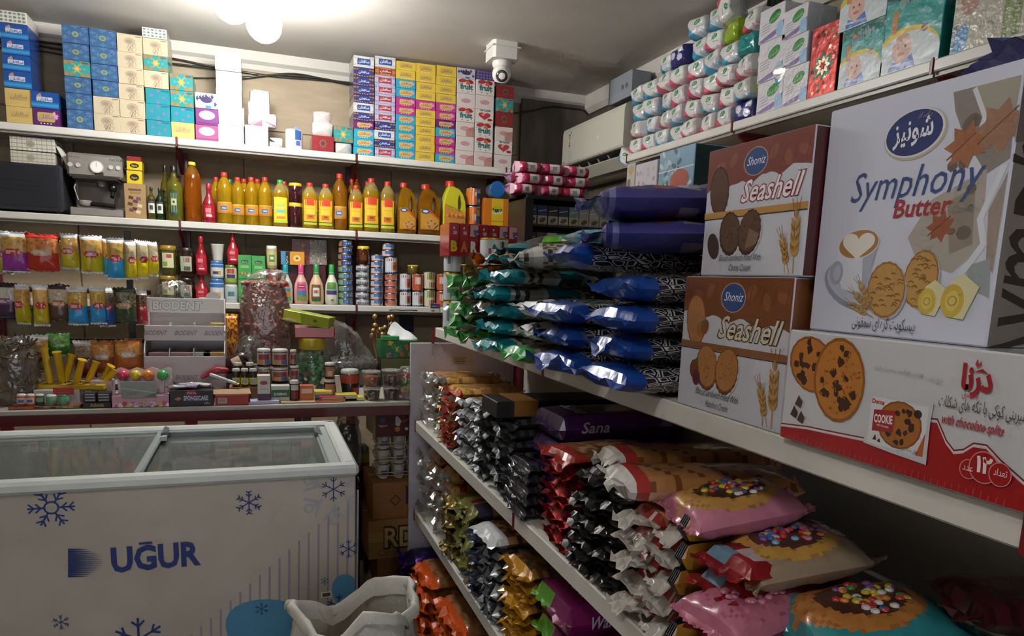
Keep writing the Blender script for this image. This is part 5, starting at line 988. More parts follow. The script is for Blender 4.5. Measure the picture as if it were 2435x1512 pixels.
# bag of dry twigs at the left end
def heap(name, label, cat, uL, uR, vT, Y, cols, item, n, film=True, zb=ZC, dep=.14, top=.25, itemsize=.012, group=None, sq=2.5, mt='paper', crest=None):
    """clear bag with loose goods"""
    um = (uL+uR)/2; vb = P_v(zb, um, Y); a, b = P(uL, (vT+vb)/2, Y=Y), P(uR, (vT+vb)/2, Y=Y); h = P(um, vT, Y=Y).z-zb; wd = (b.x-a.x)/2; d2 = dep/2; r = random.Random(int(uL))
    t = thing(name, label, cat, ((a.x+b.x)/2, Y+d2, zb), 0, group); hc = h*(1-top)
    def surf(th, k, inset=0):
        ct, st = math.cos(th), math.sin(th); kk = (abs(ct)**sq+abs(st)**sq)**(-1/sq); rr = (1-.12*(1-k)**3)*(1 if k < .8 else 1-(k-.8)*1.2)
        return ((wd-inset)*kk*ct*rr, (d2-inset)*kk*st*rr, max(.002, k*hc-inset*.3))
    m = MB(); m.grid(lambda i, j: surf(2*PI*i, j, .008), 20, 8, cols[0]); m.face([surf(2*PI*i/20, 1, .008) for i in range(20)], cols[0])
    for k in range(n):
        th, kz = r.random()*2*PI, r.random()**.8; p = surf(th, kz, .007)
        if k % 5 == 0: q = math.sqrt(r.random()); p = (p[0]*q, p[1]*q, hc-.004+r.random()*.008)
        c = r.choice(cols); s = itemsize*(.7+.6*r.random()); ax = Matrix.Rotation(r.random()*6, 3, 'Z') @ Matrix.Rotation(r.random()*3, 3, 'X')
        if item == 'bean': m.lathe([(.02*s, -s*.5), (.3*s, -s*.35), (.34*s, 0), (.3*s, s*.35), (.02*s, s*.5)], 6, p, col=c, cap=False, ax=ax)
        elif item == 'stick': v = ax @ Vector((0, 0, s*2)); m.tube([Vector(p)-v*.5, Vector(p)+v*.5], s*.09, c, 4, False)
        else: m.lathe([(.02*s, -s*.5), (.16*s, -.1*s), (.2*s, .15*s), (.02*s, s*.5)], 5, p, col=c, cap=False, ax=ax)
    o = m.build('contents', mt, t); o['kind'] = 'stuff'
    if film:
        cx = crest or (0, 0)
        def fs(i, j):
            th = 2*PI*i
            if j < .62: p = surf(th, j/.62, -.004); w_ = .006
            else:
                k = (j-.62)/.38; p0 = surf(th, 1, -.004); q = math.sqrt(1-(k*.97)**2); k = k**.8; p = (p0[0]*q+cx[0]*k, p0[1]*q, hc+(h-hc)*k); w_ = .02
            nn = hsh(i*7+uL, j*7)*w_; n2 = hsh(j*8, i*9+uL, 4)*w_; return (p[0]+nn, p[1]+n2, max(p[2]+nn*.6*(j > .5), .001))
        m = MB(); m.grid(fs, 28, 18, '#ffffff'); m.build('clear_bag', 'haze', t)
    return t
heap('twig_bag', 'clear bag of dry brown twigs at the left end of the counter', 'bag', -40, 78, 806, 3.04, ['#6a5238', '#8a6c46', '#584430'], 'stick', 220, True, dep=.14, top=.12, itemsize=.035)
# tray with chewing gum tubs
t = up('low orange, brown and green display tray of gum tubs at the counter edge', 'gum_tray', 'tray', 20, 190, 966, 2.965, .07, '#7a4430', lambda D, H: (D.rect(.01, .01, .34, H-.01, '#b8542c'), D.rect(.34, .01, .66, H-.01, '#4a2420'), D.rect(.66, .01, .99, H-.01, '#3f7a34'), D.text('Funky', .18, H*.3, .09, '#5a5a94', w=.18, shear=.2), D.text('Trident', .5, H*.3, .08, '#b8a8a4', w=.16, shear=.2), D.text('Orbit', .83, H*.3, .09, '#c0c8a8', w=.16, shear=.2)), zb=ZC)
zt_ = P(100, 966, Y=2.965).z
def tub(label, uL, uR, vT, zb, Y, col, lid, lab=None): return bottle(label, uL, uR, vT, zb, Y, 'jarr', col, lid, lab, name='gum_tub', cat='tub', material='plastic', group='gum tubs in the tray', n=14)
lt = [(.2, .7, -1.1, 1.1, '#c8b8b4'), (.3, .55, -.6, .6, '#4a5a94')]
tub('orange gum tub at the left of the tray', 38, 62, 938, zt_+.0005, 2.975, '#b8542c', '#d9d6d2', lt); tub('second orange gum tub in the tray', 60, 82, 938, zt_+.0005, 2.975, '#c0602c', '#d9d6d2', lt); tub('dark green gum tub in the tray', 83, 104, 938, zt_+.0005, 2.985, '#2f5a34', '#dcdcd8', [(.3, .7, -.9, .9, '#8a9a8a')]); tub('mint green gum tub, left of two', 108, 133, 940, zt_+.0005, 2.975, '#6a9a7c', '#dcdcd8'); tub('mint green gum tub, right of two', 138, 163, 940, zt_+.0005, 2.975, '#6a9a7c', '#2f8a4e')
# white card, red card, yellow tube stand
up('white carton lying under the yellow tube stand', 'carton', 'box', 80, 190, 927, 3.06, .1, '#c9c9c9', None)
zc_ = P(135, 927, Y=3.06).z
t = thing('tube_stand', 'yellow stand with round holes holding yellow tubes on the counter', 'stand', (P(160, 925, Y=3.10).x, 3.12, zc_+.001), -.25)
m = MB(); m.prism([(-.13, -.045), (.15, -.045), (.13, .055), (-.11, .055)], 0, .016, '#c8a828'); m.build('plate', 'plastic', t)
m = MB()
for i in range(6):
    for j in range(3):
        m.lathe([(.0115, .0161), (.0115, .0166)], 12, (-.105+.042*i, -.03+.033*j, 0), col='#3c2a10')
o = m.build('holes', 'plastic', t); o['kind'] = 'stuff'
for i, (u, v, lx) in enumerate(((120, 840, -.05), (146, 838, -.02), (152, 839, .1), (180, 848, .12), (207, 855, .15), (240, 868, .2), (248, 855, .25))):
    hh = .135-.012*i; ang = lx*2.6; p = P(u, 905, Y=3.10+.012*(i % 3))
    m = MB(); m.lathe([(.009, 0), (.0125, .01), (.0125, hh*.9), (.016, hh*.97), (.0165, hh)], 12, col='#d0a81c'); o = m.build('candy_tube', 'plastic', None, (p.x, 3.10+.02*(i % 3), zc_+.019), (.25*(i % 2)-.1, ang, 0))
    tag(o, ['yellow tube at the left of the stand', 'yellow tube second from left on the stand', 'yellow tube third from left on the stand', 'yellow tube leaning in the middle of the stand', 'yellow tube leaning right of the middle', 'yellow tube leaning farthest to the right', 'yellow tube behind the rightmost one'][i], 'tube', 'yellow tubes on the stand')
card('red_card', 'small red card in front of the yellow stand', 'card', 126, 176, 921, 942, 3.0, '#a83230', lambda D, H: D.rect(.2, H*.3, .8, H*.4, '#c46a60'), zb=zt_+.036)
up('black display box with gold script at the counter edge', 'chocolate_box', 'box', 197, 264, 958, 2.962, .08, '#17151a', lambda D, H: D.text('Adonis', .5, H*.3, .2, '#a08a34', w=.5, bold=.03))
zb_ = P(230, 958, Y=2.962).z
for k, (a, b) in enumerate(((199, 228), (231, 262))): up(['silver wrapped bar pack in the black display box, left', 'silver wrapped bar pack in the black display box, right'][k], 'bar_pack', 'bars', a, b, 934, 2.975, .05, '#3a383c', lambda D, H: [D.rect(.1, H*(.15+.3*i), .9, H*(.3+.3*i), '#9a989c') for i in range(3)], 'foil', zb_+.0005)
up('flat pale box behind the black display box', 'box', 'box', 215, 268, 905, 3.09, .06, '#a89aa0', lambda D, H: D.line([(.1, H*.4), (.9, H*.5)], .06, '#3f86a8'))
# lollipop display
def art_lol(D, H):
    D.rect(.01, .01, .99, H*.4, '#d8a4bc')
    for i in range(14): scal(D, .08+.07*i, H*(.05+.3*((i*7) % 5)/5), .05, .05, ['#c45a8c', '#e8dcdc', '#b84a4c', '#c8c04a'][i % 4], 6, .2)
    D.rect(.3, .03, .78, H*.36, '#c8c4c8'); D.text('Lollipop', .54, H*.2, .07, '#5a5058', w=.36)
t = up('pink lollipop display box with printed balls at the counter edge', 'lollipop_box', 'box', 266, 402, 940, 2.96, .1, '#cf9ab4', art_lol)
zl = P(334, 940, Y=2.96).z
xa, xb = P(276, 890, Y=3.0).x, P(408, 890, Y=3.0).x; zt4 = P(340, 878, Y=3.0).z
m = MB(); n = 14; D = Decal((xa, 3.02, 0), (1, 0, 0), (0, 0, 1), 1, mb=m)
pts = [(0, zl+.0)]+[(xb-xa, zl)]+[((xb-xa)*(1-i/n), zt4+.006*math.sin(i*PI/2)) for i in range(n+1)]
m.prism(pts, 0, .003, '#d9c6cc', M=Matrix(((1, 0, 0, 0), (0, 0, 1, 0), (0, 1, 0, 0), (0, 0, 0, 1)))); m.xf(Matrix.Translation((xa, 3.02, 0)))
o = m.build('back_card', 'carton', t); o.matrix_parent_inverse = Matrix.Translation(-Vector(t.location)); o.location = (0, 0, 0)
for i, (u, c) in enumerate(((292, '#c83a5c'), (322, '#d8b83a'), (352, '#d8823a'), (387, '#3fa04e'))):
    p = P(u, 892, Y=3.0); s = thing('lollipop', ['red lollipop in the pink display', 'yellow lollipop in the pink display', 'orange lollipop in the pink display', 'green lollipop in the pink display'][i], 'lollipop', (p.x, 3.0, zl-.03), 0, 'lollipops in the pink display')
    m = MB(); R_ = .021; m.lathe([(max(.001, R_*math.sin(PI*k/8)), p.z-zl+.03-R_*math.cos(PI*k/8)) for k in range(9)], 12, col=c); m.build('candy', 'jar', s); m = MB(); m.tube([(0, 0, .031), (0, 0, p.z-zl+.012)], .0022, '#e0dcd8', 6); m.build('stick', 'plastic', s)
card('silver_pack', 'grey card pack leaning on the lollipop display', 'card', 287, 372, 907, 946, 2.953, '#8f9490', lambda D, H: (D.text('NEON', .32, H*.2, .12, '#4a7a4c', w=.3), D.line([(.02, H*.6), (.98, H*.3)], .02, '#c0c4c0'), D.poly([(.6, .02), (.97, .3*H), (.97, .02)], '#6a706c')))
# sponge cake box
def art_sp(D, H): D.ell(.5, H*.82, .14, .07, '#8c2430'); D.text('Dorna', .5, H*.78, .08, '#e0c8c8', w=.2); D.rect(.3, H*.3, .9, H*.62, '#3a3560'); D.text('SPONGECAKE', .6, H*.37, .16, '#c8c4dc', w=.56, bold=.03); D.poly([(.1, H*.45), (.2, H*.6), (.28, H*.5), (.2, H*.35)], '#a8783c'); D.text('24Pcs', .86, H*.1, .08, '#b8b4b0', w=.14)
t = up('dark brown sponge cake display box with wrapped bars on top', 'cake_box', 'box', 403, 507, 928, 2.958, .1, '#241a1c', art_sp)
zsp = P(455, 928, Y=2.958).z
for k, (u, dv, c) in enumerate(((425, 0, '#3a2a26'), (450, -2, '#8a80a4'), (478, -3, '#c8c0bc'), (440, -6, '#2a2226'))):
    m = pouch(.09, .035, .018, lambda i, j, s, c=c: c if j > .3 else mixc(c, '#d8d4e0', .3), k+40, .12, 3, 2.4, .003, 12, 8); p = P(u, 925+dv, Y=3.0); tag(m.build('wrapped_bar', 'film', None, (p.x, 2.985+.022*k, zsp+.002+.0*k), rnd.uniform(-.3, .3)), ['dark wrapped bar at the front left of the cake box', 'lilac wrapped bar on the cake box', 'white wrapped bar at the right of the cake box', 'black wrapped bar at the back of the cake box'][k], 'bar', 'wrapped bars on the cake box')
up('red carton with kraft flap and barcode at the counter edge', 'carton', 'box', 512, 591, 938, 2.96, .1, '#a02824', lambda D, H: (D.rect(.08, .06, .35, H*.7, '#b8a8a4'), [D.line([(.11+.03*i, H*.3), (.11+.03*i, H*.62)], .012, '#3c3030') for i in range(7)], D.rect(.01, H*.9, .99, H-.005, '#8a6a48')))
zr = P(550, 938, Y=2.96).z
m = MB(); m.prism([(-.073, 0), (.073, 0), (.068, .035), (-.066, .03)], 0, .0015, '#a58560', M=Matrix.Translation((P(550, 938, Y=2.96).x, 2.965, zr+.0005)) @ Matrix.Rotation(.5, 4, 'X')); tag(m.build('cardboard_flap', 'cardboard'), 'kraft flap folded up on the red carton', 'cardboard')
p = P(500, 890, Y=3.05); q_ = P(562, 912, Y=3.0); m = MB(); m.tube([p, q_], .007, '#b8bcc0', 8); m.tube([q_, q_+(q_-p).normalized()*.012], .005, '#d8a020', 8); tag(m.build('marker_pen', 'plastic'), 'grey pen with yellow tip lying across the boxes', 'pen')
m = MB(); p = P(515, 880, Y=3.08); m.tube([p+Vector((-.06, 0, -.03)), p+Vector((-.02, .01, -.01)), p, p+Vector((.04, .02, -.005))], [.009, .012, .016, .012], '#8e1c28', 8); tag(m.build('red_lollipop', 'film'), 'shiny red wrapped sweet lying below the white display', 'candy')
for k, (a, b, v, c, lbl) in enumerate(((594, 668, 962, '#3a4690', 'blue wafer box at the bottom of the flat stack'), (594, 664, 953, '#b8b0cc', 'lilac wafer box on the blue one'))): up(lbl, 'wafer_box', 'box', a, b, v, 2.962+.004*k, .07, c, lambda D, H, k=k: (D.rect(.03, H*.2, .97, H*.5, '#8a90c4' if k == 0 else '#d4cce0'), D.text('Sesame', .7, H*.25, .06, '#e0e0ee', w=.3)), zb=ZC if k == 0 else P(630, 962, Y=2.962).z+.0005)
zw = P(630, 953, Y=2.966).z
up('small white box with red oval standing on the flat wafer boxes', 'cream_box', 'box', 612, 643, 893, 2.985, .05, '#c9c7c0', lambda D, H: (D.ell(.5, H*.7, .3, .16, '#a8323c'), D.rect(.01, .01, .99, H*.26, '#4a2a48'), D.line([(.2, H*.45), (.8, H*.45)], .04, '#8a8a84')), zb=zw+.0005)
zz = ZC
def cjar(label, uL, uR, vT, zb, Y, col, lid, lab, shp='jarr', nm='spread_jar'): return bottle(label, uL, uR, vT, zb, Y, shp, col, lid, lab, name=nm, cat='jar', material='jar', group='spread jars on the counter', n=18)
DJ = [(.12, .8, -1.2, 1.2, '#b8a8a4'), (.4, .7, -.8, .8, '#8a3a48'), (.15, .4, -.9, .1, '#c08a4a'), (.15, .38, .1, .9, '#5a6a9c')]
up('dark green and white round-label box beside the spread jars', 'cream_box', 'box', 645, 689, 917, 3.0, .05, '#c4c8bc', lambda D, H: (D.rect(.02, .3*H, .98, H*.75, '#2f5a3c'), D.text('DORNO', .5, H*.42, .2, '#d8dccf', w=.7, bold=.03)))
cjar('small black jar with white label between the boxes', 690, 712, 905, ZC, 2.99, '#2a1c1c', '#d0ccc8', [(.2, .5, -.9, .9, '#7a2c30'), (.55, .8, -.9, .9, '#c8c4c0')])
up('orange packet standing behind the flat card packs', 'packet', 'packet', 713, 746, 916, 3.0, .03, '#c06a34', lambda D, H: D.rect(.1, H*.5, .9, H*.8, '#d8b8a8'))
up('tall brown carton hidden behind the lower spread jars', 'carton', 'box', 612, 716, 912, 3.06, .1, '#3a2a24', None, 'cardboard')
zj = P(650, 912, Y=3.06).z+.001
cjar('chocolate spread jar with white lid, lower left of the group', 613, 643, 873, zj, 3.075, '#2a1a18', '#d4d2cc', DJ); cjar('chocolate spread jar with white lid, lower right of the group', 645, 687, 874, zj, 3.065, '#2a1a18', '#d4d2cc', DJ); cjar('chocolate spread jar, narrow one at the right of the group', 690, 712, 870, zj, 3.09, '#2a1a18', '#d4d2cc', DJ)
zk = P(640, 873, Y=3.075).z+.002
cjar('chocolate spread jar with white lid, upper left of the group', 611, 645, 830, zk, 3.075, '#2a1a18', '#d4d2cc', DJ); cjar('chocolate spread jar with white lid, upper right of the group', 647, 687, 831, zk, 3.065, '#2a1a18', '#d4d2cc', DJ); cjar('chocolate spread jar half hidden at the upper right', 690, 706, 832, zk, 3.1, '#2a1a18', '#d4d2cc', DJ)
YJ = [(.12, .5, -1.2, 1.2, '#d8c84a'), (.18, .42, -.5, .5, '#8ab0b8'), (.55, .85, -1.2, 1.2, '#2c2018')]
up('low kraft carton under the small brown jars', 'carton', 'box', 545, 612, 921, 3.03, .09, '#7a5a3c', None, 'cardboard'); z5 = P(580, 921, Y=3.03).z+.001
for k, (a, b, v, yy) in enumerate(((552, 572, 877, 3.045), (573, 592, 877, 3.04), (593, 612, 877, 3.04), (556, 576, 862, 3.09), (585, 605, 862, 3.09))): cjar(['small brown and yellow jar, left of the front three', 'small brown and yellow jar, middle of the front three', 'small brown and yellow jar, right of the front three', 'small brown and yellow jar, left in the rear', 'small brown and yellow jar, right in the rear'][k], a, b, v, z5, yy, '#3a2010', '#c8c4b8', YJ)
m = MB(); p = P(566, 862, Y=3.15); r = .035; m.lathe([(r*.9, -.05), (r, -.045), (r, .03), (r*.8, .04)], 18, col='#20161a', ax=Matrix.Rotation(1.1, 3, 'Y')); band_ = None
o = tag(m.build('tilted_jar', 'jar', None, (p.x, 3.17, p.z)), 'dark jar with beige label lying tilted beside the white display', 'jar'); m = MB(); band(m, r, -.02, .015, -2.4, -.6, '#c8a88c'); m.xf(Matrix.Rotation(1.1, 4, 'Y')); m.build('label', 'paper', o)
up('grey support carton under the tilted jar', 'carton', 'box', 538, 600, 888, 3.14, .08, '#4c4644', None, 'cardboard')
for k, (a, b, v, z_, yy) in enumerate(((772, 800, 902, ZC, 3.06), (773, 797, 863, None, 3.06))): cjar(['chocolate spread jar standing alone by the candy jar, lower', 'chocolate spread jar standing alone by the candy jar, upper'][k], a, b, v, z_ or P(786, 902, Y=3.06).z+.001, yy, '#2a1a18', '#d4d2cc', [(.15, .75, -1, 1, '#a87a5c'), (.2, .5, -.5, .5, '#c8a88c')])
# flat card packs
fl = [(668, 750, 955, '#c8a478', '#8a94b8', 2.965, ZC), (752, 815, 956, '#9a4a44', '#303a6a', 2.962, ZC), (760, 822, 944, '#8a2428', '#c8a03a', 2.985, None), (748, 790, 930, '#c8b83a', '#4a9aa8', 3.03, None), (800, 850, 938, '#c8bc3c', '#3a3430', 2.99, None), (818, 866, 944, '#d0c032', '#c8c8b8', 2.99, ZC)]
for k, (a, b, v, c1, c2, yy, z_) in enumerate(fl):
    zb = ZC if z_ else P((a+b)/2, [0, 0, 957, 946, 955, 0][k], Y=yy).z
    up(['peach and blue flat gum pack at the counter edge', 'brown and navy flat gum pack at the counter edge', 'dark red flat gum pack lying on top of the brown one', 'yellow and teal flat pack behind the red one', 'yellow and black flat pack left of the clear tubs', 'yellow pack half under the clear tubs'][k], 'gum_pack', 'gum', a, b, v, yy, .06, c1, lambda D, H, c2=c2: (D.rect(.03, .02, .97, H*.5, c2), D.line([(.1, H*.75), (.9, H*.75)], H*.2, '#d8cfc0')), zb=max(zb, ZC))
# clear tubs with preserves
for k, (a, b, v, z_, c) in enumerate(((866, 909, 921, ZC, '#2c1418'), (913, 957, 919, ZC, '#3a1c1c'), (863, 909, 884, None, '#a8561c'), (911, 958, 881, None, '#34181c'))):
    zb = z_ or P(887 if k == 2 else 934, 920.5 if k == 2 else 918.5, Y=2.98).z+.002; x, r, h = fit(a, b, v, 2.98, zb, v+20)
    t = thing('preserve_tub', ['clear tub of dark preserves, lower left', 'clear tub of brown preserves, lower right', 'clear tub of orange preserves, upper left', 'clear tub of dark preserves, upper right'][k], 'tub', (x, 2.98+r, zb), 0, 'clear preserve tubs at the counter edge')
    m = MB(); m.lathe([(r*.76, .002), (r*.8, .01), (r*.86, h*.62), (r*.3, h*.7)], 18, col=c, colf=lambda j, i, cc: mixc(cc, '#c8742c', .2*(hsh(i*20, j*3, k) > .1))); m.build('preserves', 'jar', t)
    m = MB(); m.lathe([(r*.8, 0), (r*.84, .008), (r*.96, h*.9)], 18, col='#ffffff', cap=False); m.build('tub', 'wrap', t)
    m = MB(); m.lathe([(r*.96, h*.88), (r, h*.9), (r, h*.98), (r*.92, h)], 18, col='#d6d6d4'); m.build('lid', 'wrap', t)
cjar('wide jar with pale lid and red label behind the clear tubs', 812, 857, 880, ZC, 3.08, '#2a1414', '#b8c0b8', [(.1, .45, -1.2, 1.2, '#1c1618'), (.5, .82, -1.2, 1.2, '#a8402c'), (.15, .35, .3, 1.0, '#b8342c')])
m = MB(); p = P(800, 900, Y=3.05); m.prism([(-.012, 0), (.012, 0), (-.002, .1), (-.022, .1)], 0, .02, '#d0ccc4', M=Matrix(((1, 0, 0, P(814, 900, Y=3.05).x-.01), (0, 0, 1, 3.04), (0, 1, 0, ZC+.001), (0, 0, 0, 1)))); tag(m.build('folded_card', 'paper'), 'white folded card leaning left of the wide red-label jar', 'card')
# gum display stand with three tiers
xa, xb = P(341, 800, Y=3.14).x, P(533, 800, Y=3.14).x; wd = xb-xa; zD = [P(437, v, Y=3.14).z-ZC for v in (880, 840, 812, 776, 748, 722, 712)]
t = thing('gum_display', 'white plastic tiered gum display with raised lettering on the counter', 'display stand', ((xa+xb)/2, 3.14, ZC)); PW = '#b9aeb0'
for s in (-1, 1):
    m = MB(); m.prism([(0, 0), (.2, 0), (.2, zD[6]), (.14, zD[6]), (.10, zD[4]), (.1, zD[3]), (.04, zD[2]+.02), (.04, zD[2]), (0, zD[1])], -.002, .002, '#cbc5c4', M=Matrix(((0, 0, 1, s*wd/2), (1, 0, 0, 0), (0, 1, 0, 0), (0, 0, 0, 1)))); m.build('side_panel', 'plastic', t)
m = MB(); m.box(-wd/2, 0, 0, wd/2, .004, zD[1]-.012, '#bdb2b4', .001); m.build('lower_front', 'plastic', t)
m = MB(); m.box(-wd/2, .04, zD[2], wd/2, .044, zD[3], '#c9c0c0', .001); m.build('middle_front', 'plastic', t)
m = MB(); m.box(-wd/2, .14, zD[4]-.0, wd/2, .144, zD[6], '#dedcd8', .001); m.build('header', 'plastic', t)
m = MB(); m.lathe([(.03, 0), (.03, .004)], 20, (wd/2-.045, .142, zD[6]), col='#dedcd8', ax=Matrix(((1, 0, 0), (0, 0, 1), (0, 1, 0)))); m.build('header_disc', 'plastic', t)
m = MB(); m.box(-wd/2, .005, zD[1]-.03, wd/2, .19, zD[1]-.027, '#8f8486'); m.box(-wd/2, .045, zD[3]-.04, wd/2, .19, zD[3]-.037, '#8f8486'); m.box(-wd/2, .195, 0, wd/2, .2, zD[6]-.01, '#a89e9e'); m.build('tiers', 'plastic', t)
for z0, z1, y in ((zD[3]-.037, zD[4]-.002, .05), (zD[1]-.027, zD[2]-.002, .01)):
    for k in (1, 2): m = MB(); xk = -wd/2+wd*k/3.3; m.box(xk-.0015, y, z0, xk+.0015, .14, z0+.045, '#cfc9c8'); m.build('divider', 'plastic', t)
m = MB(); D = Decal((0, .1395, 0), (1, 0, 0), (0, 0, 1), 1, mb=m, step=.001); D.text('BiODENT', -.035, zD[4]+.012, .05, '#8a8688', w=.19, bold=.05, shear=.08); D.text('BiODENT', -.035, zD[4]+.013, .048, '#f4f2ee', w=.185, bold=.02, shear=.08)
D.build('lettering', 'plastic', t)
for y, zc in ((-.0004, zD[1]*.42), (.0396, (zD[2]+zD[3])/2-.008)):
    m = MB(); D = Decal((0, y, 0), (1, 0, 0), (0, 0, 1), 1, mb=m)
    for k in (-1, 0, 1): D.text('BiODENT', k*.112, zc, .026, '#8c8290', w=.082, bold=.03, shear=.3)
    D.build('lettering', 'plastic', t)
for k, (u, c, zi, yy) in enumerate(((373, '#8a6462', 0, .02), (424, '#96706c', 0, .02), (470, '#9aa898', 0, .03), (505, '#b88a2c', 0, .03), (376, '#c8d0cc', 1, .06), (428, '#c8d0cc', 1, .06), (475, '#c4c8cc', 1, .06))):
    p = P(u, 830, Y=3.14); m = MB(); m.box(-.042, 0, 0, .042, .08, .028 if zi == 0 else .02, c, .002); tag(m.build('gum_carton', 'carton', None, (p.x+(0.004 if k else .008), 3.14+yy, ZC+(zD[1]-.0265 if zi == 0 else zD[3]-.0365))), ['brown gum carton at the left of the lower tier', 'brown gum carton second on the lower tier', 'pale green gum carton on the lower tier', 'yellow gum carton at the right of the lower tier', 'pale gum carton at the left of the upper tier', 'pale gum carton in the middle of the upper tier', 'pale gum carton at the right of the upper tier'][k], 'gum', 'gum cartons in the display')
p = P(514, 760, Y=3.17); m = MB(); m.box(-.028, 0, 0, .028, .03, .045, '#b8a038', .002); tag(m.build('gum_pack', 'gloss', None, (p.x, 3.25, ZC+zD[3]-.0365)), 'yellow gum pack standing at the right of the upper tier', 'gum')
# bags, jars and boxes in the rear of the counter
heap('seed_bag', 'crumpled clear bag of grey seeds lying above the white display', 'bag', 352, 468, 668, 3.36, ['#5a5856', '#77736e', '#3f3d3c'], 'seed', 120, True, ZC, .12, .25, .014)
heap('bean_bag', 'large clear bag of pink beans standing behind the spread jars', 'bag', 572, 690, 640, 3.42, ['#a86a60', '#b87a70', '#8f544c', '#c48c80'], 'bean', 520, True, ZC, .2, .12, .024, sq=4, crest=(.03, 0))
heap('seed_bag', 'large clear bag of dark seeds slumped at the right of the counter', 'bag', 772, 906, 762, 3.36, ['#4a4846', '#5f5b56', '#37342f', '#77706a'], 'seed', 420, True, ZC, .2, .58, .018, sq=3, crest=(-.1, 0))
heap('crumpled_bag', 'empty crumpled clear bag between the white display and the beans', 'bag', 545, 640, 800, 3.24, ['#8f8c88', '#a09c98'], 'seed', 6, True, ZC, .1, .5, .01)
m = pouch(.2, .07, .05, lambda i, j, s: '#d8b02a' if hsh(i*5, j*4) > 0 else '#c0382c', 5, .08, 2.4, 2.4, .008); p = P(545, 800, Y=3.38); tag(m.build('snack_bag', 'film', None, M=hang_M(p.x, 3.40, p.z, .2)), 'yellow and red snack bag squeezed behind the white display', 'snack bag')
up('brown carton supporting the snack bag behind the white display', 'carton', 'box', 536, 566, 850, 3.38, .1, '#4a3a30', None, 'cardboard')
xj, rj, hj = fit(706, 783, 806, 3.16, ZC, 870)
t = thing('candy_jar', 'big clear jar with mustard-yellow lid full of green candies', 'jar', (xj, 3.16+rj, ZC))
m = MB(); m.lathe([(rj*.9, 0), (rj, .01), (rj, hj*.62), (rj*.85, hj*.74), (rj*.74, hj*.78), (rj*.74, hj*.82)], 22, col='#ffffff', cap=False); m.build('glass', 'wrap', t)
m = MB(); m.lathe([(rj*.8, hj*.8), (rj*.82, hj*.81), (rj*.82, hj*.98), (rj*.78, hj)], 22, col='#b09a1e'); m.build('lid', 'plastic', t)
m = MB(); r = random.Random(2)
for k in range(75):
    a, rr = r.random()*2*PI, rj*.78*math.sqrt(.3+.7*r.random()); zz = .015+(hj*.66)*r.random(); c = r.choice(['#2f9a4a', '#3fae58', '#248a40']) if zz > hj*.2 else r.choice(['#6a4a34', '#b8843c', '#4a6a9c', '#8a3a2c'])
    m.lathe([(.002, -.014), (.012, -.008), (.014, 0), (.012, .008), (.002, .014)], 7, (rr*math.cos(a), rr*math.sin(a), zz), col=c, cap=False, ax=Matrix.Rotation(r.random()*3, 3, 'X'))
o = m.build('candies', 'jar', t); o['kind'] = 'stuff'
ztj = ZC+hj+.001
p0 = P(735, 790, Y=3.2)
m = MB(); m.box(-.085, -.05, 0, .085, .07, .05, '#8e1f24', .004, ny='#b03034'); tag(m.build('candy_box', 'gloss', None, (xj+.01, 3.24, ztj)), 'red translucent box lying on the yellow-lidded jar', 'box')
t = thing('tea_box', 'green and yellow tea box tilted on top of the red box', 'box', (xj-.01, 3.24, ztj+.078), (0, .16, -.35)); m = MB(); m.box(-.1, -.05, -.02, .1, .05, .028, '#8f9a22', .002, nx='#b8c22c'); m.build('body', 'carton', t)
D = Decal((-.1, -.0503, -.02), (1, 0, 0), (0, 0, 1), .2); D.clip = (.01, .01, .99, .23); D.poly([(.01, .01), (.42, .01), (.36, .235), (.01, .235)], '#c0c832'); D.ell(.2, .12, .09, .06, '#d8c03a'); D.rect(.06, .03, .3, .07, '#d8dcc8'); D.ell(.7, .12, .04, .03, '#5a6a1c'); D.build('print', 'carton', t)
# golden lollipops in a cup
p = P(912, 800, Y=3.5); t = None; r = random.Random(12)
pc = thing('stick_cup', 'red cup holding golden sticks at the back of the counter', 'cup', (P(915, 860, Y=3.5).x, 3.52, ZC)); m = MB(); m.lathe([(.04, 0), (.05, .12), (.046, .12), (.036, .005)], 16, col='#8a3428'); m.build('cup', 'plastic', pc)
for k in range(14):
    u, v = 884+58*r.random(), 752+50*r.random(); q3 = P(u, v, Y=3.5); s = thing('wrapped_lollipop', 'gold wrapped lollipop standing in the red cup', 'lollipop', (pc.location.x, 3.52, ZC+.1), 0, 'gold lollipops in the red cup')
    dx, dz, dy = q3.x-pc.location.x, q3.z-ZC-.1, r.uniform(-.05, .05); m = MB(); m.lathe([(max(.001, .013*math.sin(PI*i/6)), -.013*math.cos(PI*i/6)) for i in range(7)], 9, (dx, dy, dz), col='#b08a5c'); m.build('candy', 'foil', s); m = MB(); m.tube([(dx*.15, dy*.15, -.09), (dx*.96, dy, dz-.012)], .0022, '#a8744c', 5); m.build('stick', 'plastic', s)
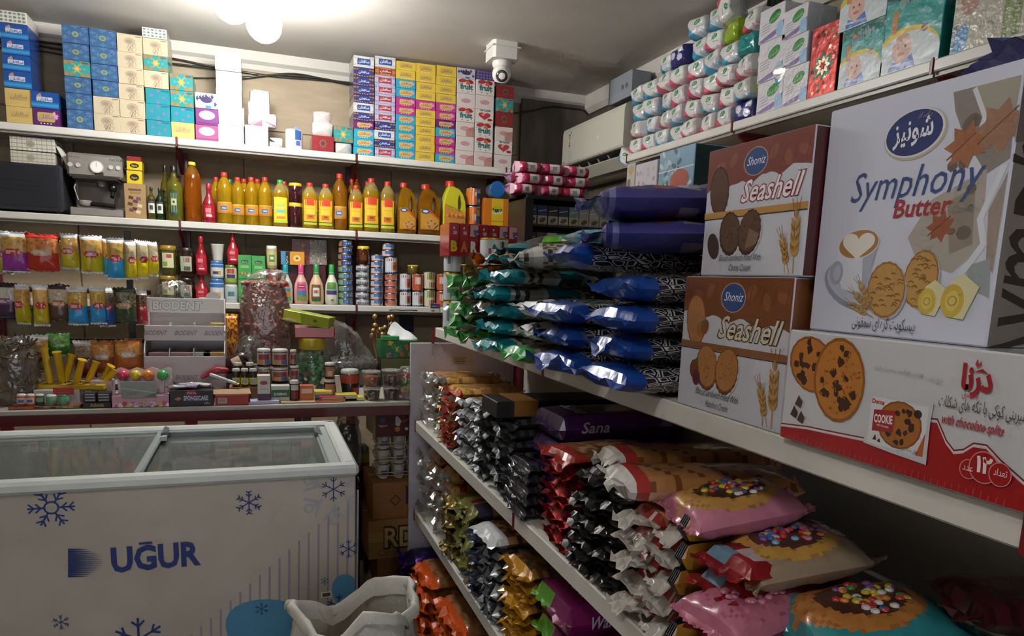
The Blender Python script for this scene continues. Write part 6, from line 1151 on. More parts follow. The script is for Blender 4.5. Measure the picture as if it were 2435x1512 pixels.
# patterned tissue box and card at the right end
def art_tis(D, H):
    r = random.Random(8)
    for i in range(14): scal(D, .06+.88*r.random(), H*(.1+.8*r.random()), .06, .07, r.choice(['#b8502c', '#c8a82c', '#6a4a8a', '#3f8a4c', '#b83a3c']), 5, .35)
up('dark green box with red oval under the patterned tissue box', 'tea_box', 'box', 906, 990, 852, 3.36, .13, '#2c3020', lambda D, H: (D.rect(.0, H*.62, 1, H, '#5c6238'), D.ell(.55, H*.36, .3, .12, '#8c2430'), D.ell(.55, H*.36, .26, .09, '#c8b0a0'), D.ell(.55, H*.36, .22, .07, '#8c2430')))
z8 = P(948, 852, Y=3.36).z
t = up('green floral tissue box with a white tissue pulled out', 'tissue_box', 'tissue box', 904, 994, 810, 3.37, .12, '#1f6a3c', art_tis, zb=z8+.001)
m = MB(); zt8 = P(948, 810, Y=3.37).z-z8-.001
def tis(i, j): return (-.05+.13*i+.02*math.sin(j*3), .03+.04*j+.01*math.sin(i*6), zt8+.003+(.115*math.sin(PI*min(1, i*.9+.08))*j)*(.75+.25*math.cos(i*5))+.004*math.sin(i*9+j*5)*j)
m.grid(tis, 14, 6, '#e4e8ea'); m.build('tissue', 'cloth', t)
m = MB(); m.box(-.085, .0, zt8+.001, .0, .03, zt8+.022, '#3fa05a', .002); m.build('tab', 'paper', t)
card('wall_plate', 'dark blue plate fixed to the back wall behind the tissue box', 'plate', 950, 984, 750, 790, YW-.02, '#1c2440', lambda D, H: D.rect(.1, H*.2, .9, H*.3, '#2a3458'), th=.008)
p = P(967, 900, Y=3.0); m = MB(); cl = ['#d890a0', '#d8d040', '#6ab04a', '#d86a5a', '#e0c8d0']; r = random.Random(3)
m = MB()
for k in range(34): m.lathe([(max(.001, .008*math.sin(PI*i/5)), -.008*math.cos(PI*i/5)) for i in range(6)], 7, (r.uniform(-.016, .016), r.uniform(-.016, .016), .01+.0035*k), col=cl[(k//7) % 5])
t = thing('candy_tube', 'narrow clear tube of coloured candies at the right end of the counter', 'candy', (P(966, 930, Y=3.0).x, 3.02, ZC)); o = m.build('candies', 'jar', t); o['kind'] = 'stuff'
m = MB(); m.lathe([(.022, 0), (.026, .004), (.026, .13), (.02, .14)], 14, col='#ffffff'); m.build('tube', 'wrap', t)
# ---------------------------------------------------------------- goods on the gondola
sm_ = bpy.data.materials.new('seed_print'); sm_.use_nodes = True; MATS['seed_print'] = sm_; nt = sm_.node_tree; bs = nt.nodes['Principled BSDF']; bs.inputs['Roughness'].default_value = .22; bs.inputs['Coat Weight'].default_value = .7
tc = nt.nodes.new('ShaderNodeTexCoord'); mp = nt.nodes.new('ShaderNodeMapping'); mp.inputs['Scale'].default_value = (36, 36, 95); mp.inputs['Rotation'].default_value = (.3, .5, .4); nt.links.new(tc.outputs['Object'], mp.inputs[0])
vo = nt.nodes.new('ShaderNodeTexVoronoi'); vo.feature = 'DISTANCE_TO_EDGE'; vo.inputs['Scale'].default_value = 1.0; nt.links.new(mp.outputs[0], vo.inputs['Vector'])
cr = nt.nodes.new('ShaderNodeValToRGB'); e = cr.color_ramp.elements; e[0].position = .0; e[0].color = lin('#1c1b1e'); e[1].position = 1; e[1].color = lin('#232226')
for p_, c_ in ((.05, '#1c1b1e'), (.09, '#c8c6c8'), (.13, '#c8c6c8'), (.17, '#26252a')): k_ = e.new(p_); k_.color = lin(c_)
nt.links.new(vo.outputs['Distance'], cr.inputs[0]); nt.links.new(cr.outputs[0], bs.inputs['Base Color'])
n2 = nt.nodes.new('ShaderNodeTexNoise'); n2.inputs['Scale'].default_value = 25; nt.links.new(tc.outputs['Object'], n2.inputs['Vector']); bp = nt.nodes.new('ShaderNodeBump'); bp.inputs['Strength'].default_value = .5; bp.inputs['Distance'].default_value = .006; nt.links.new(n2.outputs[0], bp.inputs['Height']); nt.links.new(bp.outputs[0], bs.inputs['Normal'])
def split(mb, cond):
    a, b = MB(), MB(); a.v = b.v = mb.v
    for f, c, s in zip(mb.f, mb.c, mb.sm):
        t_ = a if cond(c) else b; t_.f.append(f); t_.c.append(c); t_.sm.append(s)
    def compact(m):
        use = sorted({i for f in m.f for i in f}); mp_ = {k: i for i, k in enumerate(use)}; m.v = [mb.v[i] for i in use]; m.f = [tuple(mp_[i] for i in f) for f in m.f]; return m
    return compact(a), compact(b)
PK = {}
def pack(label, cat, x0, yc, z, Ln, W, T, colf, seed, group, mt='film', body_mt=None, seal=.09, bx=4, by=3, crum=.003, fin=.02, zig=.006, rot=(0, 0, 0), nu=20, nv=10, name='wrapped_pack', end='#', extra=None, key=None):
    """bag lying with its front end towards the aisle; faces coloured `end` become the end seal"""
    k = key or (name, seed, Ln, round(W, 3), round(T, 4))
    if k not in PK:
        mb = pouch(Ln, W, T, colf, seed, seal, bx, by, crum, nu, nv, zig, fin)
        if end != '#': A, B = split(mb, lambda c: c == L(end)); PK[k] = (B.mesh('body', body_mt or mt), A.mesh('end_seal', mt))
        else: PK[k] = (mb.mesh(name, mt), None)
    b, s = PK[k]
    if s:
        t = thing(name, label, cat, (x0+Ln/2, yc, z), rot, group); link('body', b, t); link('end_seal', s, t)
    else: t = tag(link(name, b, None, (x0+Ln/2, yc, z), rot), label, cat, group)
    if extra: extra(t, Ln, W, T)
    return t
g = 'seed and snack bags on the gondola top shelf'
BL = '#1b4494'
def seedcol(blue, k=.2):
    def f(i, j, s): return blue if i < k else '#d4d2d0' if i < k+.035 else '#1c1b1e'
    return f
def seedbag(label, x0, yc, z, rot=(0, 0, 0), seed=0, Ln=.33, W=.2, T=.058, blue=BL, k=.2): return pack(label, 'seed bag', x0, yc, z, Ln, W, T, seedcol(blue, k), seed, g, 'film', 'seed_print', .05, 2.6, 2.3, .004, .02, .004, rot, 26, 14, 'seed_bag', blue, key=('seed', seed % 4, T, W, blue, k))
zs = ZM+.002; Tn = .0555
for i in range(4):
    seedbag(f'blue-ended sunflower seed bag, {ordn(i+1, 4)} of the stack touching the biscuit cartons', .60+.012*(i % 2)-.01*(i == 0), 1.195+.008*(i % 2)-.004*i, zs+i*Tn, (0, 0, .04*(-1)**i), i)
for i in range(3):
    seedbag(f'blue-ended sunflower seed bag, {ordn(i+1, 3)} of the farther stack', .585+.02*(i % 2), 1.43+.012*(i % 3), zs+i*Tn*.98, (0, .0, .10*(-1)**i), i+1, W=.21)
seedbag('blue-ended seed bag sticking out highest above the stacks', .575, 1.345, zs+4*Tn+.002, (0, .04, -.2), 2, W=.2)
# ball-print pack and white-teal seed packs
def ballcol(i, j, s): return '#1e1c20' if hsh(i*4, j*4.5, 2) > .12 else '#cfcfd2'
pack('white pack with black football pattern between blue and teal bags', 'snack bag', .60, 1.63, zs+2*Tn, .3, .16, .05, ballcol, 31, g, 'film', None, .06, 2.4, 2.3, .006, .02, rot=(0, 0, .1), name='snack_bag')
pack('second football-pattern pack lying lower beside the blue seed bags', 'snack bag', .60, 1.62, zs+Tn, .3, .16, .05, ballcol, 32, g, 'film', None, .06, 2.4, 2.3, .006, .02, rot=(0, 0, -.05), name='snack_bag')
pack('clear-green snack pack at the bottom left of the seed bags', 'snack bag', .575, 1.64, zs, .3, .15, .05, lambda i, j, s: '#2f9a3c' if i < .16 else '#6a6454' if hsh(i*6, j*5) > 0 else '#a8a494', 33, g, 'film', None, .06, 2.4, 2.3, .006, .03, rot=(0, 0, .1), name='snack_bag')
TE = '#1f8f9c'
def tealcol(i, j, s): return TE if i < .2 or (.55 < i < .85 and s == 0) else '#c9c8c0' if (.2 < i < .24 or .5 < i < .55) else '#3a3836' if hsh(i*13, j*12) > -.1 else '#a8a49c'
for i in range(5):
    pack(f'teal-ended seed pack, {ordn(i+1, 5)} of the teal stack', 'snack bag', .585+.012*(i % 3), 1.87+.02*(i % 2), zs+i*.047, .32, .2, .046, tealcol, 50+i % 3, g, 'film', None, .06, 2.5, 2.3, .006, .035, .006, (0, 0, .08*(-1)**i), 24, 12, 'snack_bag', key=('teal', i % 3))
pack('large white and teal seed pack lying on the teal stack', 'snack bag', .62, 1.72, zs+5*.047+.006, .36, .24, .06, lambda i, j, s: '#d2d2ce' if (.16 < i < .24 or .46 < i < .54 or i > .86) else TE if .54 <= i < .82 else '#b08a3c' if (.24 < i < .3 and .3 < j < .7) else '#b03038' if (i > .8 and j > .6) else '#3c3a38' if hsh(i*16, j*14) > 0 else '#b8b4ac', 60, g, 'film', None, .05, 2.4, 2.2, .007, .02, rot=(0, -.08, -.35), nu=30, nv=18, name='snack_bag')
pack('white and green seed pack at the back of the heap', 'snack bag', .80, 2.1, zs+.3, .3, .2, .05, lambda i, j, s: '#5fa81f' if .3 < i < .55 else '#d8d4cc' if i > .55 else '#2c2a2c', 61, g, 'foil', None, .06, 2.4, 2.2, .007, .02, rot=(0, -.06, -.9), nu=26, nv=14, name='snack_bag')
pack('light blue foil bag lying under the purple bags', 'snack bag', .80, 1.80, zs+.305, .26, .17, .045, lambda i, j, s: '#6fb4cc' if hsh(i*5, j*4) > -.25 else '#a8b0b8', 62, g, 'film', None, .06, 2.4, 2.2, .009, .02, rot=(0, -.05, -.6), nu=24, nv=14, name='snack_bag')
def grcol(i, j, s): return '#3f8f44' if hsh(i*5, j*6) > -.05 else '#6fc06a' if j > .4 else '#2c6a34'
for i in range(5):
    pack(f'green foil snack bag with flared end, {ordn(i+1, 5)} of the green stack', 'snack bag', .60+.015*(i % 2), 2.24+.03*(i % 2), zs+i*.043, .3, .19, .042, grcol, 70+i % 3, g, 'film', None, .14, 2.4, 2.3, .006, .06, .004, (0, 0, .1*(-1)**i), 26, 12, 'snack_bag', key=('green', i % 3))
for i in range(2): pack(['orange foil snack bag on the green stack, lower', 'orange foil snack bag on the green stack, upper'][i], 'snack bag', .63+.02*i, 2.2-.03*i, zs+5*.043+.003+i*.036, .3, .18, .034, lambda a, b, s: '#b8702a' if hsh(a*6, b*6) > -.2 else '#d8a468', 80+i, g, 'foil', None, .14, 2.4, 2.3, .007, .05, .004, (0, -.04, -.25-.1*i), 24, 12, 'snack_bag')
for i in range(2): pack(['teal crumpled snack bag next to the orange ones, lower', 'teal crumpled snack bag next to the orange ones, upper'][i], 'snack bag', .64+.02*i, 1.98, zs+5*.047+.01+i*.034, .26, .15, .034, lambda a, b, s: '#1f6f7c' if a < .4 else '#4a4844' if hsh(a*12, b*12) > 0 else '#b0aca4', 84+i, g, 'film', None, .14, 2.4, 2.3, .007, .04, .004, (0, -.03, -.4), 24, 12, 'snack_bag')
for i in range(2): pack(['dark striped snack bag between green and teal, lower', 'dark striped snack bag between green and teal, upper'][i], 'snack bag', .62, 2.07, zs+.1+.05*i, .28, .14, .045, lambda a, b, s: '#23262c' if hsh(a*8, b*10) > -.15 else '#8a9098', 88+i, g, 'film', None, .12, 2.4, 2.3, .006, .04, .004, (0, 0, .1), 22, 12, 'snack_bag')
# two purple-blue bags on top
PU = '#423f80'
def purcol(i, j, s):
    if i < .2 and int(i*60) % 3 == 0: return '#7f7fb4'
    if .34 < i < .46 and .1 < j < .36 and s == 0: return '#b0563a'
    if .46 < i < .56 and .06 < j < .3: return '#8a8498'
    if .42 < i < .5 and j > .84: return '#4f8a4a'
    return PU
for i, (z, x0, rz) in enumerate(((zs+5*Tn-.012, .60, -.45), (zs+5*Tn+.05, .585, -.42))):
    def ex(t, Ln, W, T):
        D = Decal((Ln*.18, -W*.2, T*1.06), (.0, 1, 0), (-1, 0, 0), .1, step=.0004); D.text(fa('تخمه آفتاب'), .5, .5, .25, '#8f86b8', w=.9); D.build('lettering', 'paper', t)
    pack(['violet-blue seed bag, lower of two on top of the heap', 'violet-blue seed bag, upper of two on top of the heap'][i], 'seed bag', x0, 1.24, z, .40, .26, .064, purcol, 90+i, 'violet seed bags on the heap', 'film', None, .09, 2.6, 2.2, .006, .02, .003, (0, -.02, rz), 34, 18, 'seed_bag', extra=ex)
# cans at the far end and red cartons above
OC = [(.04, .96, -1.4, 1.4, '#c2ccd4'), (.2, .75, .1, 1.2, '#c8862c'), (.3, .5, .3, .9, '#d8a040'), (.7, .8, .2, .8, '#4a8a3c'), (.3, .9, -.9, -.6, '#6a7078')]
for i in range(3): can(f'fruit can with orange picture, {ordn(i+1, 3)} at the far end of the gondola', .752, 2.80, ZM+.001+i*.113, .042, .112, '#c2ccd4', OC, group='fruit cans on the gondola', rim='#b8922c')
can('large fruit can with barcode above the green bags', .86, 2.62, ZM+.229, .055, .13, '#c2ccd4', [(.05, .95, -1.4, 1.4, '#c4ccd2'), (.55, .9, .1, .5, '#3a3c40'), (.15, .7, -.7, -.5, '#a83a50'), (.2, .5, .1, .4, '#8a9098')], group='fruit cans on the gondola', rim='#b8922c')
for k in range(2): can(['fruit can under the barcode can, lower', 'fruit can under the barcode can, upper'][k], .86, 2.62, ZM+.001+k*.114, .055, .1135, '#c2ccd4', OC, group='fruit cans on the gondola', rim='#b8922c')
for k in range(2): can(['brown-label can behind the first stack, lower', 'brown-label can behind the first stack, upper'][k], .85, 2.80, ZM+.001+k*.12, .042, .119, '#4a2c1c', [(.1, .9, -1, 1, '#5a3420'), (.4, .6, -.5, .5, '#b8843c')], group='fruit cans on the gondola', rim='#b8922c')
m = MB(); m.box(.72, 2.70, ZM+.0, 1.04, 2.86, ZM+.0, '#000000')
t = simple_box('carton', 'brown carton standing behind the fruit cans on the gondola', 'box', 1100, 1205, 635, ZM, 2.72, .14, '#5a4030', None, 'cardboard')
zr = P(1150, 612, Y=2.70).z; xr0, xr1 = P(1068, 570, Y=2.70).x, P(1231, 570, Y=2.70).x
n = 7
for i in range(n):
    w_ = (xr1-xr0)/n
    t = thing('gum_carton', f'red wrapped gum carton, {["leftmost", "second", "third", "middle", "fifth", "sixth", "rightmost"][i]} in the red block' if True else '', 'box', (xr0+w_*(i+.5), 2.70, zr), 0, 'red gum cartons in a block'); m = MB(); h = P(1150, 534, Y=2.70).z-zr; m.box(-w_/2+.0006, 0, 0, w_/2-.0006, .15, h, '#9c1a24', .002, ny='#a01c28'); m.build('body', 'gloss', t)
    D = Decal((-w_/2, -.0004, 0), (1, 0, 0), (0, 0, 1), w_); D.clip = (.04, .04, .96, h/w_-.04); H = h/w_
    if i in (2, 5, 6): D.rect(.1, H*.62, .9, H*.97, '#c8a0a0'); D.text('BA', .5, H*.68, .6, '#38407c', w=H*.26, rot=-PI/2+.1, bold=.04)
    else: D.poly([(.35, H*.85), (.55, H*.9), (.5, H*.8)], '#e4d8d4'); D.rect(.4, H*.66, .75, H*.76, '#c0a8a8')
    D.line([(0, H*.56), (1, H*.56)], .04, '#6a1018'); D.rect(.05, .05, .95, H*.5, '#8c1620'); D.text('BARAKA'[i % 6], .5, H*.16, H*.42, ['#d8b02c', '#d86a2c', '#e0dcd4', '#5a9a3c', '#d8b02c', '#e0dcd4'][i % 6], w=.66, bold=.06); D.build('print', 'gloss', t)
# gift boxes behind the purple bags
def art_fish(D, H):
    r = random.Random(4)
    for i in range(26): D.ell(.06+.88*r.random(), H*(.05+.9*r.random()), .07, .035, r.choice(['#9ac0d8', '#24506e', '#c8dce4', '#17324c']), r.random()*3, 10)
    D.ell(.62, H*.22, .26, .16, '#b0402c'); D.line([(.0, H*.48), (1, H*.5)], .02, '#d8e4ea')
def art_pk(D, H):
    r = random.Random(5)
    for i in range(20): D.ell(.1+.8*r.random(), H*(.05+.75*r.random()), .06, .05, r.choice(['#c8b0c4', '#b890ac', '#d0c090', '#a8a0b8']), r.random()*3, 8)
ybx = 1.24
def backbox(label, uL, uR, vT, vB, X, dep, front, side, art):
    yl, yr_ = P(uL, vT, X=X).y, P(uR, vT, X=X).y; z0, z1 = P((uL+uR)/2, vB, X=X).z, P((uL+uR)/2, vT, X=X).z
    printed_box('gift_box', label, X, yl, yr_, z0, z1, dep, front, side, front, art, group='boxes behind the violet bags'); return z0
yl, yr_ = P(1490, 430, X=.98).y, P(1684, 430, X=.98).y; zbk = P(1600, 452, X=.98).z
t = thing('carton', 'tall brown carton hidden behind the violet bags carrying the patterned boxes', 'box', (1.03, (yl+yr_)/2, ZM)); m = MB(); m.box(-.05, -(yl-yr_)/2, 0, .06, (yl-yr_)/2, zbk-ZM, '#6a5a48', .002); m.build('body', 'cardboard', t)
def bb(label, uL, uR, vT, dep, front, side, art, X=.98):
    a, b = P(uL, 400, X=X).y, P(uR, 400, X=X).y; printed_box('gift_box', label, X, a, b, zbk+.0006, P((uL+uR)/2, vT, X=X).z, dep, front, side, front, art, group='boxes behind the violet bags')
bb('blue fish-patterned box with dark green side behind the violet bags', 1567, 1650, 352, .1, '#7fa8c4', '#1f3a3c', art_fish)
bb('white and pink patterned box left of the fish box', 1512, 1563, 385, .08, '#d8d2da', '#b8b0b8', art_pk)
bb('slim beige box at the left end behind the violet bags', 1491, 1511, 388, .08, '#c4bcae', '#8a8278', lambda D, H: (D.ell(.5, H*.8, .3, .25, '#b89a68'), D.rect(.15, H*.2, .5, H*.55, '#5a5450')))
# ---------------------------------------------------------------- wrapped cakes on the lower gondola shelves
def stk(where, look, cat, y0, y1, z0, z1, n, x0, Ln, colf, mt='film', end='#', emt=None, fin=0.014, seal=.1, bx=5, by=3.4, crum=.0035, zig=.006, name='cake_pack', group=None, rz=.03, nu=20, nv=10, lean=0, bodymt=None, word=None):
    T = (z1-z0)/n; W = (y0-y1)*.955
    for i in range(n):
        pack(f'{look}, {ordn(i+1, n)} {where}', cat, x0+(.05 if z0 > .2 else .03)+rnd.uniform(-.008, .008)+lean*i, (y0+y1)/2+rnd.uniform(-.004, .004), z0+i*T+.0005, Ln, W, T*.985, colf, int(y0*50)+i % 2, group or look+'s', emt or mt, bodymt or mt, seal, bx, by, crum, fin, zig, (0, 0, rnd.uniform(-rz, rz)), nu, nv, name, end, key=(where, i % 2), extra=(lambda t, Ln, W, T: wordart(t, Ln, W, T, word)) if word else None)
def wordart(t, Ln, W, T, word):
    D = Decal((-Ln*.36, W*.46, T*1.02), (0, -1, 0), (1, 0, 0), W); D.text(word, .46, .12, .3, '#d8d0dc', w=.6, shear=.25, bold=.02); D.build('lettering', 'gloss', t)
    D = Decal((-Ln*.36, -W*.475, T*.2), (1, 0, 0), (0, 0, 1), W); D.text(word, .3, .06, .2, '#c0b4c8', w=.4, shear=.25, bold=.02); D.build('lettering', 'gloss', t)
def vary(c1, c2, k=0, f=(6, 6)): return lambda i, j, s: c1 if hsh(i*f[0], j*f[1], k) > 0 else c2
CL = '#cfccc6'
def cakecol(cake, dark, clear=CL, k=.13, stripe=None):
    def f(i, j, s):
        if i < k: return clear
        if stripe and abs(i-.3) < .05 and s == 0: return stripe
        return cake if hsh(i*9, j*7) > -.1 else dark
    return f
z2 = ZS2+.003
stk('at the far end of the shelf', 'clear-wrapped sponge cake with orange strip', 'cake', 2.92, 2.74, z2, 1.115, 4, .59, .3, cakecol('#a8743a', '#c88a2c', stripe='#c8802c'), 'filmfine', CL, 'haze', .05, .14, bodymt='filmfine')
stk('beside the end column', 'clear-wrapped golden cake', 'cake', 2.73, 2.56, z2, 1.13, 5, .585, .3, cakecol('#b08a4a', '#8a6030'), 'filmfine', CL, 'haze', .05, .14, bodymt='filmfine')
stk('of the red-ended column', 'red-ended cookie pack', 'cookies', 2.55, 2.36, z2, 1.115, 6, .585, .28, lambda i, j, s: '#a01c22' if i < .16 and hsh(i*8, j*9) > -.2 else '#c8a03c' if i < .2 else '#9a6a3a' if hsh(i*9, j*8) > 0 else '#c49858', 'filmfine', fin=0.032, seal=.12)
stk('of the blue-ended column', 'blue and white cookie pack', 'cookies', 2.34, 2.17, z2, 1.10, 6, .59, .28, lambda i, j, s: ['#2f7a94', '#c4d0d8', '#8a8a94', '#6a3a64'][int((hsh(i*7, j*9)+1)*2) % 4] if i < .2 else '#a08464', 'filmfine', fin=0.032, seal=.12)
stk('of the grey column', 'grey foil biscuit pack', 'biscuits', 2.15, 1.97, z2, 1.12, 7, .585, .28, vary('#6f7274', '#3c3e42', 2), 'foil', fin=0.028, seal=.13)
stk('of the charcoal column', 'charcoal biscuit pack with flared end', 'biscuits', 1.95, 1.77, z2, 1.125, 7, .585, .28, vary('#26272a', '#45484a', 3), 'film', fin=0.032, seal=.13)
t = thing('long_carton', 'long black and brown carton lying across the dark packs', 'box', (.83, 1.86, 1.128), .0); m = MB(); m.box(-.22, -.07, 0, .2, .07, .045, '#1a1719', .002, nx='#0f0e10'); m.box(-.17, -.0705, .003, -.1, .0705, .0455, '#8a5a24'); m.build('body', 'carton', t)
stk('of the purple stack', 'glossy purple wafer pack', 'wafers', 1.75, 1.545, z2, 1.175, 4, .625, .36, lambda i, j, s: '#3c2458' if i < .14 else '#541f68', 'gloss', fin=0.008, seal=.06, bx=8, by=5, crum=.0015, nu=26, nv=14, rz=.03, word='Sana')
stk('of the slate column', 'slate-grey wafer pack', 'wafers', 1.76, 1.60, z2, 1.04, 5, .575, .06, vary('#3a3a44', '#1f1f26', 4), 'film', fin=0.021, seal=.2)
stk('of the red column', 'metallic red chocolate pack', 'chocolate', 1.535, 1.365, z2, 1.095, 7, .585, .27, lambda i, j, s: '#c8822c' if hsh(i*12, j*10, 3) > .38 else '#a3201e' if hsh(i*5, j*6) > -.15 else '#6a1012', 'foil', fin=0.025, seal=.12)
pack('red and brown chocolate pack lying on the red column', 'chocolate', .62, 1.45, 1.0965, .28, .16, .03, lambda i, j, s: '#a03024' if i < .2 else '#8a5a34' if hsh(i*8, j*8) > 0 else '#c8a070', 140, 'metallic red chocolate packs', 'film', rot=(0, 0, .1), name='cake_pack')
stk('in the far black column', 'glossy black chocolate pack', 'chocolate', 1.36, 1.235, z2, 1.11, 9, .575, .27, vary('#101012', '#2c2a2c', 5), 'film', fin=0.025, seal=.13, lean=.003)
stk('in the near black column', 'glossy black bar pack', 'chocolate', 1.23, 1.13, z2, 1.10, 8, .575, .27, vary('#151416', '#34302e', 6), 'film', fin=0.025, seal=.13, lean=.003)
WC = '#c4beb4'
def cupcol(i, j, s):
    if i < .13: return WC
    if .13 <= i < .2: return '#a83a34' if hsh(j*9, 1) > -.1 else '#d8d2ca'
    return '#9a6a44' if hsh(i*9, j*7) > -.15 else '#b8885a'
stk('of the white column, far half', 'white-wrapped cupcake pack', 'cake', 1.125, 1.02, z2, 1.105, 5, .57, .27, cupcol, 'filmfine', WC, 'film', .05, .16, bodymt='filmfine')
stk('of the white column, near half', 'white-wrapped sponge pack', 'cake', 1.018, .965, z2, 1.11, 5, .575, .27, cupcol, 'filmfine', WC, 'film', .05, .16, bodymt='filmfine')
def rollcol(i, j, s):
    if i < .1: return '#d6d2cc'
    if i < .17: return '#a8302c'
    if s == 0: return '#7a4426' if math.sin(i*42+j*9) > .8 else '#a87444'
    return '#c8b088'
pack('long swiss roll in clear wrap lying on the white cupcake packs', 'cake', .60, 1.09, 1.112, .36, .15, .055, rollcol, 150, 'swiss rolls on the cupcake packs', 'gloss', None, .06, 5, 3, .002, .04, .006, (0, 0, -.22), 30, 16, 'swiss_roll')
pack('second long swiss roll behind the first one', 'cake', .66, 1.25, 1.112, .38, .13, .055, rollcol, 151, 'swiss rolls on the cupcake packs', 'gloss', None, .06, 5, 3, .002, .04, .006, (0, 0, -.15), 30, 16, 'swiss_roll')
stk('of the black and gold column', 'black and gold wafer box', 'wafers', .962, .935, z2, 1.13, 5, .60, .2, lambda i, j, s: '#b8862c' if j < .12 or j > .88 else '#1c1c1e', 'gloss', fin=0.003, seal=.03, bx=9, by=9, crum=.0005)
stk('of the dark red column', 'dark red cookie bag', 'cookies', .93, .80, z2, 1.095, 5, .60, .26, lambda i, j, s: '#d0c4c4' if (.2 < i < .34 and .2 < j < .6) else '#6f98b0' if (.12 < i < .18 and .5 < j < .9) else '#8e1a20', 'film', fin=0.021, seal=.1, bx=4)
# big cake bags in front
def cakebag(label, x, y, z, Ln, W, T, base, cake, choc, dots, seed, rot, word=None, side=None):
    def col(i, j, s):
        u, v = (i-.47)/.4, (j-.5)/.43; r_ = math.hypot(u, v)
        if s == 0 and r_ < 1: return choc if math.hypot((u-.1)/.72, (v-.08)/.7) < 1 else cake if hsh(i*9, j*9) > -.3 else mixc(cake, '#5a3010', .4)
        return base if (not side or j < .55) else side
    mb = pouch(Ln, W, T, col, seed, .07, 2.6, 2.3, .005, 34, 26, .005, .02)
    t = thing('cake_bag', label, 'cake', (x, y, z), rot, 'filled cake bags near the camera'); mb.build('bag', 'film', t)
    m = MB(); r = random.Random(seed)
    def hz(xx, yy):
        u, v = abs(xx)/(Ln/2), abs(yy)/(W/2); s = min(u/.86, 1); return T/2+T/2*max(0, 1-s**2.6)**(.7/2.6)*max(0, 1-min(1, v)**2.3)**(1/2.3)
    for k in range(46):
        a, q = r.random()*2*PI, math.sqrt(r.random())*.66; px, py = Ln*.36*(.1+q*math.cos(a))*1.0, W*.4*(.08+q*math.sin(a)); s = .0065
        m.lathe([(s, -.001), (s*.95, .0016), (s*.5, .003)], 9, (px, py, hz(px, py)+.001), col=r.choice(dots))
    o = m.build('printed_sweets', 'gloss', t); o['kind'] = 'stuff'
    if word:
        D = Decal((0, 0, 0), (0, -1, 0), (1, 0, 0), 1, step=.0004); D.warp = lambda p: Vector((p.x, p.y, hz(p.x, p.y)+.003)); D.text(word, -.02, Ln*.3, .045, '#e8e6e8', w=.1, shear=.2, bold=.03); D.build('lettering', 'gloss', t)
    return t
MM = ['#c83a34', '#d8c03a', '#3f9a48', '#3a74b8', '#d8843a', '#d8d8d4', '#8a4a8c']
qa = P(1745, 1190, Z=1.14); cakebag('pink cake bag with chocolate-topped cookie and coloured sweets', qa.x, qa.y, 1.095, .22, .165, .07, '#c07890', '#c4924c', '#4a2c22', MM, 160, (0, -.16, -.15))
qa = P(1885, 1302, Z=1.09); cakebag('brown paper-look cake bag with heart sweets and white lettering', qa.x, qa.y, 1.045, .215, .175, .07, '#9a8670', '#c89a4a', '#54342c', MM+['#c87a9c', '#7ab0c8'], 161, (0, -.16, -.2), 'cake', '#5a3a34')
qa = P(1790, 1440, Z=1.02); cakebag('lower pink cake bag under the brown one', qa.x, qa.y, .985, .2, .15, .06, '#b46a80', '#b46a80', '#a85a70', ['#c07890'], 162, (0, -.1, .1))
qa = P(2060, 1465, Z=1.04); cakebag('turquoise cake bag at the bottom right of the picture', qa.x, qa.y, 1.0, .235, .17, .07, '#2f8a92', '#b87a3c', '#4a2c22', MM, 163, (0, -.14, -.25))
pack('dark red cake bag pushed far back on the shelf', 'cake', .88, .62, 1.06, .2, .14, .05, vary('#6a2434', '#4a1824', 4), 164, 'filled cake bags near the camera', 'film', rot=(0, 0, -.4), name='cake_bag')
for k in range(3): pack(['dark blue wafer pack at the right edge, lowest', 'dark blue wafer pack at the right edge, second', 'dark blue wafer pack at the right edge, top'][k], 'wafers', .80, .44, z2+k*.062, .26, .2, .06, vary('#141a34', '#22304c', 5, (3, 3)), 166+k % 2, 'dark blue wafer packs', 'film', rot=(0, 0, -.3+.1*k), name='wafer_pack')
for k in range(3): stk('under the %s cake bag' % ['pink', 'brown', 'turquoise'][k], 'plain %s biscuit pack' % ['maroon', 'tan', 'teal'][k], 'biscuits', [.955, .79, .66][k]-.02*(k == 0), [.80, .67, .46][k], z2, [1.09, .98, .98][k], [4, 2, 2][k], [.70, .60, .59][k], .24, vary(*[('#4a1820', '#341016'), ('#7a6450', '#5a4638'), ('#1f6a72', '#184e56')][k]), 'film') if k else None
